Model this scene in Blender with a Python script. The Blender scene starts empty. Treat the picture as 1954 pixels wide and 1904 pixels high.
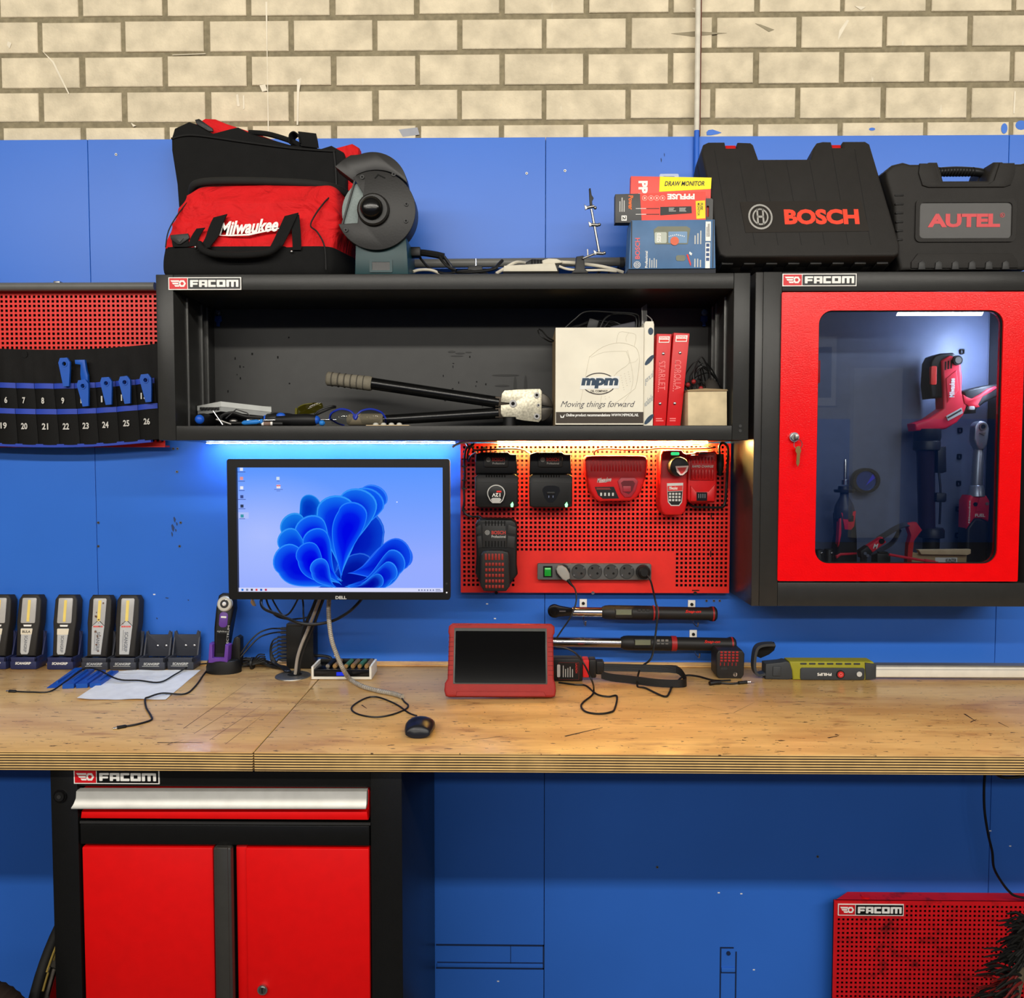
import bpy, bmesh, math, random
from mathutils import Vector, Matrix, Euler
random.seed(7)
SC = bpy.context.scene
COL = SC.collection
R = math.radians
# ------------------------------------------------------------------ camera
FPX = 1526.0; PPX = 970.0; PPY = 937.3; PITCH = 2.6; YAW = 0.75
WALLD = 2.33                      # camera to blue wall boards (boards' face is y = 0)
ZB = 1.05                         # bench top height
ZC = ZB + 0.6165                  # eye height
cam = bpy.data.objects.new('camera', bpy.data.cameras.new('camera'))
COL.objects.link(cam)
cam.location = (0, -WALLD, ZC)
cam.rotation_euler = (R(90 - PITCH), 0, R(YAW))
cam.data.sensor_width = 36; cam.data.sensor_fit = 'HORIZONTAL'
cam.data.lens = 36 * FPX / 1954
cam.data.shift_x = (977 - PPX) / 1954
cam.data.shift_y = -(952 - PPY) / 1954
cam.data.clip_start = .05
SC.camera = cam
SC.view_settings.view_transform = 'Standard'
SC.view_settings.look = 'None'
SC.view_settings.gamma = 1
SC.view_settings.use_curve_mapping = False
SC.view_settings.exposure = 0.0
# ------------------------------------------------------------------ light
wd = bpy.data.worlds.new('world'); SC.world = wd; wd.use_nodes = True
wd.node_tree.nodes['Background'].inputs[0].default_value = (.8, .85, 1, 1)
wd.node_tree.nodes['Background'].inputs[1].default_value = 0.1
def area(name, loc, rot, sx, sy, power, col=(1, 1, 1)):
    l = bpy.data.lights.new(name, 'AREA'); l.shape = 'RECTANGLE'; l.size = sx; l.size_y = sy
    l.energy = power; l.color = col
    o = bpy.data.objects.new(name, l); COL.objects.link(o); o.location = loc; o.rotation_euler = rot
    return o
WARM = (1, .95, .86)
area('ceiling_tube_or_fill_light', (.4, -3.3, 3.3), (R(75), 0, 0), 8.4, .12, 178, WARM)
area('ceiling_tube_or_fill_light', (-.6, -5.4, 3.1), (R(75), 0, 0), 7.0, .12, 105, WARM)
area('ceiling_tube_or_fill_light', (1.5, -9.2, 3.8), (R(-65), 0, 0), 8.0, .12, 260, WARM)  # unseen fill lamp, added to brighten the far wall
area('ceiling_tube_or_fill_light', (4.2, -6.2, 3.1), (R(45), 0, 0), .85, .12, 14, WARM)
# ------------------------------------------------------------------ pixel -> place
_RM = cam.rotation_euler.to_matrix()
_C = Vector((0, -WALLD, ZC))
def ray(px, py):
    return _RM @ Vector(((px - PPX) / FPX, -(py - PPY) / FPX, -1))
def W(px, py, D):
    d = ray(px, py); return _C + d * (D / d.y)
def T(px, py, z=ZB):
    d = ray(px, py); return _C + d * ((z - ZC) / d.z)
class Fr:                          # a vertical plane facing the room, D metres from the eye
    def __init__(s, D, px, py):
        s.D, s.px, s.py = D, px, py; s.s = D / FPX
    def x(s, p): return W(p, s.py, s.D).x
    def z(s, p): return W(s.px, p, s.D).z
    def y(s, off=0): return s.D - WALLD + off
class Lo:                          # a local plane, origin at pixel (px,py)
    def __init__(s, D, px, py):
        s.px, s.py = px, py; s.s = D / FPX
    def x(s, p): return (p - s.px) * s.s
    def z(s, p): return (s.py - p) * s.s
    def y(s, off=0): return off
# ------------------------------------------------------------------ materials
def lin(c):
    return tuple((v / 255 / 12.92 if v / 255 <= .04045 else ((v / 255 + .055) / 1.055) ** 2.4) for v in c[:3]) + (1,)
_mats = {}
def mat(name, rgb, rough=.5, metal=0, var=.06, scale=30, bump=0, bscale=200, coat=0, spec=.32):
    if name in _mats: return _mats[name]
    m = bpy.data.materials.new(name); m.use_nodes = True; _mats[name] = m
    nt = m.node_tree; b = nt.nodes['Principled BSDF']
    b.inputs['Roughness'].default_value = rough; b.inputs['Metallic'].default_value = metal
    b.inputs['Specular IOR Level'].default_value = spec
    if coat: b.inputs['Coat Weight'].default_value = coat; b.inputs['Coat Roughness'].default_value = .15
    tc = nt.nodes.new('ShaderNodeTexCoord')
    nz = nt.nodes.new('ShaderNodeTexNoise'); nz.inputs['Scale'].default_value = scale; nz.inputs['Detail'].default_value = 4
    nt.links.new(tc.outputs['Object'], nz.inputs['Vector'])
    cr = nt.nodes.new('ShaderNodeValToRGB'); c = lin(rgb)
    cr.color_ramp.elements[0].position = .3; cr.color_ramp.elements[1].position = .7
    cr.color_ramp.elements[0].color = tuple(v * (1 - var) for v in c[:3]) + (1,)
    cr.color_ramp.elements[1].color = tuple(min(1, v * (1 + var)) for v in c[:3]) + (1,)
    nt.links.new(nz.outputs['Fac'], cr.inputs['Fac']); nt.links.new(cr.outputs['Color'], b.inputs['Base Color'])
    if bump:
        n2 = nt.nodes.new('ShaderNodeTexNoise'); n2.inputs['Scale'].default_value = bscale; n2.inputs['Detail'].default_value = 3
        nt.links.new(tc.outputs['Object'], n2.inputs['Vector'])
        bp = nt.nodes.new('ShaderNodeBump'); bp.inputs['Strength'].default_value = bump; bp.inputs['Distance'].default_value = .002
        nt.links.new(n2.outputs['Fac'], bp.inputs['Height']); nt.links.new(bp.outputs['Normal'], b.inputs['Normal'])
    return m
def emis(name, rgb, strength):
    if name in _mats: return _mats[name]
    m = bpy.data.materials.new(name); m.use_nodes = True; _mats[name] = m
    nt = m.node_tree; nt.nodes.clear()
    o = nt.nodes.new('ShaderNodeOutputMaterial'); e = nt.nodes.new('ShaderNodeEmission')
    e.inputs[0].default_value = lin(rgb); e.inputs[1].default_value = strength
    nt.links.new(e.outputs[0], o.inputs[0]); return m
def glassy(name, tint, ior=1.5, rough=.0):
    if name in _mats: return _mats[name]
    m = bpy.data.materials.new(name); m.use_nodes = True; _mats[name] = m
    nt = m.node_tree; nt.nodes.clear()
    o = nt.nodes.new('ShaderNodeOutputMaterial'); mx = nt.nodes.new('ShaderNodeMixShader')
    t = nt.nodes.new('ShaderNodeBsdfTransparent'); t.inputs[0].default_value = lin(tint)
    g = nt.nodes.new('ShaderNodeBsdfGlossy'); g.inputs['Roughness'].default_value = rough
    f = nt.nodes.new('ShaderNodeFresnel'); f.inputs[0].default_value = ior
    nt.links.new(f.outputs[0], mx.inputs[0]); nt.links.new(t.outputs[0], mx.inputs[1]); nt.links.new(g.outputs[0], mx.inputs[2])
    nt.links.new(mx.outputs[0], o.inputs[0]); return m
GREY = mat('grey_paint', (45, 45, 44), .3, bump=.1, bscale=600, spec=.2)
GREYIN = mat('grey_paint_inside', (56, 56, 55), .5)
BLKCAB = mat('black_paint', (17, 17, 17), .35, bump=.1, bscale=600)
RED = mat('red_paint', (232, 8, 12), .2, var=.04, bump=.22, bscale=260)
REDFLAT = mat('red_paint_smooth', (226, 6, 8), .45, var=.04)
REDPEG = mat('red_pegboard_paint', (218, 42, 34), .42, var=.05)
BLK = mat('black_plastic', (19, 19, 19), .45)
BLKS = mat('black_plastic_shiny', (12, 12, 13), .2)
BLKM = mat('black_matte', (13, 13, 13), .8, spec=.25)
CHAR = mat('charcoal_plastic', (44, 44, 44), .5)
MID = mat('mid_grey_plastic', (92, 92, 92), .5)
WHITE = mat('white_print', (236, 234, 228), .5)
LGREY = mat('light_grey', (190, 190, 186), .5)
REDTXT = mat('red_print', (225, 45, 35), .5)
SIL = mat('silver_metal', (205, 205, 205), .25, 1)
STEEL = mat('worn_steel', (150, 148, 144), .35, 1)
FABB = mat('black_fabric', (15, 15, 15), .85, var=.15, bump=.5, bscale=900, spec=.25)
FABR = mat('red_fabric', (204, 24, 28), .75, bump=.4, bscale=900, spec=.2)
def creased(m):
    nt = m.node_tree; bp = [n for n in nt.nodes if n.type == 'BUMP'][0]; nz = bp.inputs['Height'].links[0].from_node
    nz.inputs['Scale'].default_value = 11; nz.inputs['Detail'].default_value = 5; nz.inputs['Roughness'].default_value = .45; nz.inputs['Distortion'].default_value = 1.6
    bp.inputs['Distance'].default_value = .03; bp.inputs['Strength'].default_value = .75
creased(FABR)
CABLE = mat('black_cable', (20, 20, 20), .4)
WCABLE = mat('white_cable', (205, 198, 180), .5)
MRED = mat('tool_red_plastic', (190, 22, 24), .35)
PINK = mat('tool_bright_red', (226, 40, 50), .35)
BLUEP = mat('trim_tool_blue', (16, 80, 176), .45)
CARD = mat('tan_cardboard', (214, 190, 150), .8, var=.1, scale=60)
# ------------------------------------------------------------------ mesh builder
def rr(x0, y0, x1, y1, r, n=5):
    if x0 > x1: x0, x1 = x1, x0
    if y0 > y1: y0, y1 = y1, y0
    out = []
    for cx, cy, a0 in ((x1 - r, y0 + r, -90), (x1 - r, y1 - r, 0), (x0 + r, y1 - r, 90), (x0 + r, y0 + r, 180)):
        for i in range(n + 1):
            a = R(a0 + 90 * i / n); out.append((cx + r * math.cos(a), cy + r * math.sin(a)))
    return out
def ell(cx, cy, rx, ry=None, n=28, a0=0, a1=360):
    ry = rx if ry is None else ry
    k = n if abs(a1 - a0) >= 360 else n + 1
    return [(cx + rx * math.cos(R(a0 + (a1 - a0) * i / n)), cy - ry * math.sin(R(a0 + (a1 - a0) * i / n))) for i in range(k)]
def crom(pts, sub=6):
    pts = [Vector(p) for p in pts]
    if len(pts) < 3 or sub < 2: return pts
    out = []
    for i in range(len(pts) - 1):
        p0 = pts[max(i - 1, 0)]; p1 = pts[i]; p2 = pts[i + 1]; p3 = pts[min(i + 2, len(pts) - 1)]
        for k in range(sub):
            t = k / sub
            out.append(.5 * ((2 * p1) + (p2 - p0) * t + (2 * p0 - 5 * p1 + 4 * p2 - p3) * t * t + (3 * p1 - p0 - 3 * p2 + p3) * t ** 3))
    out.append(pts[-1]); return out
_tcache = {}
def tmesh(body, bold, shear):
    k = (body, bold, shear)
    if k in _tcache: return _tcache[k]
    cu = bpy.data.curves.new('t', 'FONT'); cu.body = body; cu.offset = bold; cu.shear = shear
    cu.resolution_u = 3; cu.fill_mode = 'FRONT'
    ob = bpy.data.objects.new('t', cu); COL.objects.link(ob)
    dg = bpy.context.evaluated_depsgraph_get(); dg.update()
    me = bpy.data.meshes.new_from_object(ob.evaluated_get(dg))
    vs = [tuple(v.co[:2]) for v in me.vertices]; fs = [tuple(p.vertices) for p in me.polygons]
    bpy.data.objects.remove(ob); bpy.data.curves.remove(cu); bpy.data.meshes.remove(me)
    x0 = min(v[0] for v in vs); x1 = max(v[0] for v in vs); y0 = min(v[1] for v in vs); y1 = max(v[1] for v in vs)
    vs = [((a - x0) / (x1 - x0), (b - y0) / (y1 - y0)) for a, b in vs]
    _tcache[k] = (vs, fs); return vs, fs
class MB:
    def __init__(s): s.V = []; s.F = []; s.I = []; s.M = []
    def mi(s, m):
        if m not in s.M: s.M.append(m)
        return s.M.index(m)
    def add(s, vs, fs, m):
        o = len(s.V); i = s.mi(m); s.V += [tuple(v) for v in vs]
        for f in fs: s.F.append(tuple(o + k for k in f)); s.I.append(i)
        return s
    def bm(s, b, m):
        bmesh.ops.recalc_face_normals(b, faces=b.faces)
        b.verts.index_update()
        s.add([v.co.copy() for v in b.verts], [[v.index for v in f.verts] for f in b.faces], m); b.free(); return s
    def box(s, x0, x1, y0, y1, z0, z1, m, bev=0, seg=2, rotz=0, mtx=None):
        b = bmesh.new(); bmesh.ops.create_cube(b, size=1)
        c = Vector(((x0 + x1) / 2, (y0 + y1) / 2, (z0 + z1) / 2))
        for v in b.verts: v.co = Vector((v.co.x * abs(x1 - x0), v.co.y * abs(y1 - y0), v.co.z * abs(z1 - z0)))
        if bev: bmesh.ops.bevel(b, geom=list(b.edges), offset=min(bev, .45 * min(abs(x1 - x0), abs(y1 - y0), abs(z1 - z0))), segments=seg, affect='EDGES', profile=.5)
        for v in b.verts:
            if mtx: v.co = mtx @ v.co
            elif rotz: v.co = Matrix.Rotation(rotz, 3, 'Z') @ v.co
            v.co += c
        return s.bm(b, m)
    def prism(s, pts, y0, y1, m, bev=0, seg=2, both=False):      # pts in x,z
        b = bmesh.new()
        vs = [b.verts.new((p[0], y0, p[1])) for p in pts]; f = b.faces.new(vs)
        r = bmesh.ops.extrude_face_region(b, geom=[f])
        nv = [g for g in r['geom'] if isinstance(g, bmesh.types.BMVert)]
        for v in nv: v.co.y = y1
        if bev:
            es = [e for e in b.edges if all(abs(v.co.y - y0) < 1e-7 for v in e.verts) or (both and all(abs(v.co.y - y1) < 1e-7 for v in e.verts))]
            try: bmesh.ops.bevel(b, geom=es, offset=bev, segments=seg, affect='EDGES', profile=.5, clamp_overlap=True)
            except Exception: pass
        return s.bm(b, m)
    def fbox(s, F, x0, y0, x1, y1, off, dep, m, bev=0, seg=2):
        return s.box(F.x(x0), F.x(x1), F.y(off), F.y(off + dep), F.z(y1), F.z(y0), m, bev, seg)
    def fpoly(s, F, pts, off, dep, m, bev=0, seg=2, both=False):
        return s.prism([(F.x(a), F.z(b)) for a, b in pts], F.y(off), F.y(off + dep), m, bev, seg, both)
    def fring(s, F, outer, inner, off, dep, m):
        n = len(outer); v = []
        for o in (off, off + dep):
            v += [(F.x(a), F.y(o), F.z(b)) for a, b in outer] + [(F.x(a), F.y(o), F.z(b)) for a, b in inner]
        f = []
        for i in range(n):
            j = (i + 1) % n
            f += [(i, j, n + j, n + i), (2 * n + i, 3 * n + i, 3 * n + j, 2 * n + j), (i, 2 * n + i, 2 * n + j, j), (n + i, n + j, 3 * n + j, 3 * n + i)]
        b = bmesh.new(); bv = [b.verts.new(p) for p in v]
        for q in f: b.faces.new([bv[k] for k in q])
        return s.bm(b, m)
    def fcyl(s, F, px, py, r, off, dep, m, r2=None, n=24, bev=0):
        return s.cyl((F.x(px), F.y(off), F.z(py)), (F.x(px), F.y(off + dep), F.z(py)), r * F.s, m, (r if r2 is None else r2) * F.s, n)
    def ftube(s, F, pts, r, m, n=8, sub=6):
        return s.tube([(F.x(p[0]), F.y(p[2] if len(p) > 2 else 0), F.z(p[1])) for p in pts], r * F.s, m, n, sub)
    def cyl(s, p0, p1, r0, m, r1=None, n=20):
        r1 = r0 if r1 is None else r1
        return s.lathe(p0, p1, [(r0, 0), (r1, 1)], m, n)
    def lathe(s, p0, p1, prof, m, n=24):                          # prof: (radius, 0..1 along the axis)
        p0 = Vector(p0); p1 = Vector(p1); ax = p1 - p0; d = ax.normalized()
        u = d.orthogonal().normalized(); w = d.cross(u); vs = []; fs = []
        for r, t in prof:
            c = p0 + ax * t
            for k in range(n):
                a = 2 * math.pi * k / n; vs.append(c + (u * math.cos(a) + w * math.sin(a)) * max(r, 1e-5))
        for i in range(len(prof) - 1):
            for k in range(n):
                k2 = (k + 1) % n; fs.append((i * n + k, i * n + k2, (i + 1) * n + k2, (i + 1) * n + k))
        fs.append(tuple(range(n - 1, -1, -1))); fs.append(tuple((len(prof) - 1) * n + k for k in range(n)))
        b = bmesh.new(); bv = [b.verts.new(v) for v in vs]
        for f in fs: b.faces.new([bv[k] for k in f])
        return s.bm(b, m)
    def tube(s, pts, r, m, n=8, sub=6):
        P = crom(pts, sub); rs = r if callable(r) else (lambda t: r)
        vs = []; fs = []; up = None; N = len(P)
        for i, p in enumerate(P):
            d = (P[min(i + 1, N - 1)] - P[max(i - 1, 0)])
            d = d.normalized() if d.length > 1e-9 else Vector((0, 0, 1))
            if up is None: up = d.orthogonal().normalized()
            up = (up - d * up.dot(d)); up = up.normalized() if up.length > 1e-6 else d.orthogonal().normalized()
            w = d.cross(up); rad = rs(i / max(1, N - 1))
            for k in range(n):
                a = 2 * math.pi * k / n; vs.append(p + (up * math.cos(a) + w * math.sin(a)) * rad)
        for i in range(N - 1):
            for k in range(n):
                k2 = (k + 1) % n; fs.append((i * n + k, i * n + k2, (i + 1) * n + k2, (i + 1) * n + k))
        fs.append(tuple(range(n - 1, -1, -1))); fs.append(tuple((N - 1) * n + k for k in range(n)))
        return s.add(vs, fs, m)
    def strip(s, pts, w, t, m, sub=6, side=(0, 1, 0)):            # flat strap: width along side, thickness t
        P = crom(pts, sub); sd = Vector(side).normalized(); vs = []; fs = []; N = len(P)
        for i, p in enumerate(P):
            d = (P[min(i + 1, N - 1)] - P[max(i - 1, 0)]).normalized(); nn = d.cross(sd).normalized()
            for a, c in ((-1, -1), (1, -1), (1, 1), (-1, 1)): vs.append(p + sd * a * w / 2 + nn * c * t / 2)
        for i in range(N - 1):
            for k in range(4):
                k2 = (k + 1) % 4; fs.append((i * 4 + k, i * 4 + k2, (i + 1) * 4 + k2, (i + 1) * 4 + k))
        fs += [(3, 2, 1, 0), tuple((N - 1) * 4 + k for k in range(4))]
        return s.add(vs, fs, m)
    def ball(s, c, rx, ry, rz, m, n=16):
        b = bmesh.new(); bmesh.ops.create_uvsphere(b, u_segments=n, v_segments=max(6, n // 2), radius=1)
        for v in b.verts: v.co = Vector((v.co.x * rx + c[0], v.co.y * ry + c[1], v.co.z * rz + c[2]))
        return s.bm(b, m)
    def loft(s, rings, m, caps=True):
        n = len(rings[0]); vs = [Vector(p) for r in rings for p in r]; fs = []
        for i in range(len(rings) - 1):
            for k in range(n):
                k2 = (k + 1) % n; fs.append((i * n + k, i * n + k2, (i + 1) * n + k2, (i + 1) * n + k))
        if caps: fs += [tuple(range(n - 1, -1, -1)), tuple((len(rings) - 1) * n + k for k in range(n))]
        b = bmesh.new(); bv = [b.verts.new(v) for v in vs]
        for f in fs: b.faces.new([bv[k] for k in f])
        return s.bm(b, m)
    def text(s, F, body, x0, y0, x1, y1, m, off=-.001, rot=0, bold=.012, shear=0, ext=.0004, tilt=0):
        vs, fs = tmesh(body, bold, shear); X0, X1, Z0, Z1 = F.x(x0), F.x(x1), F.z(y1), F.z(y0)
        out = []
        for u, v in vs:
            if rot == 90: u, v = 1 - v, u
            elif rot == -90: u, v = v, 1 - u
            elif rot == 180: u, v = 1 - u, 1 - v
            out.append((X0 + (X1 - X0) * u, Z0 + (Z1 - Z0) * v + tilt * (X1 - X0) * (u - .5)))
        n = len(out); Y = F.y(off)
        s.add([(a, Y, b) for a, b in out], fs, m); return s
    def lines(s, F, x0, y0, x1, y1, n, m, off=-.0006, vert=False, gap=.45):   # rows of tiny print
        for i in range(n):
            e = random.uniform(.6, 1)
            if vert:
                w = (x1 - x0) / n; s.fbox(F, x0 + i * w, y1 - (y1 - y0) * e, x0 + i * w + w * gap, y1, off, .0004, m)
            else:
                h = (y1 - y0) / n; s.fbox(F, x0, y0 + i * h, x0 + (x1 - x0) * e, y0 + i * h + h * gap, off, .0004, m)
        return s
    def build(s, name, parent=None, label=None, cat=None, group=None, kind=None, angle=38):
        me = bpy.data.meshes.new(name)
        off = Vector((0, 0, 0)); p = parent
        while p: off += p.location; p = p.parent
        me.from_pydata([Vector(v) - off for v in s.V], [], s.F)
        for m in s.M: me.materials.append(m)
        me.polygons.foreach_set('material_index', s.I)
        me.polygons.foreach_set('use_smooth', [True] * len(s.F))
        me.update(); me.set_sharp_from_angle(angle=R(angle))
        o = bpy.data.objects.new(name, me); COL.objects.link(o); o.parent = parent
        tag(o, label, cat, group, kind); return o
def tag(o, label=None, cat=None, group=None, kind=None):
    if label: o['label'] = label
    if cat: o['category'] = cat
    if group: o['group'] = group
    if kind: o['kind'] = kind
    return o
def thing(name, label, cat, loc=(0, 0, 0), group=None):
    o = bpy.data.objects.new(name, None); COL.objects.link(o); o.empty_display_size = .02
    o.location = loc; return tag(o, label, cat, group)
def struct(mb, name): return mb.build(name, kind='structure')
def copy_tree(o, parent=None):
    c = o.copy(); COL.objects.link(c); c.parent = parent
    for ch in list(o.children): copy_tree(ch, c)
    return c
def plate(F, x0, y0, x1, y1, parent, off=-.0025):                # maker's plate: white rim, red mark, black word
    m = MB(); w = x1 - x0; h = y1 - y0; b = h * .07
    m.fbox(F, x0, y0, x1, y1, off, .0025, WHITE)
    xs = x0 + w * .265
    m.fbox(F, x0 + b, y0 + b, xs - b * .4, y1 - b, off - .0004, .0006, mat('plate_red', (205, 20, 30), .4))
    m.fbox(F, xs + b * .4, y0 + b, x1 - b, y1 - b, off - .0004, .0006, mat('plate_black', (12, 12, 12), .4))
    cx, cy, r = x0 + w * .19, (y0 + y1) / 2, h * .3
    hx = [(cx + r * math.cos(R(a)), cy + r * math.sin(a * math.pi / 180)) for a in range(0, 360, 60)]
    hi = [(cx + r * .5 * math.cos(R(a)), cy + r * .5 * math.sin(R(a))) for a in range(0, 360, 60)]
    m.fring(F, hx, hi, off - .0008, .0004, WHITE)
    for k, (dy, l) in enumerate(((-.26, .14), (-.07, .12), (.12, .09))):
        m.fpoly(F, [(x0 + w * (.17 - l), y0 + h * (.5 + dy)), (x0 + w * .15, y0 + h * (.5 + dy)), (x0 + w * .15, y0 + h * (.5 + dy + .13)), (x0 + w * (.185 - l), y0 + h * (.5 + dy + .13))], off - .0008, .0004, WHITE)
    lx, ly0, ly1 = xs + w * .035, y0 + h * .22, y1 - h * .22; LW = (x1 - w * .035 - lx); lh = ly1 - ly0
    kk = [0]
    def bar(a, b, c, d): kk[0] += 1; m.fpoly(F, rr(lx + a * LW, ly0 + b * lh, lx + c * LW, ly0 + d * lh, lh * .07, 2), off - .0009 - kk[0] * .00003, .0008, WHITE)
    t_ = .056; h1 = .27
    bar(0, 0, t_, 1); bar(0, 0, .17, h1); bar(0, .42, .155, .68)                                   # F
    bar(.185, 0, .185 + t_, 1); bar(.30, 0, .30 + t_, 1); bar(.185, 0, .352, h1); bar(.185, .5, .352, .74)  # A
    bar(.372, 0, .372 + t_, 1); bar(.372, 0, .53, h1); bar(.372, .7, .53, 1)                        # C
    bar(.55, 0, .55 + t_, 1); bar(.675, 0, .675 + t_, 1); bar(.55, 0, .727, h1); bar(.55, .7, .727, 1)       # O
    bar(.75, 0, .75 + t_, 1); bar(.849, 0, .849 + t_, 1); bar(.948, 0, 1, 1); bar(.75, 0, 1, h1)    # M
    return m.build('name_plate', parent)
def roundel(m, F, cx, cy, r, mt, off):
    m.fring(F, ell(cx, cy, r, n=28), ell(cx, cy, r * .86, n=28), off, .0004, mt)
    m.fring(F, ell(cx, cy, r * .66, n=28), ell(cx, cy, r * .54, n=28), off, .0004, mt)
    m.fbox(F, cx - r * .3, cy - r * .62, cx - r * .16, cy + r * .62, off, .0004, mt)
    m.fbox(F, cx + r * .16, cy - r * .62, cx + r * .3, cy + r * .62, off, .0004, mt)
    m.fbox(F, cx - r * .3, cy - r * .08, cx + r * .3, cy + r * .08, off, .0004, mt)
def perf(F, x0, y0, x1, y1, hx0, hy0, pitch, hole, off, t, m, skip=None, bev=None):
    """perforated sheet, one mesh: real square holes through a sheet of thickness t"""
    xs = [x0]; a = hx0
    cols = []
    while a + hole < x1 - 1:
        cols.append(a); a += pitch
    rows = []; a = hy0
    while a + hole < y1 - 1:
        rows.append(a); a += pitch
    XS = [x0]; YS = [y0]
    for c in cols: XS += [c, c + hole]
    for c in rows: YS += [c, c + hole]
    XS.append(x1); YS.append(y1)
    nx, ny = len(XS), len(YS)
    def hol(i, j):
        if not (0 <= i < nx - 1 and 0 <= j < ny - 1): return True
        if i % 2 == 1 and j % 2 == 1: return not (skip and skip(XS[i], YS[j]))
        return False
    fx = [F.x(v) for v in XS]; fz = [F.z(v) for v in YS]
    vs = [(fx[i], F.y(off), fz[j]) for j in range(ny) for i in range(nx)] + [(fx[i], F.y(off + t), fz[j]) for j in range(ny) for i in range(nx)]
    N = nx * ny; fs = []
    def v(i, j): return j * nx + i
    for j in range(ny - 1):
        for i in range(nx - 1):
            if hol(i, j): continue
            fs.append((v(i, j), v(i, j + 1), v(i + 1, j + 1), v(i + 1, j)))
            fs.append((N + v(i, j), N + v(i + 1, j), N + v(i + 1, j + 1), N + v(i, j + 1)))
            if hol(i - 1, j): fs.append((v(i, j), N + v(i, j), N + v(i, j + 1), v(i, j + 1)))
            if hol(i + 1, j): fs.append((v(i + 1, j), v(i + 1, j + 1), N + v(i + 1, j + 1), N + v(i + 1, j)))
            if hol(i, j - 1): fs.append((v(i, j), v(i + 1, j), N + v(i + 1, j), N + v(i, j)))
            if hol(i, j + 1): fs.append((v(i, j + 1), N + v(i, j + 1), N + v(i + 1, j + 1), v(i + 1, j + 1)))
    mb = MB(); mb.add(vs, fs, m); return mb
# ================================================================== setting
def brick_mat():
    m = mat('sandlime_brick', (212, 199, 172), .9, var=.17, scale=16, bump=.9, bscale=150, spec=.2)
    nt = m.node_tree; b = nt.nodes['Principled BSDF']; old = b.inputs['Base Color'].links[0].from_socket
    tc = [n for n in nt.nodes if n.type == 'TEX_COORD'][0]
    mp = nt.nodes.new('ShaderNodeMapping'); mp.inputs['Scale'].default_value = (30, 30, 6)
    nt.links.new(tc.outputs['Object'], mp.inputs['Vector'])
    n = nt.nodes.new('ShaderNodeTexNoise'); n.inputs['Scale'].default_value = 1.6; n.inputs['Detail'].default_value = 6
    nt.links.new(mp.outputs[0], n.inputs['Vector'])
    r = nt.nodes.new('ShaderNodeValToRGB'); r.color_ramp.elements[0].position = .71; r.color_ramp.elements[1].position = .77
    nt.links.new(n.outputs['Fac'], r.inputs[0])
    mx = nt.nodes.new('ShaderNodeMix'); mx.data_type = 'RGBA'
    nt.links.new(r.outputs[0], mx.inputs[0]); nt.links.new(old, mx.inputs[6]); mx.inputs[7].default_value = lin((226, 218, 198))
    nt.links.new(mx.outputs[2], b.inputs['Base Color']); return m
BRICK = brick_mat()
MORT = mat('mortar', (136, 126, 102), .95, var=.2, scale=60, bump=.6, bscale=200, spec=.1)
BD = WALLD + .018
zt = W(990, 262, WALLD).z                       # top of the boards
m = MB()
m.add([(-6.5, .0225, 0), (6.5, .0225, 0), (6.5, .0225, 4.4), (-6.5, .0225, 4.4)], [(0, 1, 2, 3)], MORT)
Fb = Fr(BD, 990, 65)
xa, xb = W(75, 70, BD).x, W(1853, 55, BD).x
bw = (xb - xa) / 11
z0 = (W(0, 105, BD).z + W(1954, 92, BD).z) / 2; z1 = (W(0, 240, BD).z + W(1954, 226, BD).z) / 2
rh = (z0 - z1) / 2
for j in range(-5, 18):
    zz = z0 + j * rh
    for i in range(-16, 26):
        x = xa + (i + (0 if j % 2 == 0 else .5)) * bw
        if x < -6.4 or x + bw > 6.4: continue
        g = .0075; q = lambda: random.uniform(-.002, .002)
        y = .0185 + random.uniform(-.0008, .0008)
        b = bmesh.new(); bmesh.ops.create_cube(b, size=1)
        X0, X1, Z0, Z1 = x + g + q(), x + bw - g + q(), zz + g + q(), zz + rh - g + q()
        for v in b.verts: v.co = Vector((X0 if v.co.x < 0 else X1, y if v.co.y < 0 else .036, Z0 if v.co.z < 0 else Z1))
        bmesh.ops.bevel(b, geom=[e for e in b.edges if all(v.co.y < .03 for v in e.verts)], offset=.0018, segments=1, affect='EDGES')
        m.bm(b, BRICK)
struct(m, 'wall_back')
def blue_mat():
    m = mat('blue_wall_paint', (49, 108, 206), .36, var=.05, scale=2.2, bump=.06, bscale=60)
    nt = m.node_tree; b = nt.nodes['Principled BSDF']; old = b.inputs['Base Color'].links[0].from_socket
    tc = [n for n in nt.nodes if n.type == 'TEX_COORD'][0]
    n = nt.nodes.new('ShaderNodeTexNoise'); n.inputs['Scale'].default_value = 38; n.inputs['Detail'].default_value = 5
    nt.links.new(tc.outputs['Object'], n.inputs['Vector'])
    r = nt.nodes.new('ShaderNodeValToRGB'); r.color_ramp.elements[0].position = .775; r.color_ramp.elements[1].position = .80
    nt.links.new(n.outputs['Fac'], r.inputs[0])
    mx = nt.nodes.new('ShaderNodeMix'); mx.data_type = 'RGBA'
    nt.links.new(r.outputs[0], mx.inputs[0]); nt.links.new(old, mx.inputs[6]); mx.inputs[7].default_value = lin((30, 44, 70))
    nt.links.new(mx.outputs[2], b.inputs['Base Color']); return m
BLUE = blue_mat()
BLUEDK = mat('blue_gap', (20, 38, 74), .7)
seams = [-6.4, W(177, 700, WALLD).x, W(1040, 900, WALLD).x, W(1925, 300, WALLD).x, 6.4]
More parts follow.
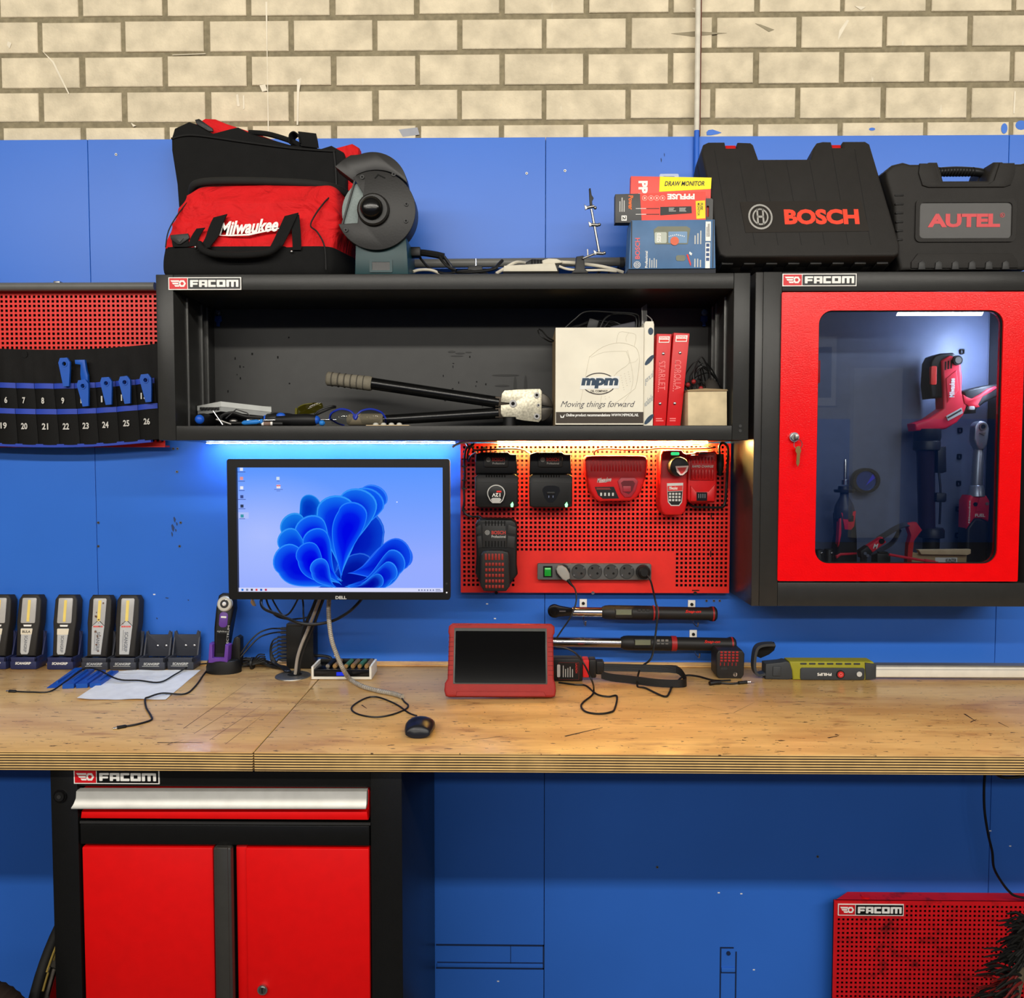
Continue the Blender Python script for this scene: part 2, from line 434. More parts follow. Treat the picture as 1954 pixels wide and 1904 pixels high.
for i in range(4):
    m = MB(); m.box(seams[i] + .0007, seams[i + 1] - .0007, 0, .018, 0, zt, BLUE, .0008, 1)
    struct(m, 'trim_%d' % (i + 1))
Fw = Fr(WALLD, 990, 1800)
m = MB()                                          # filled cut-outs in the boards, painted over
for x0, y0, x1, y1 in ((832, 1802, 1038, 1805), (832, 1846, 1038, 1849), (1036, 1802, 1039, 1849), (974, 1804, 975, 1838), (834, 1836, 1036, 1837.4),
                       (1374, 1806, 1376.5, 1910), (1403.5, 1812, 1406, 1910), (1376, 1850, 1404, 1853), (1374, 1803.5, 1400, 1806)):
    m.fbox(Fw, x0, y0, x1, y1, -.0012, .0016, BLUEDK)
m.fbox(Fw, 834, 1838, 1036, 1845, -.004, .004, BLUE, .001)
m.fbox(Fw, 1377, 1842, 1403, 1850, -.004, .004, BLUE, .001)
m.fcyl(Fw, 1390, 1815, 4, -.003, .004, BLUEDK)
struct(m, 'trim_5')
m = MB()                                          # screw holes and plugs in the boards
for x, y in ((188, 997), (188, 1042), (339, 856), (331, 856), (338, 900), (345, 997), (343, 1042), (85, 1234), (153, 1235), (276, 1235), (1005, 331), (1078, 326), (1254, 1654), (1362, 1146), (1348, 1146), (1373, 1146), (1560, 1634), (222, 295)):
    F = Fr(WALLD, x, y); m.fcyl(F, x, y, 2.4, -.002, .003, STEEL, n=12); m.fcyl(F, x, y, 1.2, -.0024, .002, BLKM, n=10)
for x, y in ((295, 1134), (1372, 1703), (1415, 1705), (930, 1152), (945, 1180), (926, 1200), (640, 1251), (1890, 1585), (1928, 1614), (1439, 1850), (821, 1737), (951, 1872)):
    F = Fr(WALLD, x, y); m.fbox(F, x - 2.5, y - 1, x + 1.5, y + 1, -.0006, .001, WHITE)
for x, y, w, h in ((334, 992, 3, 9), (338, 1000, 2, 6), (331, 1008, 4, 12), (329, 1020, 2, 8), (336, 1012, 2, 5), (320, 1141, 5, 2), (1262, 306, 1.5, 7), (1268, 296, 1, 6), (360, 1145, 2, 2), (300, 1180, 2, 3)):
    F = Fr(WALLD, x, y); m.fpoly(F, [(x - w, y - h / 2), (x - w * .4, y - h * .7), (x + w * .6, y - h * .1), (x, y + h * .6), (x - w * .7, y + h * .2)], -.0005, .0008, mat('scuff', (44, 62, 104), .7))
struct(m, 'trim_6')
m = MB(); DRIP = mat('paint_drip', (226, 216, 194), .7); BSM = mat('blue_smear', (70, 120, 210), .6)
Fs = Fr(WALLD + .018, 990, 150)
for pts, mt in (([(508.5, 0), (512, 0), (511, 120), (512, 250), (509.5, 250), (510, 130)], DRIP), ([(567, 150), (575, 146), (571, 170), (568, 236), (565, 236), (566, 180)], DRIP), ([(80, 89), (83, 92), (104, 112), (117, 140), (132, 174), (130, 175), (114, 142), (101, 114)], DRIP), ([(450, 178), (454, 176), (457, 200), (452, 200)], DRIP), ([(463, 180), (466, 178), (466, 204), (463, 206)], DRIP), ([(330, 100), (393, 98), (393, 99.2), (330, 101)], DRIP), ([(17, 72), (24, 76), (20, 86), (15, 80)], DRIP), ([(495, 160), (506, 158), (510, 170), (500, 172)], DRIP), ([(1614, 42), (1618, 44), (1606, 66), (1597, 82), (1600, 62)], DRIP), ([(1628, 16), (1650, 18), (1640, 24)], DRIP), ([(1318, 18), (1336, 16), (1330, 26)], DRIP), ([(1936, 180), (1939, 180), (1938, 222), (1935, 222)], DRIP), ([(248, 230), (258, 236), (252, 238)], DRIP),
                ([(1349, 254), (1353, 250), (1361, 249), (1378, 255), (1370, 258), (1358, 260), (1350, 260)], BSM), (ell(1919, 250, 6, 10, 12), BSM), (ell(1951, 244, 11, 9, 12), BSM), (ell(1666, 250, 6, 3, 10), BSM), ([(760, 246), (796, 242), (800, 256), (768, 260)], mat('blue_smear_faint', (160, 162, 168), .8)), ([(1280, 66), (1326, 62), (1386, 66), (1320, 72)], mat('grey_smear', (150, 140, 116), .8)), ([(1450, 50), (1476, 60), (1466, 64), (1440, 48)], mat('grey_smear', (150, 140, 116), .8))):
    m.fpoly(Fs, pts, -.0004, .0008, mt)
struct(m, 'trim_7')
# the rest of the room (behind the eye, seen only in reflections)
CONC = mat('concrete_floor', (80, 78, 76), .6, var=.1, scale=3)
CEIL = mat('ceiling_sheet', (130, 128, 124), .8)
FAR = mat('far_wall_paint', (150, 148, 142), .8)
m = MB(); m.box(-6.5, 9.5, -13.5, .1, -.1, 0, CONC); struct(m, 'floor')
m = MB(); m.box(-6.5, 9.5, -13.5, .1, 4.4, 4.5, CEIL)
for k in range(7): m.box(-6.4, 9.4, -12.5 + k * 1.8, -12.38 + k * 1.8, 4.28, 4.4, GREY)
struct(m, 'ceiling')
m = MB(); m.box(-6.5, -6.4, -13.5, .04, 0, 4.4, FAR); struct(m, 'wall_left')
m = MB(); m.box(9.4, 9.5, -13.5, .04, 0, 4.4, FAR); m.box(6.5, 9.5, .03, .1, 0, 4.4, FAR); struct(m, 'wall_right')
m = MB(); m.box(-6.5, 9.5, -13.6, -13.5, 0, 4.4, FAR); m.box(-6.4, 9.4, -13.5, -13.46, 0, 2.35, BLUE)
m.box(5.0, 6.0, -13.5, -13.4, 2.6, 3.9, LGREY); m.box(5.12, 5.9, -13.41, -13.38, 2.75, 3.7, CHAR); m.box(6.3, 7.2, -13.5, -13.3, .1, 3.3, LGREY)
struct(m, 'wall_front')
# ================================================================== pipes
def pipe_mat():
    m = mat('painted_pipe', (212, 206, 190), .5, var=.1)
    nt = m.node_tree; b = nt.nodes['Principled BSDF']; old = b.inputs['Base Color'].links[0].from_socket
    tc = [n for n in nt.nodes if n.type == 'TEX_COORD'][0]
    sp = nt.nodes.new('ShaderNodeSeparateXYZ'); nt.links.new(tc.outputs['Object'], sp.inputs[0])
    g = nt.nodes.new('ShaderNodeMath'); g.operation = 'GREATER_THAN'; g.inputs[1].default_value = zt + .012
    nt.links.new(sp.outputs[2], g.inputs[0])
    mx = nt.nodes.new('ShaderNodeMix'); mx.data_type = 'RGBA'
    nt.links.new(g.outputs[0], mx.inputs[0]); mx.inputs[6].default_value = lin((40, 100, 204)); nt.links.new(old, mx.inputs[7])
    nt.links.new(mx.outputs[2], b.inputs['Base Color']); return m
PIPE = pipe_mat()
F = Fr(WALLD - .012, 1331, 100)
m = MB(); xw = F.x(1331.5)
m.cyl((xw, -.009, W(1331, 515, 2.3).z), (xw, -.009, 4.3), .0075, PIPE, n=14)
m.cyl((xw + .009, -.004, zt), (xw + .009, .012, zt), .002, BLKM)
m.box(xw + .0075, xw + .0115, -.006, -.001, zt, 4.3, mat('rusty_edge', (104, 62, 50), .8))
m.build('conduit_pipe', label='thin vertical conduit pipe on the wall, white above the boards and blue below', cat='pipe')
PIPEG = mat('grey_pipe', (98, 98, 95), .4)
F = Fr(2.28, 1000, 503)
m = MB(); m.cyl((F.x(640), F.y(0), F.z(503)), (F.x(1420), F.y(0), F.z(499)), 8.5 * F.s, PIPEG, n=16)
root = m.build('air_pipe', label='grey horizontal air pipe along the wall behind the clutter on the open cupboard', cat='pipe')
for x in (700, 1186, 1397):
    m = MB()
    m.cyl((F.x(x - 4), F.y(0), F.z(502)), (F.x(x + 4), F.y(0), F.z(502)), 10.5 * F.s, CHAR, n=16)
    m.box(F.x(x - 4), F.x(x + 4), F.y(0), -.0005, F.z(506), F.z(497), CHAR)
    m.build('pipe_clip', root)
F = Fr(2.265, 150, 546)
m = MB(); m.cyl((F.x(-260), F.y(0), F.z(547)), (F.x(296), F.y(0), F.z(547)), 8 * F.s, PIPEG, n=16)
root = m.build('tool_rail', label='dark grey horizontal rail above the red perforated panel at the left', cat='rail')
for x in (108, -150):
    m = MB(); m.box(F.x(x - 6), F.x(x + 6), F.y(0), -.0005, F.z(550), F.z(536), STEEL, .001)
    m.build('wall_bracket', root)
# ================================================================== bench
def wood_mat():
    m = mat('worktop_wood', (226, 184, 118), .3, var=.08, scale=4, coat=.15)
    nt = m.node_tree; b = nt.nodes['Principled BSDF']; old = b.inputs['Base Color'].links[0].from_socket
    tc = [n for n in nt.nodes if n.type == 'TEX_COORD'][0]
    def layer(prev, sc, scale, lo, hi, col, fac=1.0, rot=0):
        mp = nt.nodes.new('ShaderNodeMapping'); mp.inputs['Scale'].default_value = sc; mp.inputs['Rotation'].default_value = (0, 0, rot)
        nt.links.new(tc.outputs['Object'], mp.inputs['Vector'])
        n = nt.nodes.new('ShaderNodeTexNoise'); n.inputs['Scale'].default_value = scale; n.inputs['Detail'].default_value = 3; n.inputs['Roughness'].default_value = .6
        nt.links.new(mp.outputs[0], n.inputs['Vector'])
        r = nt.nodes.new('ShaderNodeValToRGB'); r.color_ramp.elements[0].position = lo; r.color_ramp.elements[1].position = hi
        r.color_ramp.elements[1].color = (fac, fac, fac, 1)
        nt.links.new(n.outputs['Fac'], r.inputs[0])
        mx = nt.nodes.new('ShaderNodeMix'); mx.data_type = 'RGBA'
        nt.links.new(r.outputs[0], mx.inputs[0]); nt.links.new(prev, mx.inputs[6]); mx.inputs[7].default_value = lin(col)
        return mx.outputs[2]
    c = layer(old, (1, 5, 1), 3.2, .42, .70, (200, 150, 90), .85)         # broad grain
    c = layer(c, (2, 30, 1), 4, .5, .8, (188, 140, 88), .45)                # fine grain
    c = layer(c, (14, 60, 1), 2.2, .648, .68, (64, 42, 28), .9)            # little nicks along the grain
    c = layer(c, (30, 40, 1), 2.3, .70, .72, (40, 28, 22), .9, .6)       # specks
    c = layer(c, (3, 9, 1), 2.4, .56, .72, (164, 112, 70), .65, .3)         # worn patches
    nt.links.new(c, b.inputs['Base Color'])
    return m
WOOD = wood_mat()
def ply_mat():
    m = mat('plywood_edge', (226, 186, 120), .6, var=.12)
    nt = m.node_tree; b = nt.nodes['Principled BSDF']; old = b.inputs['Base Color'].links[0].from_socket
    tc = [n for n in nt.nodes if n.type == 'TEX_COORD'][0]
    sp = nt.nodes.new('ShaderNodeSeparateXYZ'); nt.links.new(tc.outputs['Object'], sp.inputs[0])
    nz = nt.nodes.new('ShaderNodeTexNoise'); nz.inputs['Scale'].default_value = 2.5; nt.links.new(tc.outputs['Object'], nz.inputs['Vector'])
    a = nt.nodes.new('ShaderNodeMath'); a.operation = 'MULTIPLY_ADD'; a.inputs[1].default_value = .0022
    nt.links.new(nz.outputs['Fac'], a.inputs[0]); nt.links.new(sp.outputs[2], a.inputs[2])
    q = nt.nodes.new('ShaderNodeMath'); q.operation = 'MULTIPLY'; q.inputs[1].default_value = 1 / .0056; nt.links.new(a.outputs[0], q.inputs[0])
    f = nt.nodes.new('ShaderNodeMath'); f.operation = 'FRACT'; nt.links.new(q.outputs[0], f.inputs[0])
    r = nt.nodes.new('ShaderNodeValToRGB')
    e = r.color_ramp.elements; e[0].position = .30; e[0].color = (1, 1, 1, 1); e[1].position = .40; e[1].color = (0, 0, 0, 1)
    x = e.new(.80); x.color = (0, 0, 0, 1); x = e.new(.97); x.color = (1, 1, 1, 1)
    nt.links.new(f.outputs[0], r.inputs[0])
    n2 = nt.nodes.new('ShaderNodeTexNoise'); n2.inputs['Scale'].default_value = 6; nt.links.new(tc.outputs['Object'], n2.inputs['Vector'])
    k = nt.nodes.new('ShaderNodeMath'); k.operation = 'MULTIPLY_ADD'; k.inputs[1].default_value = .9; k.inputs[2].default_value = .55; nt.links.new(n2.outputs['Fac'], k.inputs[0])
    k2 = nt.nodes.new('ShaderNodeMath'); k2.operation = 'MULTIPLY'; k2.use_clamp = True; nt.links.new(r.outputs[0], k2.inputs[0]); nt.links.new(k.outputs[0], k2.inputs[1])
    mx = nt.nodes.new('ShaderNodeMix'); mx.data_type = 'RGBA'
    nt.links.new(k2.outputs[0], mx.inputs[0]); nt.links.new(old, mx.inputs[6]); mx.inputs[7].default_value = lin((40, 28, 22))
    nt.links.new(mx.outputs[2], b.inputs['Base Color']); return m
PLY = ply_mat()
yf = T(990, 1438).y
BF = yf + WALLD                                   # bench front distance
zbb = W(990, 1475, BF).z
SCR = mat('scratch', (58, 40, 28), .6)
def scratch(m, a, b, w, z=ZB + .0003):
    A, B = T(*a), T(*b); d = (B - A); n = Vector((-d.y, d.x, 0)).normalized() * w / 2
    m.add([(A + n).xy.to_3d() + Vector((0, 0, z)), (A - n).xy.to_3d() + Vector((0, 0, z)), (B - n * .3).xy.to_3d() + Vector((0, 0, z)), (B + n * .3).xy.to_3d() + Vector((0, 0, z))], [(0, 1, 2, 3)], SCR)
xs = W(483, 1440, BF).x
def slab(x0, x1, name, label, marks):
    m = MB(); t = .004
    m.box(x0, x1, yf + .001, -.001, zbb, ZB - .0002, PLY, .0015, 1)
    m.box(x0 + .0005, x1 - .0005, yf + .0005, -.001, ZB - .0032, ZB, WOOD, .0012, 2)
    for a, b, w in marks: scratch(m, a, b, w)
    return m.build(name, label=label, cat='worktop')
slab(-3.2, xs - .0011, 'worktop', 'left wooden worktop slab with plywood edge, running out of the left of the photo', [((350, 1390), (470, 1305), .0015), ((370, 1400), (480, 1330), .0012), ((400, 1412), (500, 1345), .0012), ((300, 1417), (388, 1417), .004), ((320, 1420), (350, 1412), .003), ((430, 1420), (520, 1350), .001), ((262, 1345), (276, 1343), .003), ((310, 1376), (330, 1376), .003)])
slab(xs + .0011, 3.2, 'worktop', 'long wooden worktop slab with plywood edge, from the seam beside the mouse to the right', [((1078, 1405), (1150, 1388), .006), ((1002, 1395), (1012, 1396), .004), ((1180, 1356), (1188, 1357), .004), ((1840, 1362), (1862, 1376), .005), ((1852, 1378), (1864, 1372), .003), ((1580, 1408), (1600, 1404), .005), ((1905, 1378), (1925, 1388), .003), ((560, 1350), (605, 1330), .001), ((1416, 1412), (1424, 1413), .005), ((900, 1412), (960, 1405), .002), ((690, 1345), (700, 1352), .004), ((650, 1392), (662, 1393), .004), ((1330, 1345), (1400, 1360), .0012), ((1400, 1360), (1440, 1340), .0012)])
m = MB()
zl = W(990, 1264, WALLD - .012).z
m.prism([(0, 0)] * 0 or [(-3.2, ZB), (3.2, ZB), (3.2, zl), (-3.2, zl)], -.016, -.0005, WOOD, .005)
m.box(-3.2, 3.2, -.026, -.016, ZB, ZB + .006, WOOD, .002)
m.build('bench_upstand', label='low wooden upstand strip along the back of the bench', cat='trim')
# ================================================================== base cabinet
D0 = 1.66
F = Fr(D0, 430, 1690)
root = thing('base_cabinet', 'black base cabinet with red doors and a silver drawer handle under the bench', 'cabinet', (F.x(433), F.y(.3), 0))
zc = zbb - .0005
m = MB()
xl, xr = F.x(101), F.x(768)
m.box(xl, F.x(152), F.y(0), -.03, .05, zc, BLKCAB, .002)
m.box(F.x(708), xr, F.y(0), -.03, .05, zc, BLKCAB, .002)
m.box(xl + .01, xr - .01, F.y(.02), -.03, .05, .09, BLKCAB)
m.box(xl + .01, xr - .01, -.045, -.03, .05, zc, BLKCAB)
m.box(F.x(150), F.x(710), F.y(.002), F.y(.05), F.z(1502), zc, BLKCAB, .002)
m.box(F.x(152), F.x(708), F.y(.03), F.y(.05), F.z(1910), F.z(1500), BLKM)
m.box(F.x(157), F.x(706), F.y(-.003), F.y(.05), F.z(1611), F.z(1573), BLKCAB, .002)
m.box(xl + .02, xr - .02, F.y(.02), F.y(.6), 0, .05, BLKM)
m.fcyl(F, 120, 1520, 13, -.003, .006, BLKS); m.fcyl(F, 120, 1520, 9, -.006, .006, BLKM); m.fcyl(F, 120, 1520, 4, -.007, .006, CHAR)
m.fbox(F, 156, 1568, 708, 1572, -.002, .004, CHAR)
m.build('body', root)
d = MB(); d.fbox(F, 157, 1509, 704, 1563, .012, .03, REDFLAT, .002)
d.fpoly(F, [(159, 1549), (702, 1546), (704, 1563), (157, 1563)], -.002, .02, REDFLAT, .004)
dr = d.build('drawer', root, 'red drawer front')
h = MB()
prof = [(0.0, 1507), (-.004, 1508), (-.006, 1520), (-.009, 1530), (-.015, 1535), (-.015, 1537), (-.006, 1537), (0.004, 1535), (.012, 1528), (.012, 1507)]
h.loft([[(F.x(x + k * s_ * 1.0), F.y(o), F.z(y + (2 if s_ < 0 else -1))) for (o, y), k in zip(prof, [0, 0, 0, 3, 5, 5, 4, 2, 0, 0])] for x, s_ in ((152, -1), (702, 0))], mat('brushed_aluminium', (205, 204, 198), .5, .6))
h.build('handle', dr, 'silver full-width handle')
for k, (x0, x1) in enumerate(((159, 408), (470, 705))):
    d = MB(); d.fbox(F, x0, 1617, x1, 1960, -.002, .02, REDFLAT, .003)
    if k == 0:
        door = d.build('door', root, 'left red door')
        g = MB(); g.fbox(F, 411, 1612, 446, 1960, -.012, .02, mat('dark_aluminium', (92, 90, 86), .35, .7), .006)
        g.fbox(F, 417, 1612, 440, 1960, -.0135, .01, mat('dark_aluminium', (92, 90, 86), .35, .7), .002)
        g.build('handle', door, 'dark aluminium edge handle running down the door')
    else:
        d.fbox(F, 449, 1617, 470, 1960, .008, .02, REDFLAT, .002)
        door = d.build('door', root, 'right red door with the lock')
        g = MB(); g.fcyl(F, 500, 1884, 10, -.008, .008, SIL); g.fcyl(F, 500, 1884, 7, -.0095, .006, STEEL)
        g.fbox(F, 499, 1879, 501, 1889, -.0102, .003, BLKM)
        g.build('lock', door, 'small chrome lock')
plate(F, 147, 1469, 309, 1496, root, off=-.002)
# ================================================================== open cupboard on the wall
D0 = 2.03
F = Fr(D0, 865, 690)
root = thing('open_cupboard', 'long dark grey open cupboard on the wall above the monitor', 'cupboard', (F.x(865), F.y(.15), F.z(840)))
YB = -.002
zt_s, zb_s = F.z(522), F.z(840)
xl, xr, xil, xir = F.x(300), F.x(1430), F.x(333), F.x(1399)
m = MB(); m.box(xl, xil, F.y(0), YB, zb_s, zt_s, GREY, .002); m.build('side_panel', root)
m = MB(); m.box(xir, xr, F.y(0), YB, zb_s, zt_s, GREY, .002)
for y in (813, 822): m.fcyl(F, 1414, y, 3, -.0015, .002, CHAR, n=12)
m.build('side_panel', root)
m = MB(); m.box(xil + .0002, xir - .0002, F.y(.0008), YB, F.z(552), zt_s, GREY, .002); m.build('top_panel', root)
m = MB(); m.box(xil + .0002, xir - .0002, F.y(.0008), YB, zb_s, F.z(812), GREY, .002); m.build('bottom_panel', root)
m = MB(); m.box(xil, xir, -.03, YB, F.z(812), F.z(552), GREYIN)
Fk = Fr(2.299, 870, 700)
for x, y, w, h in ((862, 671, 7, 2), (878, 674, 9, 1.6), (894, 672, 6, 1.2), (872, 679, 12, 1.2), (965, 716, 26, 2), (983, 740, 3, 22), (1003, 738, 3, 22), (958, 736, 14, 2)):
    m.fpoly(Fk, ell(x, y, w, h, 14), -.0006, .0008, mat('back_panel_smudge', (46, 46, 45), .6))
for k in range(26):
    x = random.choice((random.gauss(500, 50), random.gauss(880, 30))); y = random.gauss(720, 40)
    m.fbox(Fk, x, y, x + random.uniform(1, 3), y + random.uniform(1, 5), -.0006, .0008, BLKM)
m.build('back_panel', root)
for sx, xw, sgn in ((0, xil, 1), (1, xir, -1)):
    for D in (2.11, 2.205, 2.245):
        m = MB(); y = D - WALLD
        m.box(min(xw, xw + sgn * .004), max(xw, xw + sgn * .004), y - .002, y + .002, F.z(812), F.z(556), mat('rail_edge', (120, 120, 118), .35, .6))
        m.build('slot_rail', root)
for px in (417, 1343):
    Fk = Fr(2.295, px, 610)
    m = MB(); m.fcyl(Fk, px, 597, 6, -.006, .008, SIL); m.fcyl(Fk, px, 597, 3, -.008, .008, STEEL); m.build('bolt', root)
    m = MB(); m.fpoly(Fk, [(px - 6, 603), (px + 6, 603), (px + 7, 612), (px + 3, 616), (px + 3, 623), (px - 3, 623), (px - 3, 616), (px - 7, 612)], -.005, .005, mat('clip_blue', (24, 66, 140), .5), .001); m.build('blue_clip', root)
plate(F, 325, 528, 463, 552, root)
# led strips under it
def led(name, label, x0, x1, col, st, Dl):
    F = Fr(Dl, (x0 + x1) / 2, 843); z = zb_s
    root = thing(name, label, 'light', (F.x((x0 + x1) / 2), F.y(0), z - .006), 'light strips under the open cupboard')
    m = MB(); m.box(F.x(x0), F.x(x1), F.y(-.006), F.y(.006), z - .003, z, LGREY); m.build('backing', root)
    m = MB(); m.box(F.x(x0), F.x(x1), F.y(-.0028), F.y(.0028), z - .0045, z - .003, emis(name + col[0], col[1], st)); m.build('diffuser', root, 'glowing strip')
led('led_strip', 'cool white light strip under the open cupboard above the monitor', 395, 868, ('c', (188, 212, 255)), 210, 2.285)
led('led_strip', 'warm light strip under the open cupboard above the chargers', 950, 1350, ('w', (255, 206, 112)), 2000, 2.273)
# ================================================================== glazed cabinet
D0 = 2.10
F = Fr(D0, 1700, 830)
root = thing('glazed_cabinet', 'grey wall cabinet with a red framed glass door at the right', 'cabinet', (F.x(1720), F.y(.1), F.z(1157)))
xl, xr = F.x(1438), F.x(2004)
zt_c, zb_c = F.z(518), F.z(1157)
SIDE = mat('grey_paint_gloss', (48, 47, 46), .32)
m = MB(); m.box(xl, xl + .02, F.y(0), YB, zb_c, zt_c, SIDE, .002); m.box(xl + .0205, F.x(1488), F.y(0), F.y(.02), zb_c, zt_c, GREY, .001); m.build('side_panel', root)
m = MB(); m.box(xr - .05, xr, F.y(0), YB, zb_c, zt_c, GREY, .002); m.build('side_panel', root)
m = MB(); m.box(F.x(1488.5), xr - .0505, F.y(.0005), YB, F.z(555), zt_c, GREY, .002); m.build('top_panel', root)
m = MB(); m.box(F.x(1488.5), xr - .0505, F.y(.0005), YB, zb_c, F.z(1112), GREY, .002); m.build('bottom_panel', root)
CABIN = mat('cabinet_inner_grey', (100, 110, 140), .4)
m = MB(); m.box(xl + .02, xr - .05, -.03, YB, F.z(1112), F.z(555), CABIN)
Fk = Fr(2.30, 1830, 850)
m.box(Fk.x(1880), Fk.x(1884), -.034, -.03, F.z(1112), F.z(560), CABIN, .002); m.box(Fk.x(1902), Fk.x(1905), -.035, -.03, F.z(1112), F.z(560), CABIN, .002)
m.build('back_panel', root)
for y in (671, 821, 871, 922, 971, 1021):
    m = MB(); m.fring(Fk, rr(1826, y - 5, 1834, y + 5, 2), rr(1828, y - 2.5, 1832.5, y + 3, 1), -.006, .006, BLKM); m.build('panel_slot', root)
Fd = Fr(D0 - .004, 1718, 830)
d = MB()
wi = rr(1559, 592, 1909, 1075, 26, 8)
d.fring(Fd, rr(1488, 557, 1950, 1109, 3, 8), wi, 0, .022, RED)
door = d.build('door', root, 'red door frame around the glass')
g = MB(); g.fring(Fd, rr(1556, 589, 1912, 1078, 27, 8), rr(1560.5, 593.5, 1907.5, 1073.5, 25, 8), .004, .006, BLKM); g.build('gasket', door)
g = MB(); g.fpoly(Fd, rr(1558, 591, 1910, 1076, 26, 8), .009, .004, glassy('door_glass', (232, 236, 240), 1.75)); g.build('glass_pane', door, 'clear glass pane with room reflections')
g = MB(); g.fcyl(Fd, 1514, 834, 9, -.008, .008, SIL); g.fcyl(Fd, 1514, 834, 6.5, -.012, .006, STEEL); g.build('lock', door)
g = MB(); g.fpoly(Fd, [(1557, 686), (1567, 686), (1567, 729), (1560, 732), (1556, 730), (1556, 710), (1559, 708)], .0135, .008, PINK, .001); g.build('door_catch', door)
Fq = Fr(2.15, 1930, 690)
il = MB(); il.box(Fq.x(1926), Fq.x(1934), Fq.y(-.006), Fq.y(.006), Fq.z(780), Fq.z(600), LGREY, .002); il.build('interior_lamp', root)
la = area('interior_lamp_light', (Fq.x(1924), Fq.y(.004), Fq.z(690)), (0, 0, 0), .012, .22, 2.6, (.66, .78, 1))
la.rotation_euler = Vector((-.62, .74, -.12)).to_track_quat('-Z', 'Y').to_euler()
plate(F, 1488, 522, 1628, 546, root)
k = thing('cabinet_key', 'small brass key hanging on a ring from the glass cabinet lock', 'key', (Fd.x(1519), Fd.y(-.014), Fd.z(850)))
m = MB(); m.fbox(Fd, 1513, 829, 1519, 839, -.02, .009, STEEL, .001); m.build('inserted_key', k)
m = MB(); m.ftube(Fd, [(1519 + 8 * math.cos(a * .7), 848 - 9 * math.sin(a * .7), -.016) for a in range(10)], .7, STEEL, 6, 2); m.build('ring', k)
m = MB(); m.fpoly(Fd, [(1516, 852), (1522, 851), (1525, 860), (1523, 866), (1522, 884), (1519, 890), (1516, 884), (1517, 866), (1514, 860)], -.017, .002, mat('brass', (150, 120, 74), .35, 1)); m.build('key_blade', k)
# ================================================================== things on top of the cupboard
SH = Fr(2.03, 865, 690); ZS = SH.z(522) + .0004          # cupboard top
CH = Fr(2.10, 1700, 830); ZCT = CH.z(518) + .0004        # glazed cabinet top
PIPG = mat('piping_black', (18, 18, 18), .6)
def drape(rings, sub=3, amp=.004, seed=1, n=40):
    """rings: (xl, xr, y0, y1, z) -> smooth rounded-rectangle rings with soft creases"""
    rnd = random.Random(seed); ph = [rnd.uniform(0, 6.28) for _ in range(8)]; out = []
    R_ = crom([Vector((a, b, 0)) for a, b, c, d, e in rings], sub); R2 = crom([Vector((c, d, e)) for a, b, c, d, e in rings], sub)
    for u, v in zip(R_, R2):
        xl, xr, y0, y1, z = u.x, u.y, v.x, v.y, v.z; ring = []
        cx, cy, hx, hy = (xl + xr) / 2, (y0 + y1) / 2, (xr - xl) / 2, (y1 - y0) / 2
        for k in range(n):
            a = 2 * math.pi * k / n; c, s_ = math.cos(a), math.sin(a); e = .2
            x = cx + hx * (abs(c) ** e) * (1 if c > 0 else -1); y = cy + hy * (abs(s_) ** e) * (1 if s_ > 0 else -1)
            rg = lambda q: (1 - abs(math.sin(q))) ** 2.2
            w = amp * (1.5 * rg(x * 13 + z * 16 + ph[4] + math.sin(z * 22 + ph[5])) + 1.2 * rg(x * 9 - z * 25 + ph[6] + math.sin(x * 17)) - 1 + .5 * math.sin(x * 38 + z * 21 + ph[0]) + .4 * math.sin(z * 60 - x * 25 + ph[1]) + .3 * math.sin(x * 90 + z * 47 + ph[2]))
            dx, dy = (x - cx) / max(hx, .01), (y - cy) / max(hy, .01); l = math.hypot(dx, dy) or 1
            ring.append((x + dx / l * w * .6, y + dy / l * w, z))
        out.append(ring)
    return out
# ---- front bag
def shear(rings): return [[(x + .27 * max(0, y - ys - .01), y, z) for x, y, z in r] for r in rings]
F = Fr(2.055, 470, 440)
bag = thing('tool_bag', 'red and black fabric tool bag standing in front on the open cupboard', 'bag', (F.x(470), F.y(.08), ZS), 'fabric tool bags on the open cupboard')
X, Z = F.x, F.z
ys = F.y(0)
Zo = lambda p, o: W(470, p, F.D + o).z
def bagring(l, r, o0, o1, py): return (X(l), X(r), ys + o0, ys + o1, Zo(py, o0))
base = [(X(309), X(620), ys + .012, ys + .14, ZS + .0005), (X(303), X(630), ys + .002, ys + .146, ZS + .012), bagring(303, 634, 0, .15, 495), bagring(306, 632, .002, .152, 470)]
MB().loft(shear(drape(base, 3, .0012, 2)), FABB).build('base', bag, 'black lower half of the bag', angle=60)
body = [bagring(307, 632, .003, .152, 472), bagring(306, 638, .004, .153, 450), bagring(313, 640, .012, .153, 425), bagring(324, 636, .022, .15, 400), bagring(334, 630, .035, .146, 375), bagring(346, 622, .052, .145, 358), bagring(362, 604, .07, .13, 352)]
MB().loft(shear(drape(body, 6, .0062, 5, 72)), FABR).build('body', bag, 'red upper half of the bag', angle=70)
m = MB(); m.tube([(X(332), ys + .13, Zo(382, .13)), (X(342), ys + .09, Zo(359, .09)), (X(372), ys + .07, Zo(347, .07)), (X(470), ys + .064, Zo(346, .064)), (X(585), ys + .07, Zo(352, .07)), (X(636), ys + .09, Zo(364, .09)), (X(662), ys + .13, Zo(388, .13))], .0105, mat('flap_fabric', (34, 34, 33), .8, spec=.2), 10)
m.build('zip_flap', bag, 'black zip flap along the top')
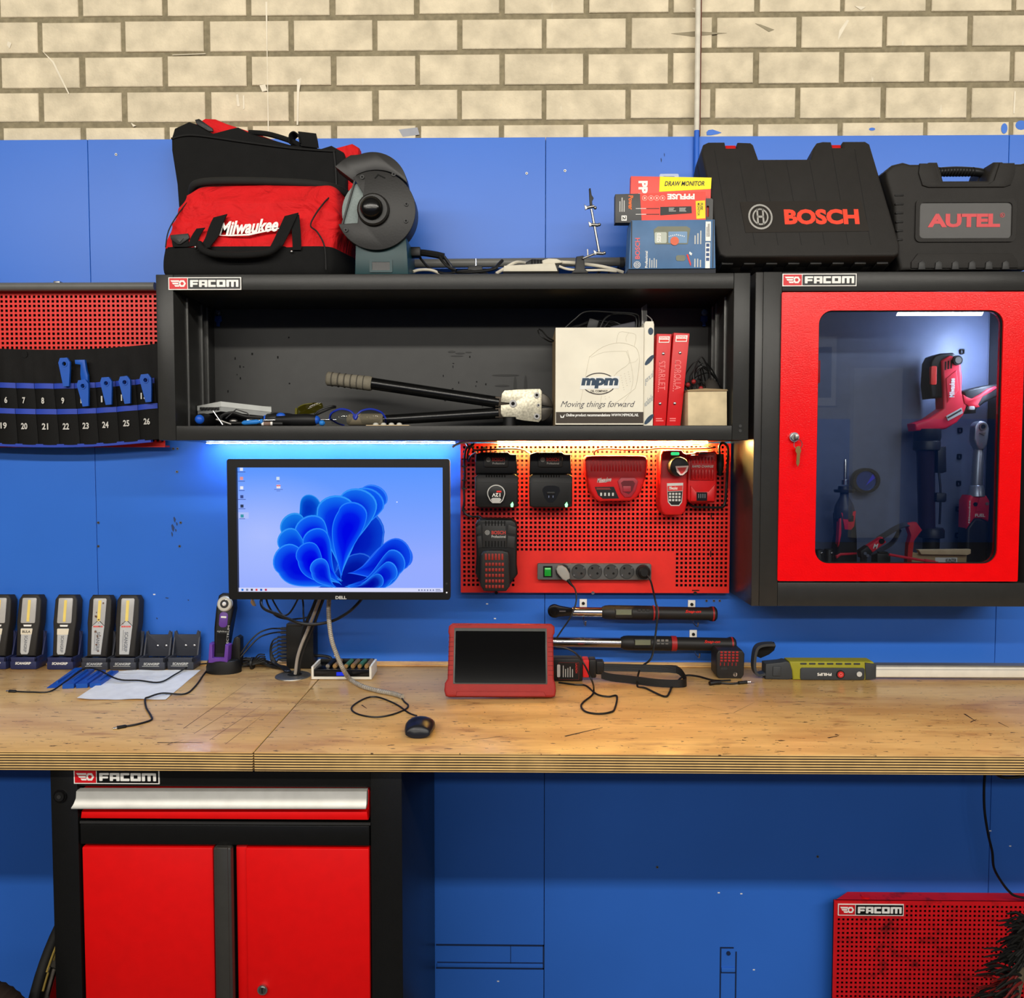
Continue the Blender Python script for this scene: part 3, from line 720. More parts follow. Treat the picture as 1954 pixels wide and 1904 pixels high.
m = MB(); m.tube([(X(316), ys - .002, Z(472)), (X(322), ys - .001, Z(440)), (X(336), ys + .014, Z(405)), (X(352), ys + .04, Z(370)), (X(358), ys + .056, Z(360))], .0016, PIPG); m.build('piping', bag)
m = MB(); m.tube([(X(622), ys - .004, Z(516)), (X(620), ys - .006, Z(472)), (X(607), ys - .008, Z(445)), (X(594), ys - .006, Z(432)), (X(602), ys + .004, Z(408)), (X(616), ys + .02, Z(382)), (X(622), ys + .044, Z(366))], .002, PIPG); m.build('piping', bag)
m = MB(); m.strip([(X(420), ys + .004, Z(411)), (X(413), ys - .002, Z(430)), (X(405), ys - .006, Z(455)), (X(394), ys - .008, Z(470)), (X(391), ys - .014, Z(478))], .036, .003, FABB, side=(1, 0, .25)); m.build('strap', bag)
m = MB(); m.strip([(X(556), ys + .004, Z(409)), (X(551), ys - .004, Z(425)), (X(541), ys - .01, Z(450)), (X(530), ys - .012, Z(472)), (X(524), ys - .016, Z(480))], .036, .003, FABB, side=(1, 0, .25)); m.build('strap', bag)
m = MB(); m.strip([(X(562), ys + .0045, Z(409)), (X(566), ys - .004, Z(440)), (X(567), ys - .003, Z(472)), (X(566), ys - .003, Z(478))], .022, .0025, FABB, side=(1, 0, 0)); m.build('strap', bag)
m = MB(); m.strip([(X(385), ys - .005, Z(436)), (X(374), ys - .004, Z(452)), (X(367), ys - .003, Z(470))], .022, .0025, FABB, side=(1, 0, .1)); m.build('strap', bag)
m = MB(); m.tube([(X(383), ys - .012, Z(466)), (X(392), ys - .02, Z(480)), (X(415), ys - .024, Z(489)), (X(455), ys - .026, Z(492)), (X(495), ys - .024, Z(490)), (X(520), ys - .02, Z(484)), (X(535), ys - .012, Z(470))], .0085, FABB, 10); m.build('carry_handle', bag)
m = MB(); m.fpoly(F, [(326, 449), (360, 446), (363, 455), (346, 467), (340, 467), (327, 457)], -.006, .004, BLK, .001); m.fpoly(F, [(339, 457), (352, 456), (345, 463)], -.0075, .002, CHAR); m.fpoly(F, [(328, 456), (360, 454), (360, 471), (330, 471)], -.003, .003, FABB); m.build('strap_anchor', bag)
for px, py in ((374, 472), (557, 481)):
    m = MB(); m.ball((X(px), ys - .005, Z(py)), .0035, .003, .0035, SIL, 10); m.build('rivet', bag)
m = MB(); m.text(F, 'Milwaukee', 416, 419, 531, 445, WHITE, .002, bold=.035, shear=.35, tilt=.07)
m.fpoly(F, [(411, 448.5), (470, 446), (536, 434), (536, 435.5), (474, 449), (440, 450)], .0015, .0006, WHITE)
m.build('lettering', bag, 'white script lettering')
# ---- rear bag, lying with its base to the room
F = Fr(2.228, 500, 300); X, Z = F.x, F.z; ys = F.y(0)
bag = thing('tool_bag', 'red and black tool bag tipped with its black base showing, behind the front bag', 'bag', (F.x(500), F.y(.04), ZS), 'fabric tool bags on the open cupboard')
m = MB(); m.fpoly(F, [(345, 238), (362, 229), (384, 216), (404, 217), (425, 226), (490, 248), (552, 272), (600, 282), (630, 276), (668, 266), (681, 274), (683, 300), (676, 400), (666, 518), (352, 518), (340, 300)], .025, .05, FABR, .012, 4, True)
m.build('body', bag, 'red body of the bag', angle=70)
m = MB(); m.fpoly(F, [(327, 285), (327, 262), (333, 243), (361, 230), (378, 236), (406, 253), (440, 244), (454, 241), (480, 254), (552, 275), (612, 283), (632, 277), (655, 290), (661, 310), (660, 362), (652, 518), (345, 518), (336, 350)], 0, .028, FABB, .008, 4, True)
m.build('base', bag, 'black base panel', angle=70)
m = MB(); m.ftube(F, [(328, 264, -.001), (370, 258, -.003), (470, 272, -.003), (560, 284, -.003), (640, 290, -.002)], 2, PIPG); m.ftube(F, [(637, 288, -.001), (641, 330, -.003), (642, 390, -.002)], 2, PIPG); m.build('piping', bag)
m = MB(); m.ftube(F, [(474, 250, .01), (510, 254, .006), (550, 266, .006), (572, 276, .008)], 5, FABB); m.build('carry_handle', bag)
m = MB(); m.strip([(X(592), ys - .0035, Z(282)), (X(590), ys - .006, Z(266)), (X(587), ys - .002, Z(255)), (X(585), ys + .012, Z(254)), (X(584), ys + .022, Z(262)), (X(583), ys + .03, Z(276))], .05, .003, FABB, side=(1, 0, -.12)); m.strip([(X(557), ys + .004, Z(277)), (X(558), ys + .0, Z(262)), (X(566), ys, Z(256)), (X(574), ys + .002, Z(262)), (X(577), ys + .006, Z(276))], .034, .003, FABB, side=(.2, 1, 0)); m.build('strap', bag)
m = MB(); m.fpoly(F, [(374, 229), (382, 227), (407, 245), (408, 251), (400, 251), (377, 237)], -.004, .006, BLK, .001); m.fpoly(F, [(385, 236), (391, 238), (397, 245), (391, 243)], -.005, .002, CHAR); m.build('strap_anchor', bag)
# ---- bench grinder
F = Fr(2.045, 718, 420); X, Z = F.x, F.z
gr = thing('bench_grinder', 'bench grinder with black wheel guard and teal base beside the tool bags', 'grinder', (X(722), F.y(.1), ZS))
TEAL = mat('teal_enamel', (6, 50, 54), .4, var=.1)
m = MB(); m.fpoly(F, [(676, 458), (774, 452), (778, 521.5), (674, 521.5)], .012, .15, TEAL, .004)
m.fring(F, rr(703, 493, 747, 518, 2), rr(708, 498, 742, 514, 1), .009, .004, TEAL); m.build('base', gr)
m = MB(); m.fbox(F, 708, 498, 742, 514, .0105, .003, BLKS); m.build('control_panel', gr)
m = MB(); m.cyl((X(722), F.y(.075), Z(398)), (X(722), F.y(.15), Z(398)), .05, TEAL, n=28); m.cyl((X(724), F.y(.15), Z(404)), (X(724), F.y(.18), Z(404)), .055, BLK, n=28); m.build('motor', gr)
m = MB(); m.lathe((X(715), F.y(.012), Z(401)), (X(715), F.y(.034), Z(401)), [(62 * F.s, 0), (64 * F.s, .08), (64 * F.s, .92), (62 * F.s, 1)], mat('grinding_stone', (128, 138, 136), .9, var=.15, scale=400), 40); m.build('grinding_wheel', gr)
cx, cy, r = 717, 401, 76
def arcp(cx, cy, r, a0, a1, n=30): return [(cx + r * math.cos(R(a0 + (a1 - a0) * i / n)), cy - r * math.sin(R(a0 + (a1 - a0) * i / n))) for i in range(n + 1)]
GUARD = mat('guard_black', (28, 27, 26), .45, bump=.1)
cover = arcp(cx, cy, r, 200, 484, 44) + [(693, 368)] + arcp(713, 401, 31, 130, 196, 6)[0:] + [(682, 425)]
m = MB(); m.fpoly(F, cover, 0, .008, GUARD, .0015); m.fring(F, arcp(cx, cy, r, 205, 482, 60), arcp(cx, cy, r - 4, 205, 482, 60), .006, .05, GUARD)
m.build('wheel_guard', gr)
m = MB(); m.fpoly(F, [(638, 314), (652, 302), (668, 292)] + arcp(710, 352, 66, 112, 5, 24) + arcp(717, 401, 80, 45, 118, 20) + [(674, 342)], .012, .05, mat('guard_side', (32, 31, 30), .4), .004); m.build('spark_guard', gr)
m = MB(); m.lathe((X(713), F.y(-.012), Z(401)), (X(713), F.y(.002), Z(401)), [(27 * F.s, 0), (30 * F.s, .25), (31 * F.s, 1)], GUARD, 32); m.lathe((X(711), F.y(-.034), Z(400)), (X(711), F.y(-.01), Z(400)), [(3 * F.s, 0), (12 * F.s, .06), (18 * F.s, .25), (21 * F.s, .6), (21.5 * F.s, 1)], BLKS, 28); m.build('hub_cap', gr)
m = MB(); m.fpoly(F, [(715, 340), (722, 332), (736, 339), (735, 341), (723, 335), (717, 341)], -.0008, .001, BLKM); m.build('arrow_mark', gr)
for px, py in ((692, 338), (660, 439), (775, 422), (776, 390), (752, 333)):
    m = MB(); m.fcyl(F, px, py, 4, -.003, .004, CHAR, n=14); m.fcyl(F, px, py, 2, -.0034, .003, BLKM, n=8); m.build('screw', gr)
# ---- cables and adaptors
F = Fr(2.14, 900, 500); X, Z = F.x, F.z
def floor_tube(name, label, cat, pts, r, mt, group=None, plug=None):
    m = MB(); m.tube([(X(p[0]), F.y(p[2]), max(Z(p[1]), ZS + r * F.s * 1.02)) for p in pts], r * F.s, mt); return m.build(name, label=label, cat=cat, group=group)
c = thing('power_lead', 'black power lead with a moulded plug beside the bench grinder', 'cable', (X(800), F.y(0), ZS))
m = MB(); m.ftube(F, [(784, 480, .03), (800, 478, .02), (830, 482, .02), (846, 486, .02)], 6.5, CABLE); m.fbox(F, 777, 470, 802, 488, 0, .03, BLK, .003); m.build('plug', c)
m = MB(); m.tube([(X(a), F.y(o), max(Z(b), ZS + .004)) for a, b, o in ((846, 486, .02), (856, 500, .02), (868, 515, .02), (900, 519, 0), (940, 512, .01), (952, 500, .02), (958, 492, .03))], 3.2 * F.s, CABLE); m.build('cord', c)
floor_tube('loose_cable', 'thin black cord drooping beside the bench grinder', 'cable', [(790, 470, .04), (802, 490, .03), (820, 508, .03), (850, 518, .02), (890, 513, .02), (930, 518, .03)], 2.4, CABLE)
floor_tube('loose_cable', 'black cord arching down from the grinder plug', 'cable', [(838, 488, .01), (846, 500, 0), (858, 512, -.01), (872, 519, -.02)], 3, CABLE)
c = thing('wall_plug', 'black round mains plug lying with a pin up among the cables', 'plug', (X(906), F.y(.05), ZS))
m = MB(); m.fpoly(F, [(892, 500), (918, 499), (921, 512), (918, 521.5), (893, 521.5), (889, 512)], .04, .03, BLK, .003); m.build('plug_body', c)
m = MB(); m.cyl((X(906), F.y(.055), Z(501)), (X(906), F.y(.055), Z(484)), .0024, SIL, n=10); m.build('pin', c)
c = thing('white_power_strip', 'white extension socket block on the open cupboard', 'socket block', (X(1012), F.y(0), ZS))
m = MB(); m.fpoly(F, [(962, 510), (1058, 505), (1064, 521.5), (960, 521.5)], -.02, .03, WCABLE, .003); m.build('socket_body', c)
m = MB(); m.fpoly(F, [(1034, 499), (1046, 495), (1062, 496), (1072, 500), (1072, 504), (1036, 507)], -.012, .02, WCABLE, .003); m.build('plug', c)
c = thing('black_power_strip', 'black ribbed power adaptor lying behind the white socket block', 'adaptor', (X(1030), F.y(.06), ZS))
m = MB(); m.fpoly(F, [(1000, 520), (1004, 492), (1016, 486), (1056, 488), (1066, 494), (1070, 520)], .045, .035, BLK, .004)
for k in range(8): m.fbox(F, 1014 + k * 6, 488, 1016.5 + k * 6, 500, .042, .006, BLKM)
m.build('adaptor_body', c)
floor_tube('white_lead', 'white lead running from the white socket block to the right', 'cable', [(1070, 501, .0), (1100, 503, .0), (1140, 508, 0), (1168, 514, 0), (1190, 519, .01)], 3.4, WCABLE)
floor_tube('white_lead', 'white lead bending up behind the white socket block', 'cable', [(946, 519, .02), (962, 508, .03), (985, 494, .04), (1006, 488, .09)], 3.4, WCABLE)
floor_tube('white_lead', 'short white lead curled by the foot of the bench grinder', 'cable', [(788, 518, 0), (800, 513, .01), (822, 512, .02), (842, 519, .03)], 2.8, WCABLE)
floor_tube('white_lead', 'thin white lead lying low beside the helping hand stand', 'cable', [(1066, 512, -.02), (1085, 518, -.02), (1120, 519, -.015), (1150, 518, -.01), (1176, 519, 0)], 2.4, WCABLE)
floor_tube('black_lead', 'thin black lead crossing the white leads near the boxed meter', 'cable', [(1140, 519, .03), (1155, 509, .02), (1162, 503, .03), (1166, 514, .05)], 1.8, CABLE)
# ---- helping hand
F = Fr(2.11, 1130, 440); X, Z = F.x, F.z
h = thing('helping_hand', 'small steel helping hand stand with a crocodile clip at the top', 'stand', (X(1106), F.y(.01), ZS))
m = MB(); m.fpoly(F, [(1100, 489), (1114, 487), (1117, 512), (1124, 521.5), (1090, 521.5), (1098, 512)], 0, .025, BLK, .003); m.build('base', h)
m = MB(); m.cyl((X(1112), F.y(-.004), Z(494)), (X(1142), F.y(-.004), Z(482)), .0028, STEEL); m.cyl((X(1144), F.y(-.004), Z(486)), (X(1128), F.y(-.004), Z(400)), .0033, STEEL); m.build('rod', h)
for px, py in ((1142, 484), (1132, 430), (1124, 398)):
    m = MB(); m.cyl((X(px - 6), F.y(-.006), Z(py)), (X(px + 9), F.y(-.006), Z(py + (1 if py != 398 else -3))), .0042, STEEL, n=12); m.ball((X(px + 11), F.y(-.006), Z(py)), .0045, .0045, .0045, STEEL, 10); m.fpoly(F, [(px - 10, py - 6), (px - 4, py - 2), (px - 4, py + 3), (px - 8, py + 5)], -.01, .003, STEEL, .0006); m.build('clamp', h)
m = MB(); m.fpoly(F, [(1123, 362), (1126, 361), (1128, 374), (1132, 380), (1129, 386), (1130, 396), (1125, 396), (1124, 384)], -.01, .008, BLK, .001); m.build('crocodile_clip', h)
m = MB(); m.cyl((X(1122), F.y(-.002), Z(490)), (X(1121), F.y(-.002), Z(476)), .0018, STEEL, n=8); m.build('thumb_screw', h)
# ---- small boxes
F = Fr(2.06, 1285, 466); X, Z = F.x, F.z
b = thing('boxed_meter', 'blue cardboard box with a picture of a multimeter, at the bottom of the small boxes', 'box', (X(1285), F.y(.04), ZS))
m = MB(); BB = mat('box_blue', (70, 108, 150), .45, var=.15, scale=14); BBD = mat('box_blue_edge', (44, 74, 122), .5)
m.fpoly(F, [(1204, 420), (1363, 419), (1366, 512), (1200, 513)], 0, .075, BB, .001); m.fpoly(F, [(1199, 513), (1367, 512), (1367, 521.8), (1198, 521.8)], .004, .07, mat('box_dark', (20, 24, 34), .6)); m.build('carton', b)
m = MB(); m.fbox(F, 1204, 421, 1206, 511, -.0006, .001, BLK); m.fbox(F, 1360, 420, 1361.5, 511, -.0006, .001, BLK)
m.fbox(F, 1346, 423, 1356, 460, -.0006, .001, WHITE); m.fbox(F, 1346, 463, 1355, 512, -.0006, .001, WHITE)
for k in range(4): m.fbox(F, 1347.5, 465 + k * 9, 1353.5, 471 + k * 9, -.001, .0006, BBD)
m.lines(F, 1348, 426, 1355, 452, 3, mat('print_grey', (110, 110, 110), .6), vert=True)
m.fpoly(F, [(1247, 438), (1255, 432), (1310, 432), (1317, 436), (1312, 466), (1300, 466), (1250, 466)], -.0008, .001, mat('meter_green', (112, 116, 100), .5))
m.fpoly(F, rr(1249, 443, 1272, 464, 3), -.0012, .001, mat('meter_screen', (176, 182, 168), .4)); m.fpoly(F, rr(1275, 442, 1311, 464, 2), -.0012, .001, mat('meter_face', (104, 140, 176), .4))
m.fcyl(F, 1287, 460, 8, -.002, .001, mat('meter_dial', (216, 102, 70), .5)); m.text(F, '0.025', 1253, 445, 1261, 462, WHITE, -.0015, -90, .03)
for k in range(9): m.fbox(F, 1275.5 + k * 3.6, 447 + abs(k - 4) * .8, 1277 + k * 3.6, 449 + abs(k - 4) * .8, -.0015, .0005, WHITE)
m.fpoly(F, rr(1290, 487, 1308, 498, 4), -.001, .001, mat('meter_green', (112, 116, 100), .5)); m.fpoly(F, [(1310, 486), (1313, 485), (1319, 504), (1318, 508)], -.001, .001, REDTXT); m.fpoly(F, [(1316, 480), (1321, 484), (1319, 488), (1315, 484)], -.001, .001, WHITE)
m.text(F, 'BOSCH', 1212, 454, 1221, 494, mat('box_red_print', (228, 96, 96), .5), -.0007, 90, .02); m.text(F, 'Professional', 1231, 479, 1236, 511, WHITE, -.0007, 90, .02)
roundel(m, F, 1216, 505, 6.5, WHITE, -.0008)
m.lines(F, 1239, 492, 1256, 511, 4, LGREY, vert=True); m.lines(F, 1325, 440, 1341, 466, 3, LGREY, vert=True); m.lines(F, 1325, 488, 1341, 510, 3, LGREY, vert=True)
m.build('printing', b)
F = Fr(2.085, 1262, 400); X, Z = F.x, F.z
zt2 = Fr(2.06, 1285, 466).z(419.5)
b = thing('fuse_box_carton', 'grey and red carton of a fuse tester lying across the blue box', 'box', (X(1262), F.y(.02), zt2))
m = MB(); dg = mat('carton_grey', (74, 74, 74), .5); rd = mat('carton_red', (226, 70, 58), .5); yl = mat('carton_yellow', (244, 214, 30), .5)
zb2 = zt2 + .0004
m.prism([(X(1174), Z(370)), (X(1346), Z(366)), (X(1348), zb2), (X(1174), zb2)], F.y(0), F.y(.026), dg, .0008); m.build('carton', b)
m = MB(); m.fpoly(F, [(1221, 369), (1346, 365.8), (1347, 428), (1225, 430)], -.0006, .0012, rd)
m.fpoly(F, [(1327, 384), (1345, 383), (1346, 417), (1329, 418)], -.0012, .0008, yl); m.text(F, 'FUSE', 1336, 388, 1341, 401, BLK, -.0015, -90, .02); m.text(F, 'MONITOR', 1330.5, 388, 1335, 412, BLK, -.0015, -90, .01)
m.text(F, 'PPFUSE', 1273, 370, 1325, 381, WHITE, -.0012, 180, .05)
for x in (1230, 1242, 1253, 1264): m.fring(F, ell(x, 378, 5, n=20), ell(x, 378, 4.2, n=20), -.0012, .0005, mat('pale_red', (248, 190, 176), .5)); m.fbox(F, x - 1.5, 376, x + 1.5, 380, -.0012, .0005, mat('pale_red', (248, 190, 176), .5))
m.fpoly(F, [(1260, 395), (1319, 394), (1320, 407), (1260, 411)], -.0012, .0008, BLK); m.lines(F, 1276, 397, 1290, 405, 3, LGREY, -.0016); m.lines(F, 1296, 397, 1312, 405, 4, LGREY, -.0016)
for y in (398, 409): m.fbox(F, 1233, y - .6, 1258, y + .6, -.0012, .0006, BLK); m.fbox(F, 1213, y - .5, 1233, y + .5, -.0012, .0006, WHITE)
m.text(F, 'Power', 1199, 373, 1208, 400, mat('carton_orange', (240, 110, 40), .5), -.0007, -90, .03); m.lines(F, 1182, 374, 1194, 404, 3, LGREY, vert=True, off=-.0007)
m.fbox(F, 1186, 411, 1196, 421, -.0007, .0008, WHITE); m.text(F, '2', 1188, 412.5, 1194.5, 419.5, BLK, -.001, -90, .03)
m.build('printing', b)
m = MB(); m.fring(F, rr(1347.5, 374, 1364, 420, 4), rr(1352, 388, 1356.5, 410, 2), .02, .0012, dg); m.build('hang_tab', b)
F = Fr(2.113, 1280, 350); X, Z = F.x, F.z
b = thing('monitor_carton', 'tall red carton with a yellow band standing behind the other small boxes', 'box', (X(1280), F.y(.01), zb2))
m = MB(); m.prism([(X(1204), Z(335.5)), (X(1357), Z(339)), (X(1356), zb2), (X(1202), zb2)], F.y(0), F.y(.02), mat('carton_salmon', (226, 88, 80), .5), .0008); m.build('carton', b)
m = MB(); m.fpoly(F, [(1259, 337), (1357.5, 339.5), (1356.5, 361), (1258, 366)], -.0008, .001, mat('carton_yellow2', (250, 228, 16), .5)); m.text(F, 'DRAW MONITOR', 1268, 346, 1344, 355, BLK, -.0014, 0, .018, .25)
m.text(F, 'PPFUSE', 1218, 345, 1236, 418, WHITE, -.0008, -90, .05); m.build('printing', b)
m = MB(); m.fring(F, rr(1261, 326.5, 1298, 338, 3), rr(1268, 331, 1290, 334, 1), .02, .001, mat('clear_tab', (160, 178, 206), .3)); m.build('hang_tab', b)
# ---- hard cases
CASE = mat('case_plastic', (38, 36, 34), .55, bump=.3, bscale=900, spec=.2); CASED = mat('case_dark', (22, 21, 20), .55)
L = Lo(2.07, 1541, 494)
cs = thing('tool_case', 'black hard tool case with red letters tilted back, left of the two cases', 'case', (0, 0, 0), 'hard plastic tool cases')
out = [(1374, 486), (1369, 470), (1364, 390), (1350, 300), (1354, 283), (1364, 278.5), (1396, 278.5), (1398, 290), (1419, 290), (1421, 279), (1446, 280), (1451, 284), (1459, 312), (1560, 312), (1567, 290), (1574, 281), (1586, 278.5), (1602, 279), (1604, 290), (1623, 290), (1625, 278.5), (1668, 278.5), (1676, 284), (1712, 470), (1709, 486), (1700, 490), (1385, 491)]
T_ = .1
L.z = lambda p: (494 - p) * L.s * 1.155
m = MB(); m.fpoly(L, out, 0, .05, CASE, .006, 3)
for px in (1404, 1448, 1490, 1532, 1574, 1616, 1657): m.fpoly(L, [(px - 16 + (px - 1541) * .07 - 4, 316 if 1440 < px < 1580 else 294), (px - 15 + (px - 1541) * .07 - 4, 316 if 1440 < px < 1580 else 294), (px + 1 + (px - 1541) * .04 - 4, 470), (px - .4 + (px - 1541) * .04 - 4, 470)], -.0006, .001, CASED)
m.build('front_shell', cs)
m = MB(); m.fpoly(L, out, .052, T_ - .052, CASE, .006, 3); m.build('rear_shell', cs)
m = MB(); m.fbox(L, 1398, 281, 1419, 290, .01, .04, MRED, .002); m.build('latch', cs, 'red latch')
m = MB(); m.fbox(L, 1604, 281, 1623, 290, .01, .04, MRED, .002); m.build('latch', cs, 'red latch')
m = MB(); m.fpoly(L, rr(1455, 299, 1564, 312, 4), .03, .03, BLK, .004); m.build('carry_handle', cs)
for k in range(8):
    m = MB(); m.fbox(L, 1382 + k * 42, 487, 1404 + k * 42, 494, .03, .04, CASED, .002); m.build('hinge', cs)
m = MB(); m.fpoly(L, [(1417, 392), (1647, 390), (1657, 446), (1424, 448)], -.0012, .002, mat('case_badge', (40, 36, 32), .35)); m.text(L, 'BOSCH', 1499, 406, 1640, 434, mat('case_red_print', (228, 70, 48), .4), -.0018, 0, .05); roundel(m, L, 1454, 419.5, 23, mat('roundel_silver', (200, 198, 192), .3, .6), -.0018); m.build('badge', cs)
tl = R(-15)
cs.rotation_euler = (tl, 0, 0)
pz = W(1541, 494, 2.07)
cs.location = (pz.x + .0055, pz.y, ZCT + T_ * math.sin(-tl) + .0008)
F = Fr(2.11, 1842, 410); X, Z = F.x, F.z
cs = thing('tool_case', 'black rounded hard case with red lettering on the glazed cabinet, right of the two cases', 'case', (X(1842), F.y(.05), ZCT), 'hard plastic tool cases')
lf = [(1740, 514), (1722, 514), (1714, 490), (1711, 440), (1706, 390), (1690, 340), (1689, 326), (1702, 313), (1722, 308), (1736, 312), (1766, 312), (1772, 308), (1788, 308), (1796, 330), (1800, 344)]
lf = [(a + (0 if a > 1740 else 0), b) for a, b in lf]
rt = [(3684 - a, b) for a, b in reversed(lf)]
m = MB(); m.fpoly(F, lf + rt, 0, .05, CASE, .009, 4); m.build('front_shell', cs)
m = MB(); m.fpoly(F, lf + rt, .052, .06, CASE, .009, 4); m.build('rear_shell', cs)
m = MB(); m.ftube(F, [(1788, 318, .05), (1806, 315, .05), (1842, 313, .05), (1878, 315, .05), (1896, 318, .05)], 8, BLK, 12)
for k in range(12): m.cyl((X(1807 + k * 6), F.y(.05), Z(315)), (X(1809.5 + k * 6), F.y(.05), Z(315)), 8.6 * F.s, BLKM, n=12)
m.build('carry_handle', cs)
for x0 in (1736, 1910):
    m = MB(); m.fbox(F, x0, 309.5, x0 + 28, 318, .03, .04, MRED, .002); m.build('latch', cs, 'red latch')
m = MB(); m.fring(F, rr(1746, 380, 1938, 462, 10, 6), rr(1754, 387, 1930, 455, 8, 6), -.004, .006, CASE)
m.fpoly(F, rr(1754, 387, 1930, 455, 8, 6), -.001, .003, mat('case_badge_grey', (62, 61, 60), .4)); m.build('badge_frame', cs)
m = MB(); m.text(F, 'AUTEL', 1770, 408, 1908, 434, mat('case_crimson', (196, 52, 58), .4), -.0018, 0, .05); m.fring(F, ell(1912, 411, 4.5, n=20), ell(1912, 411, 3.7, n=20), -.0018, .0005, mat('case_crimson', (196, 52, 58), .4)); m.text(F, 'R', 1910, 409, 1914, 413.5, mat('case_crimson', (196, 52, 58), .4), -.0018); m.build('lettering', cs)
m = MB(); m.fpoly(F, [(1750, 330), (1752, 312), (1780, 312), (1790, 345), (1800, 352), (1884, 352), (1894, 345), (1904, 312), (1932, 312), (1934, 330), (1926, 354), (1914, 358), (1770, 358), (1758, 354)], -.004, .006, CASE, .002); m.build('relief', cs)
m = MB(); m.fpoly(F, [(1740, 500), (1752, 484), (1932, 484), (1944, 500), (1944, 512), (1740, 512)], -.004, .006, CASE, .002); m.build('relief', cs)
for k in range(6):
    m = MB(); m.fpoly(F, [(1752 + k * 32, 515.5), (1753 + k * 32, 502), (1759 + k * 32, 498), (1765 + k * 32, 502), (1766 + k * 32, 515.5)], -.008, .006, CHAR, .002); m.build('foot', cs)
for k in range(6):
    m = MB(); m.fbox(F, 1706 + k * 1.2, 370 + k * 17, 1724, 374 + k * 17, -.002, .03, CASED, .002); m.build('side_rib', cs)
# ================================================================== left panel, tool roll, trim tools
F = Fr(2.285, 150, 690); X, Z = F.x, F.z
pg = thing('perforated_panel', 'red perforated panel at the left, half covered by the numbered tool roll', 'panel', (X(20), F.y(.02), Z(852)))
b = perf(F, -230, 556, 312, 852, -226, 563.5, 8.84, 5, 0, .0016, REDPEG); b.build('sheet', pg)
m = MB(); m.fbox(F, -224, 560, 306, 848, .01, .002, BLKM); m.build('backing', pg, 'added dark sheet for the shade behind the holes')  # added black sheet, stands in for the shade seen through the holes
m = MB(); m.fbox(F, -230, 553, 312, 556, 0, .03, REDPEG); m.fbox(F, -230, 850, 312, 853, 0, .03, REDPEG); m.fbox(F, -225, 560, -215, 848, .004, .04, REDPEG); m.build('flange', pg)
F = Fr(2.262, 150, 750); X, Z = F.x, F.z
TR = thing('tool_roll', 'black fabric tool roll with numbered pockets and blue trim hanging on the left red panel', 'tool roll', (X(100), F.y(.01), Z(850)))
ROLL = mat('roll_fabric', (17, 16, 16), .7, var=.15, bump=.3, bscale=700, spec=.18); ROLLD = mat('roll_fabric_pocket', (13, 13, 13), .7, var=.12, bump=.3, bscale=700, spec=.18)
RBL = mat('roll_blue_binding', (40, 66, 170), .55)
def sag(base, x):                       # hanging line: lowest round x=110
    u = (x - 110) / 190.; return base - 16 * (1 - math.cos(min(1.5, abs(u)) * 1.25)) * (1 if x > 110 else .55)
def sheet(xs, ytop, ybot, off, mt, name, amp=.004, label=None):
    v = []; f = []; nr = 14
    for i, x in enumerate(xs):
        for j in range(nr + 1):
            t = j / nr; py = ytop(x) + (ybot(x) - ytop(x)) * t
            w = amp * (math.sin(x * .09 + t * 3) + .6 * math.sin(x * .22 - t * 4)) * math.sin(math.pi * min(1, t + .15)) * .6
            v.append((X(x), F.y(off - abs(w)), Z(py)))
    n = nr + 1; N = len(v)
    v += [(a, b + .0015, c) for a, b, c in v]
    for i in range(len(xs) - 1):
        for j in range(nr):
            a, b, c, d = i * n + j, i * n + j + 1, (i + 1) * n + j + 1, (i + 1) * n + j
            f += [(a, b, c, d), (N + a, N + d, N + c, N + b)]
    for j in range(nr):
        f += [(j + 1, j, N + j, N + j + 1), ((len(xs) - 1) * n + j, (len(xs) - 1) * n + j + 1, N + (len(xs) - 1) * n + j + 1, N + (len(xs) - 1) * n + j)]
    mb = MB(); mb.add(v, f, mt); return mb.build(name, TR, label, angle=80)
xs_ = [-160 + 466 * i / 70 for i in range(71)]
sheet(xs_, lambda x: sag(667, x) - 0, lambda x: sag(848, x) + 2, 0, ROLL, 'backing_cloth')
m = MB(); m.fpoly(F, ell(50, 676, 6, 7), -.004, .002, BLKM); m.build('eyelet', TR)
r1 = [-110, -72, -35, 0, 33, 68, 105, 144, 184, 222, 260, 297, 306]; r2 = [-115, -78, -42, -6, 33, 72, 112, 151, 187, 226, 266, 304, 306]
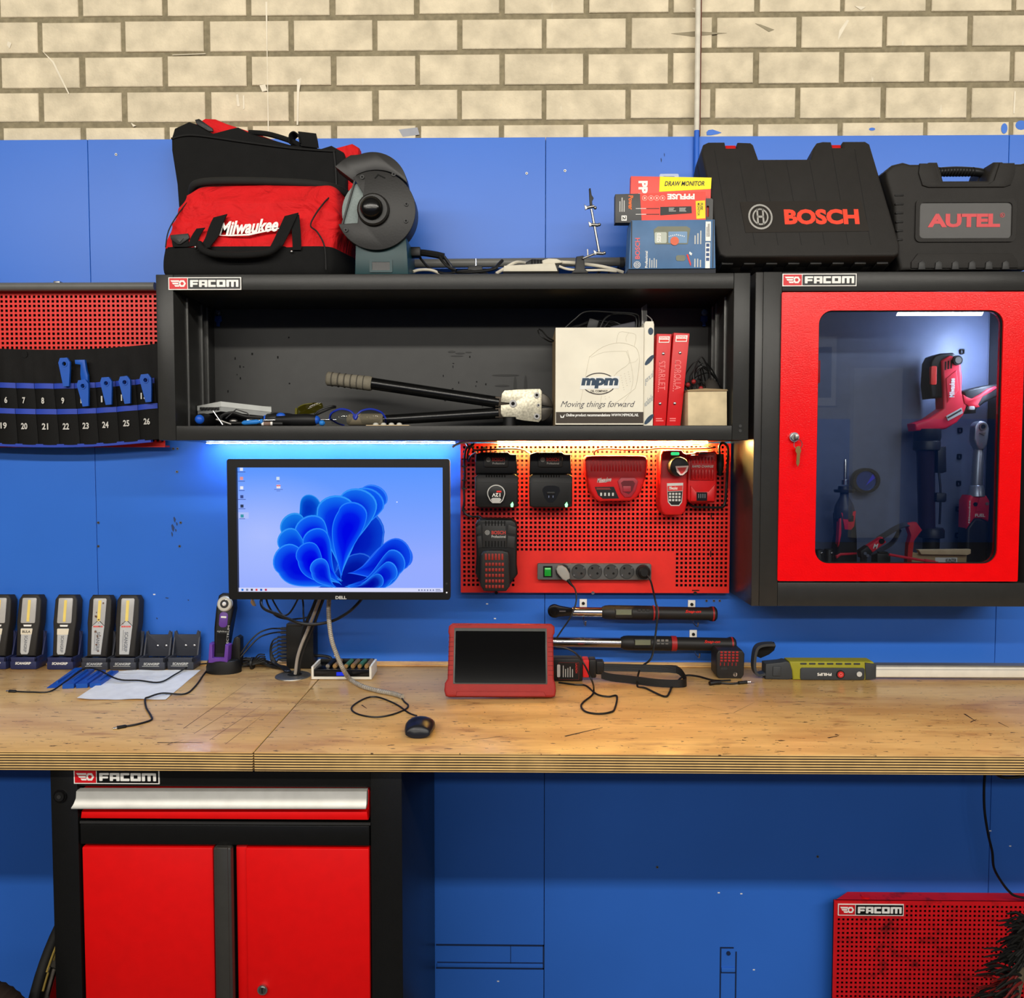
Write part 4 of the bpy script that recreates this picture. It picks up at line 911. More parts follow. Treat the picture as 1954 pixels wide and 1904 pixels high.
def pockets(xs, base, h, nums, off):
    for i in range(len(xs) - 2):
        a, b = xs[i], xs[i + 1]; v = []; f = []; n = 10; k = 4
        for p in range(n + 1):
            x = a + (b - a) * p / n
            for q in range(k + 1):
                t = q / k; py = sag(base, x) + h * t; bul = .007 * math.sin(math.pi * p / n) ** .7 * (1 - .5 * t) + .0015 * (p / n)
                v.append((X(x + t * 6 * (1 if h > 80 else .6)), F.y(off - bul), Z(py)))
        for p in range(n):
            for q in range(k): f.append((p * (k + 1) + q, p * (k + 1) + q + 1, (p + 1) * (k + 1) + q + 1, (p + 1) * (k + 1) + q))
        mb = MB(); mb.add(v, f, ROLLD)
        tt = MB(); tv = []; tf = []
        for p in range(n + 1):
            x = a + (b - a) * p / n; bul = .007 * math.sin(math.pi * p / n) ** .7 + .0015 * (p / n)
            for py in (sag(base, x) - 1, sag(base, x) + 9): tv.append((X(x), F.y(off - bul - .0012), Z(py)))
        for p in range(n): tf.append((2 * p, 2 * p + 1, 2 * p + 3, 2 * p + 2))
        if nums[i]:
            cx = (a + b) / 2 + (2 if h > 80 else 0); cy = sag(base, cx) + (48 if h > 80 else 32); wd = 5.5 if len(nums[i]) == 1 else 15
            if h <= 80 and len(nums[i]) == 2: wd = 12
            mb.text(F, nums[i], cx - wd / 2, cy - 6, cx + wd / 2, cy + 6, mat('pocket_number', (196, 194, 188), .6), off - .0095, bold=.03)
        po = mb.build('pocket', TR, 'pocket numbered ' + nums[i] if nums[i] else None, angle=80)
        tt.add(tv, tf, RBL); tt.build('binding', po, 'blue binding', angle=80)
pockets(r1, 733, 56, ['3', '4', '5', '6', '7', '8', '9', '10', '11', '12', '13', ''], -.004)
pockets(r2, 782, 67, ['16', '17', '18', '19', '20', '21', '22', '23', '24', '25', '26', ''], -.010)
v = []
m = MB(); m.strip([(X(x), F.y(-.006), Z(sag(850.5, x))) for x in range(-160, 307, 30)], .009, .014, RBL, 2, side=(0, 0, 1)); m.build('lower_binding', TR, 'blue binding along the lower edge')
def trim_tool(px, py, h, off, tilt, label, w=15, hook=False):
    L = Lo(2.25, px, py)
    t = thing('trim_tool', label, 'pry tool', (0, 0, 0), 'blue plastic trim tools')
    m = MB()
    if hook: m.fpoly(L, [(px - 11, py - h), (px + 8, py - h + 1), (px + 9, py - h + 20), (px + 11, py - h * .4), (px + 10, py), (px - 2, py), (px - 3, py - h * .45), (px - 1, py - h + 10), (px - 11, py - h + 8)], 0, .009, BLUEP, .0015)
    else:
        m.fring(L, crp := [(px - w * .5, py - h), (px + w * .4, py - h), (px + w * .72, py - h * .84), (px + w * .62, py - h * .55), (px + w * .36, py), (px - w * .36, py), (px - w * .62, py - h * .55), (px - w * .76, py - h * .84)],
                [(px - 2, py - h + 8), (px + 2, py - h + 8), (px + 4, py - h + 11), (px + 3, py - h + 14), (px + 1.5, py - h + 15.5), (px - 1.5, py - h + 15.5), (px - 3, py - h + 14), (px - 4, py - h + 11)], 0, .007, BLUEP)
        m.fring(L, ell(px, py - h + 11.5, 6, n=20), ell(px, py - h + 11.5, 4, n=20), -.0015, .003, BLUEP)
    m.build('blade', t)
    p = W(px, py, 2.25 + off); t.location = p; t.rotation_euler = (0, R(tilt), 0); return t
trim_tool(126, 737, 54, -.012, -3, 'blue trim tool with round hole in the upper pocket row, left of the hooked one')
trim_tool(158, 737, 51, -.012, -4, 'blue hooked plastic trim tool in the upper pocket row', hook=True)
for px, py, h, t, lb in ((163, 775, 50, -6, 'blue plastic trim tool in the lower pocket row, leftmost of four'), (207, 772, 52, -5, 'blue plastic trim tool in the lower pocket row, second of four from left'), (243, 770, 52, -6, 'blue plastic trim tool in the lower pocket row, second of four from the cupboard'), (283, 767, 53, -6, 'blue plastic trim tool in the lower pocket row, closest to the cupboard')):
    trim_tool(px, py, h, -.02, t, lb)
# ================================================================== things inside the open cupboard
SF = SH.z(812) + .0005                                   # cupboard floor
def FX(D, px, py=790): return Fr(D, px, py)
HB = mat('handle_black', (20, 20, 21), .5); HBL = mat('handle_blue', (24, 84, 190), .4)
CLR = glassy('clear_plastic', (226, 228, 226), 1.45, .05)
# clear organiser case
F = FX(2.13, 424, 780)
o = thing('organiser_case', 'clear plastic organiser case lying tilted at the left end of the cupboard', 'case', (0, 0, 0))
ms = mat('clear_case_shell', (150, 152, 150), .25)
def slabz(m, k, z0, z1, mt): m.loft([[(x * k, y * k + .003, z - .13 * abs(x)) for x, y in ((0, 0), (.112, .068), (.088, .145), (-.07, .145), (-.087, .06))] for z in (z0, z1)], mt)
m = MB(); slabz(m, .985, 0, .012, ms); m.build('case_base', o)
m = MB(); slabz(m, 1, .0125, .026, mat('clear_case_lid', (196, 198, 194), .2)); m.build('lid', o, 'translucent lid')
m = MB()
for k in range(6):
    u = .12 + k * .13; m.box(-.087 * u - .005, -.087 * u + .005, .058 * u - .0015, .066 * u + .004, .004, .011, CHAR, .001, mtx=Matrix.Rotation(R(-30), 3, 'Z'))
m.build('lid_label', o)
p = W(421, 784, 2.1); o.location = (p.x, p.y, p.z - .001); o.rotation_euler = (R(3), 0, 0)
def driver(name_lbl, p0, ang, L_=.11, r=.017, blue_end=True, spots=True, group='blue and black screwdrivers in the open cupboard'):
    t = thing('screwdriver', name_lbl, 'screwdriver', (0, 0, 0), group)
    m = MB(); m.lathe((0, 0, 0), (L_, 0, 0), [(r * .55, 0), (r * .85, .05), (r, .25), (r * .95, .55), (r * .7, .8), (r * .62, 1)], HB, 20); m.build('handle', t)
    m = MB(); m.lathe((-.006, 0, 0), (.016, 0, 0), [(r * .3, 0), (r * .62, .18), (r * .74, .5), (r * .9, 1)], HBL, 18); m.build('end_cap', t, 'blue end cap')
    if spots:
        m = MB(); m.ball((L_ * .4, -r * .62, r * .5), .013, r * .42, r * .48, HBL, 14); m.build('grip_inlay', t, 'blue inlay')
    m = MB(); m.cyl((L_, 0, 0), (L_ + .08, 0, 0), .003, SIL, n=10); m.build('blade', t)
    t.location = p0; t.rotation_euler = (0, 0, ang); return t
p = W(380, 796, 2.07); driver('screwdriver end-on with a round blue cap under the clear organiser case', (p.x, p.y, SF + .0176), R(90), r=.0172, spots=False)
p = W(506, 794, 2.16); driver('black screwdriver with blue end cap lying behind the other handle near the yellow glasses', (p.x, p.y, SF + .021), R(5), r=.0185)
p = W(606, 802, 2.09); driver('black screwdriver with blue end cap pointing right, in front of the yellow glasses', (p.x, p.y, SF + .0165), R(176), r=.0165)
F = FX(2.07, 480, 803)
t = thing('small_screwdriver', 'small bright blue screwdriver with black shaft near the silver wire clip', 'screwdriver', (F.x(480), F.y(0), SF))
m = MB(); m.lathe((F.x(462), F.y(0), SF + .008), (F.x(502), F.y(0), SF + .012), [(.003, 0), (.006, .1), (.0062, .7), (.004, .85), (.007, .9), (.0065, 1)], mat('bright_blue', (38, 120, 200), .4), 14); m.build('handle', t)
m = MB(); m.cyl((F.x(430), F.y(0), SF + .006), (F.x(462), F.y(0), SF + .008), .003, BLK, n=10); m.build('blade', t)
F = FX(2.055, 440, 797)
t = thing('wire_clip', 'bent silver wire clip leaning in front of the clear organiser case', 'clip', (F.x(440), F.y(0), SF))
m = MB(); m.ftube(F, [(431, 798, 0), (451, 781, 0), (472, 788, 0), (476, 793, 0)], 1.2, SIL, 6, 1); m.build('wire_loop', t)
m = MB(); m.cyl((F.x(407), F.y(0), F.z(784)), (F.x(425), F.y(0), SF + .0025), .002, SIL, n=8); m.cyl((F.x(412), F.y(.002), F.z(800)), (F.x(440), F.y(.004), SF + .004), .003, STEEL, n=8); m.build('wire_leg', t)
F = FX(2.1, 455, 800)
t = thing('small_pliers', 'small black handled pliers with steel jaws half hidden by the silver wire clip', 'pliers', (F.x(455), F.y(0), SF))
m = MB(); m.tube([(F.x(420), F.y(.0), SF + .012), (F.x(425), F.y(0), F.z(793)), (F.x(445), F.y(0), F.z(788)), (F.x(470), F.y(0), F.z(795)), (F.x(502), F.y(0), F.z(797))], .005, BLK); m.tube([(F.x(424), F.y(0.012), SF + .006), (F.x(450), F.y(.012), SF + .009), (F.x(500), F.y(.012), SF + .006)], .005, BLK); m.build('handle', t)
m = MB(); m.ball((F.x(446), F.y(-.004), SF + .014), .012, .006, .006, STEEL, 12); m.build('jaw', t)
for i, (px, D, ang, lb, mt) in enumerate(((512, 2.07, 20, 'small brown and white wire joint lying at the cupboard lip, nearest the small blue screwdriver', mat('joint_brown', (120, 96, 84), .5)), (529, 2.06, 0, 'small white ended black wire joint at the cupboard lip, in front of two screwdrivers', BLK))):
    p = W(px, 806, D); t = thing('wire_joint', lb, 'connector', (p.x, p.y, SF), 'little wire joints on the cupboard floor'); a = R(ang)
    m = MB(); m.cyl((p.x - .012, p.y, SF + .006), (p.x + .012, p.y + .006, SF + .006), .0058, mt, n=12); m.build('sleeve', t)
    m = MB(); m.cyl((p.x - .017, p.y - .001, SF + .006), (p.x - .012, p.y, SF + .006), .005, WHITE, n=12); m.build('cap', t)
F = FX(2.06, 616, 806)
m = MB(); m.lathe((F.x(610), F.y(0), SF + .0075), (F.x(620), F.y(0), SF + .0075), [(.005, 0), (.0072, .25), (.0072, .7), (.003, 1)], mat('bright_blue', (38, 120, 200), .4), 14)
m.build('bit_holder', label='tiny bright blue plastic cap beside the blue rimmed glasses', cat='cap')
# glasses
def glasses(name_lbl, F, lens, rim, pts1, pts2, temple, grp, rimr=1.6):
    t = thing('safety_glasses', name_lbl, 'glasses', (F.x(pts1[0][0]), F.y(0), SF), grp)
    for pts in (pts1, pts2):
        m = MB(); cx = sum(p[0] for p in pts) / len(pts); cy = sum(p[1] for p in pts) / len(pts)
        n = len(pts); v = [(F.x(cx), F.y(-.008), F.z(cy))] + [(F.x(a), F.y(.004), F.z(b)) for a, b in pts]
        mid = [(F.x(cx + (a - cx) * .6), F.y(-.005), F.z(cy + (b - cy) * .6)) for a, b in pts]
        v = v[:1] + mid + v[1:]; f = []
        for i in range(n):
            j = (i + 1) % n; f += [(0, 1 + j, 1 + i), (1 + i, 1 + j, 1 + n + j, 1 + n + i)]
        m.add(v, f, lens); m.build('lens', t, angle=80)
    m = MB(); m.ftube(F, rim, rimr, _mats['rim_' + grp[0]]); m.build('frame', t)
    for tp in temple:
        m = MB(); m.ftube(F, tp, 1.6, _mats['temple_' + grp[0]]); m.build('temple', t)
    return t
mat('rim_y', (96, 92, 30), .4); mat('temple_y', (20, 20, 20), .4); mat('rim_b', (22, 44, 150), .35); mat('temple_b', (22, 44, 150), .35)
YL = glassy('yellow_lens', (170, 160, 40), 1.5, .05)
F = FX(2.15, 590, 782)
glasses('yellow tinted safety glasses with black arms lying behind the screwdriver', F, YL, None, [(564, 778), (573, 772), (590, 771), (592, 788), (580, 795), (566, 795)], [(592, 771), (606, 767), (615, 769), (613, 782), (604, 788), (593, 788)], [], 'yellow glasses', 1) if False else None
t = thing('safety_glasses', 'yellow tinted safety glasses with black arms lying behind the screwdriver', 'glasses', (F.x(590), F.y(0), SF))
m = MB(); m.loft([[(F.x(a), F.y(o), F.z(b)) for a, b, o in ((562, 790 - k * .0, .012), (568, 776, .006), (580, 771, .0), (600, 768, -.002), (614, 769, .004), (616, 776, .006), (608, 786, .0), (590, 790, -.002), (572, 796, .004))] if k == 0 else [(F.x(588), F.y(-.012), F.z(781))] * 9 for k in range(2)], YL, False); m.build('lens', t, 'yellow lens')
m = MB(); m.ftube(F, [(612, 774, .004), (600, 770, -.001), (580, 772, .0), (568, 777, .006)], 1.2, mat('rim_y', (96, 92, 30), .4)); m.ftube(F, [(564, 778, .008), (563, 790, .01), (567, 797, .012)], 2.4, _mats['rim_y']); m.build('frame', t)
for a in (0, 6):
    m = MB(); m.ftube(F, [(604, 794 - a * .5, -.02), (614, 788 - a, -.01), (632, 779 - a * .6, .0), (639, 777 - a * .3, .01)], 1.8, _mats['temple_y']); m.build('temple', t)
F = FX(2.08, 680, 795)
t = glasses('clear safety glasses with a dark blue rim lying in front of the long crimping tool', F, glassy('clear_lens', (216, 220, 222), 1.6, .03), None, [(628, 796), (634, 785), (650, 781), (668, 785), (672, 795), (664, 809), (645, 811), (632, 808)], [(684, 795), (690, 785), (708, 781), (724, 786), (732, 796), (722, 806), (704, 811), (690, 808)], [[(628, 796, .0), (624, 800, .03), (640, 806, .08)], [(733, 796, 0), (736, 800, .03), (720, 806, .08)]], 'blue glasses') if False else None
t = thing('safety_glasses', 'clear safety glasses with a dark blue rim in front of the long crimping tool', 'glasses', (F.x(680), F.y(0), SF))
CL = glassy('clear_lens', (216, 220, 222), 1.7, .03)
for pts in ([(628, 796), (634, 785), (650, 781), (668, 785), (674, 795), (665, 809), (645, 811), (632, 808)], [(684, 795), (690, 785), (708, 781), (724, 786), (732, 796), (722, 806), (704, 811), (690, 808)]):
    cx = sum(p[0] for p in pts) / 8; cy = sum(p[1] for p in pts) / 8
    m = MB(); m.loft([[(F.x(cx + (a - cx) * k), F.y(.006 - .016 * (1 - k * k)), F.z(cy + (b - cy) * k)) for a, b in pts] for k in (1, .8, .5, .05)], CL, False); m.build('lens', t)
m = MB(); m.ftube(F, [(627, 799, .012), (632, 788, .006), (650, 780.5, .0), (668, 784, .0), (679, 792, -.004), (690, 784, 0), (708, 780.5, .0), (726, 786, .006), (734, 797, .012)], 2, _mats['rim_b']); m.ftube(F, [(676, 793, -.004), (679, 799, -.006), (682, 793, -.004)], 3, _mats['rim_b']); m.build('frame', t)
for a, b in (((627, 798, .01), (640, 809, .1)), ((734, 797, .01), (722, 808, .1))):
    m = MB(); m.ftube(F, [a, ((a[0] + b[0]) / 2, (a[1] + b[1]) / 2 + 2, .06), b], 1.8, _mats['temple_b']); m.build('temple', t)
F = FX(2.05, 742, 808)
t = thing('bumper_strip', 'narrow card strip of small clear round bumpers at the cupboard lip', 'strip', (F.x(742), F.y(0), SF))
m = MB(); m.box(F.x(700), F.x(782), F.y(-.012), F.y(.012), SF, SF + .0015, CARD); m.build('backing_card', t)
for k in range(4):
    m = MB(); m.ball((F.x(717 + k * 15), F.y(0), SF + .003), .0075, .0075, .005, mat('frosted', (190, 190, 182), .3), 12); m.build('bumper', t)
# crimping tool
F = FX(2.17, 850, 770)
t = thing('crimping_tool', 'long handled crimping tool with a worn silver head lying open in the cupboard', 'crimping tool', (F.x(860), F.y(0), SF))
GR = mat('grey_grip', (112, 106, 92), .8, var=.2, bump=.4)
LB = mat('lacquered_black', (14, 14, 14), .22, var=.3)
def P3(px, py, o=0): return (F.x(px), F.y(o), F.z(py))
m = MB(); m.lathe(P3(706, 731), P3(952, 768), [(11.5 * F.s, 0), (11.5 * F.s, .1), (11 * F.s, 1)], LB, 20); hd = m.build('upper_handle', t)
m = MB(); m.lathe(P3(624, 722), P3(710, 732), [(11 * F.s, 0), (13.5 * F.s, .03), (12.5 * F.s, .3), (14 * F.s, .95), (13 * F.s, 1)], GR, 20)
for k in range(6): m.cyl(P3(634 + k * 12, 723.2 + k * 1.4), P3(636 + k * 12, 723.4 + k * 1.4), 13.9 * F.s, mat('grip_groove', (70, 66, 58), .9), n=20)
m.build('grip', hd, 'grey ribbed grip')
m = MB(); m.lathe(P3(730, 801, .012), P3(952, 788), [(10 * F.s, 0), (11 * F.s, 1)], LB, 20); hd = m.build('lower_handle', t)
m = MB(); m.lathe(P3(660, 800, .03), P3(732, 800.5, .012), [(10 * F.s, 0), (12 * F.s, .05), (12 * F.s, 1)], mat('grip_tan', (122, 112, 92), .8), 18); m.build('grip', hd)
HEADM = mat('worn_head', (186, 180, 160), .42, .6, var=.35, scale=160)
m = MB(); m.fpoly(F, [(958, 752), (963, 746), (990, 744), (1030, 743), (1034, 748), (1033, 800), (1028, 806), (1000, 803), (985, 800), (984, 796), (960, 796), (956, 790), (956, 774), (974, 772), (974, 770), (956, 768)], -.018, .006, HEADM, .001); m.build('head_plate', t, 'worn silver head plate')
for x, y, r in ((979, 771, 7), (1024, 755, 5.5), (1024, 795, 5.5), (1027, 774, 3)):
    m = MB(); m.fcyl(F, x, y, r, -.021, .004, STEEL, n=18); m.fcyl(F, x, y, r * .5, -.0215, .003, BLKM, n=12); m.build('bolt', t)
m = MB(); m.fbox(F, 945, 757, 975, 777, -.012, .022, mat('joint_steel', (64, 56, 48), .5, .6), .002); m.fbox(F, 945, 779, 975, 798, -.012, .022, _mats['joint_steel'], .002); m.build('handle_joint', t)
JAW = mat('jaw_steel', (78, 74, 68), .4, .8)
m = MB(); m.fpoly(F, arcp(1028, 776, 26, -2, 75, 8) + [(1022, 755), (1022, 773)], -.01, .02, JAW, .002); m.build('jaw', t)
m = MB(); m.fpoly(F, arcp(1028, 778, 27, 285, 358, 8) + [(1020, 779), (1020, 800)], -.01, .02, JAW, .002); m.build('jaw', t)
m = MB(); m.cyl((F.x(972), F.y(0), SF), (F.x(972), F.y(0), F.z(797)), 12 * F.s, BLK, n=20); m.build('stop_post', t)
# printed oil box
F = FX(2.06, 1144, 716)
t = thing('printed_carton', 'white carton with an oval logo and car seat drawing, cables heaped in its top', 'box', (F.x(1144), F.y(.1), SF))
CREAM = mat('carton_cream', (226, 220, 202), .6, var=.06, scale=12); CBACK = mat('carton_board', (150, 128, 96), .85)
x0, x1, z1 = F.x(1060), F.x(1228), F.z(625)
m = MB(); dp = .2; th = .003
m.box(x0, x1, F.y(0), F.y(th), SF, z1, CREAM); m.box(x0, x1, F.y(dp - th), F.y(dp), SF, z1, CBACK); m.box(x0, x0 + th, F.y(th), F.y(dp - th), SF, z1, CBACK); m.box(x1 - th, x1, F.y(th), F.y(dp - th), SF, z1, CREAM); m.box(x0, x1, F.y(0), F.y(dp), SF, SF + th, CBACK); m.build('carton', t)
m = MB(); DK = mat('carton_dark_band', (62, 54, 46), .6); LN = mat('drawing_line', (196, 188, 170), .6); NV = mat('logo_navy', (40, 62, 84), .5)
m.fbox(F, 1061, 786, 1228, 807.5, -.0006, .001, DK); m.text(F, 'Online product recommendations WWW.MPMOIL.NL', 1080, 789, 1219, 796, WHITE, -.001, 0, .03, .15); m.fpoly(F, [(1069, 791), (1073, 796), (1078, 790), (1076, 797), (1070, 797)], -.001, .0005, WHITE)
def dl(pts, r=.35): m.ftube(F, [(a, b, -.0002) for a, b in pts], r, LN, 4, 3)
for pts in ([(1105, 783), (1115, 730), (1124, 684), (1126, 680), (1150, 662), (1180, 654), (1205, 659), (1216, 668), (1220, 690), (1214, 735), (1206, 746), (1180, 765), (1160, 778)], [(1127, 682), (1152, 672), (1190, 670), (1196, 674), (1200, 693), (1178, 710), (1165, 728)], [(1176, 654), (1181, 634), (1200, 635), (1213, 640), (1210, 660)], [(1195, 652), (1194, 644), (1199, 635)], [(1197, 668), (1205, 700), (1208, 725), (1204, 745)], [(1206, 746), (1192, 765), (1186, 783)], [(1148, 755), (1144, 783)], [(1200, 693), (1212, 690), (1217, 684)]): dl(pts)
for i in range(7):
    for j in range(7):
        x = 1152 + j * 7 + i * 6 - 4; y = 764 - j * 3.5 - i * 8
        if 1150 < x < 1206 and 700 < y < 775 and not (1106 < x < 1184 and 711 < y < 754): m.fbox(F, x, y, x + 1.6, y + 1, -.0005, .0008, LN)
m.fring(F, ell(1143, 732, 32, 21, 40), ell(1143, 732, 30, 19, 40), -.0006, .0008, mat('logo_brown', (58, 50, 48), .5)); m.fpoly(F, ell(1143, 732, 30, 19, 40), -.0004, .0006, CREAM)
m.fpoly(F, [(1110, 720), (1182, 718), (1181, 741), (1106, 743)], -.0009, .0006, mat('logo_white', (226, 226, 222), .5))
m.text(F, 'mpm', 1109, 721, 1180, 741, NV, -.0013, 0, .06, .12); m.text(F, 'OIL COMPANY', 1127, 744, 1160, 748.5, mat('logo_brown', (58, 50, 48), .5), -.001, 0, .02)
m.text(F, 'Moving things forward', 1070, 765, 1212, 780, mat('script_ink', (70, 70, 78), .5), -.001, 0, -.008, .4)
m.build('printing', t)
t = thing('cable_heap', 'heap of black cables and adaptors spilling from the top of the white carton', 'cables', (F.x(1150), F.y(.1), F.z(622)))
t['kind'] = 'stuff' if False else 'thing'; del t['kind']
m = MB(); rnd = random.Random(3)
for k in range(10):
    a = rnd.uniform(1085, 1150); b = rnd.uniform(1170, 1224); h = rnd.uniform(590, 612); o = rnd.uniform(.02, .15)
    m.ftube(F, [(a, 627, o), (a + 12, h + 10, o), ((a + b) / 2, h, o + .01), (b, h + rnd.uniform(2, 16), o + .02), (b + 1, 627, o + .02)], 1.8, CABLE)
m.ftube(F, [(1078, 624, .02), (1098, 606, .02), (1120, 592, .02), (1170, 592, .03), (1216, 594, .04), (1224, 604, .05), (1224, 624, .05)], 1.5, CABLE)
m.build('cable_bundle', t)
m = MB(); m.box(F.x(1124), F.x(1144), F.y(.05), F.y(.08), F.z(627), F.z(602), BLK, .002, mtx=Matrix.Rotation(R(16), 3, 'Y')); m.build('adaptor', t)
m = MB(); m.box(F.x(1170), F.x(1220), F.y(.06), F.y(.1), F.z(626), F.z(610), mat('adaptor_grey', (44, 44, 52), .5), .003, mtx=Matrix.Rotation(R(-12), 3, 'Y')); m.build('adaptor', t)
m = MB(); m.strip([(F.x(1062), F.y(.1), F.z(640)), (F.x(1048), F.y(.09), F.z(634)), (F.x(1036), F.y(.08), F.z(622)), (F.x(1028), F.y(.07), F.z(620)), (F.x(1030), F.y(.075), F.z(628)), (F.x(1042), F.y(.08), F.z(638)), (F.x(1058), F.y(.1), F.z(641)), (F.x(1075), F.y(.1), F.z(624))], .006, .003, BLK); m.build('wrist_loop', t)
F = FX(2.065, 1240, 710)
t = thing('slim_carton', 'narrow white carton end with slanted blue logos between the oil carton and red binders', 'box', (F.x(1240), F.y(.1), SF))
m = MB(); m.prism([(F.x(1228.5), Z0 := SF), (F.x(1246.5), SF), (F.x(1247.5), F.z(619)), (F.x(1246), F.z(613)), (F.x(1231), F.z(613)), (F.x(1228.5), F.z(618))], F.y(0), F.y(.17), CREAM, .001); m.build('carton', t)
m = MB()
for y in (632, 687, 800): m.fpoly(F, [(1234 + 10 * math.cos(a) * .9 + 5, y + 6 * math.sin(a) - 8 * math.cos(a)) for a in [k * .524 for k in range(12)] if True], -.0006, .0008, NV) if y != 632 else m.fpoly(F, ell(1241, 632, 5, 7), -.0006, .0008, NV)
m.text(F, 'gorx.nl', 1231, 713, 1246, 730, mat('logo_pale', (140, 150, 160), .5), -.0008, 0, 0, 0, tilt=.9); m.text(F, 'volatile', 1230, 757, 1246, 771, _mats['logo_pale'], -.0008, 0, 0, 0, tilt=.9)
m.build('printing', t)
F = FX(2.12, 1236, 592)
t = thing('grey_card', 'thin grey card standing upright behind the narrow white carton', 'card', (F.x(1236), F.y(0), SF))
m = MB(); m.prism([(F.x(1229), SF), (F.x(1243), SF), (F.x(1241), F.z(572)), (F.x(1230), F.z(579))], F.y(.055), F.y(.057), mat('card_grey', (82, 82, 80), .4)); m.tube([(F.x(1230.5), F.y(.053), F.z(580)), (F.x(1233), F.y(.053), F.z(616))], .0012, LGREY); m.tube([(F.x(1240), F.y(.055), F.z(594)), (F.x(1250), F.y(.05), F.z(604)), (F.x(1247), F.y(.05), F.z(614))], .0014, LGREY); m.build('sheet', t)
# binders
F = FX(2.07, 1280, 722)
BRED = mat('binder_red', (204, 26, 30), .38, var=.05)
for pts, title, lb in (([(1253, 636.5), (1281, 637), (1271, 812), (1247.5, 812)], 'STARLET', 'red ring binder, left of the leaning pair, beside the narrow white carton'), ([(1285, 634.5), (1315.5, 636), (1299.5, 812), (1272.5, 812)], 'COROLLA', 'red ring binder, right of the leaning pair, beside the small carton')):
    t = thing('ring_binder', lb, 'binder', (F.x((pts[2][0] + pts[3][0]) / 2), F.y(.1), SF), 'red binders in the open cupboard')
    m = MB(); m.prism([(F.x(a), SF if b == 812 else F.z(b)) for a, b in pts], F.y(0), F.y(.2), BRED, .002); m.build('cover', t)
    def at(u, v):
        tx = pts[0][0] + (pts[1][0] - pts[0][0]) * u; bx = pts[3][0] + (pts[2][0] - pts[3][0]) * u
        return tx + (bx - tx) * v, pts[0][1] + (810 - pts[0][1]) * v
    m = MB(); q = [at(.15, .03), at(.88, .03), at(.86, .1), at(.14, .1)]; m.fpoly(F, q, -.0008, .0012, WHITE); m.fpoly(F, [at(.2, .068), at(.82, .068), at(.82, .09), at(.2, .09)], -.0011, .0005, REDTXT)
    a = at(.2, .036); b_ = at(.82, .06); m.text(F, 'TOYOTA', a[0], a[1], b_[0], b_[1], REDTXT, -.001, 0, .02); m.build('spine_tag', t)
    m = MB(); PK = mat('binder_print', (240, 130, 128), .5); a = at(.42, .3); b_ = at(.78, .62); m.text(F, title, b_[0] - 12, a[1], b_[0], b_[1], PK, -.0006, -90, -.004); m.lines(F, at(.2, .3)[0], a[1], at(.2, .3)[0] + 4, b_[1] + 10, 2, PK, vert=False) if False else None
    for k in range(14): c_ = at(.24, .3 + k * .025); m.fbox(F, c_[0], c_[1], c_[0] + 1.4, c_[1] + 2.6, -.0006, .0008, PK)
    c_ = at(.3, .93); m.lines(F, c_[0] - 3, c_[1], c_[0] + 12, c_[1] + 8, 2, PK); m.build('printing', t)
    for v in (.22, .77):
        c_ = at(.5 if v < .5 else .45, v); m = MB(); m.ball((F.x(c_[0]), F.y(-.0005), F.z(c_[1])), .0042, .0025, .0042, SIL, 12); m.build('rivet', t)
F = FX(2.05, 1350, 775)
t = thing('stained_carton', 'small stained tan carton at the right end of the open cupboard', 'box', (F.x(1352), F.y(.06), SF))
ST = mat('carton_stained', (206, 188, 152), .75, var=.16, scale=26)
m = MB(); m.prism([(F.x(1313), SF), (F.x(1388), SF), (F.x(1387), F.z(746)), (F.x(1312), F.z(744))], F.y(0), F.y(.13), ST, .002); m.build('carton', t)
m = MB(); m.prism([(F.x(1310), F.z(744)), (F.x(1345), F.z(741)), (F.x(1387), F.z(743)), (F.x(1388), F.z(746)), (F.x(1312), F.z(747))], F.y(-.003), F.y(.1), CBACK, .001); m.build('flap', t)
t = thing('cable_tangle', 'tangle of thin black wires and dark bits lying on the small stained carton', 'cables', (F.x(1352), F.y(.06), F.z(741)))
m = MB(); rnd = random.Random(9)
for k in range(14):
    a = rnd.uniform(1316, 1340); b = rnd.uniform(1352, 1386); h = rnd.uniform(672, 728); o = rnd.uniform(.02, .1)
    m.ftube(F, [(a, 739, o), (a + rnd.uniform(-5, 10), (h + 739) / 2, o + .01), ((a + b) / 2 + rnd.uniform(-12, 12), h, o), (b, h + rnd.uniform(5, 45), o + .02), (b + rnd.uniform(-6, 3), 739, o)], rnd.uniform(.8, 1.5), CABLE)
m.build('wire_bundle', t)
m = MB(); m.loft([[(F.x(1366 + 20 * k * math.cos(a)), F.y(.06 + .03 * k * math.sin(a)), F.z(740 - 24 * (1 - k ** 2))) for a in [i * .6283 for i in range(10)]] for k in (1, .85, .6, .1)], mat('dark_cloth', (46, 42, 38), .8), False); m.build('dark_pouch', t)
for x, y in ((1317, 728), (1328, 722), (1342, 735)):
    m = MB(); m.ball((F.x(x), F.y(.03), F.z(y + 4)), .006, .005, .006, mat('dull_red', (130, 24, 24), .5), 10); m.build('red_clip', t)
t = None
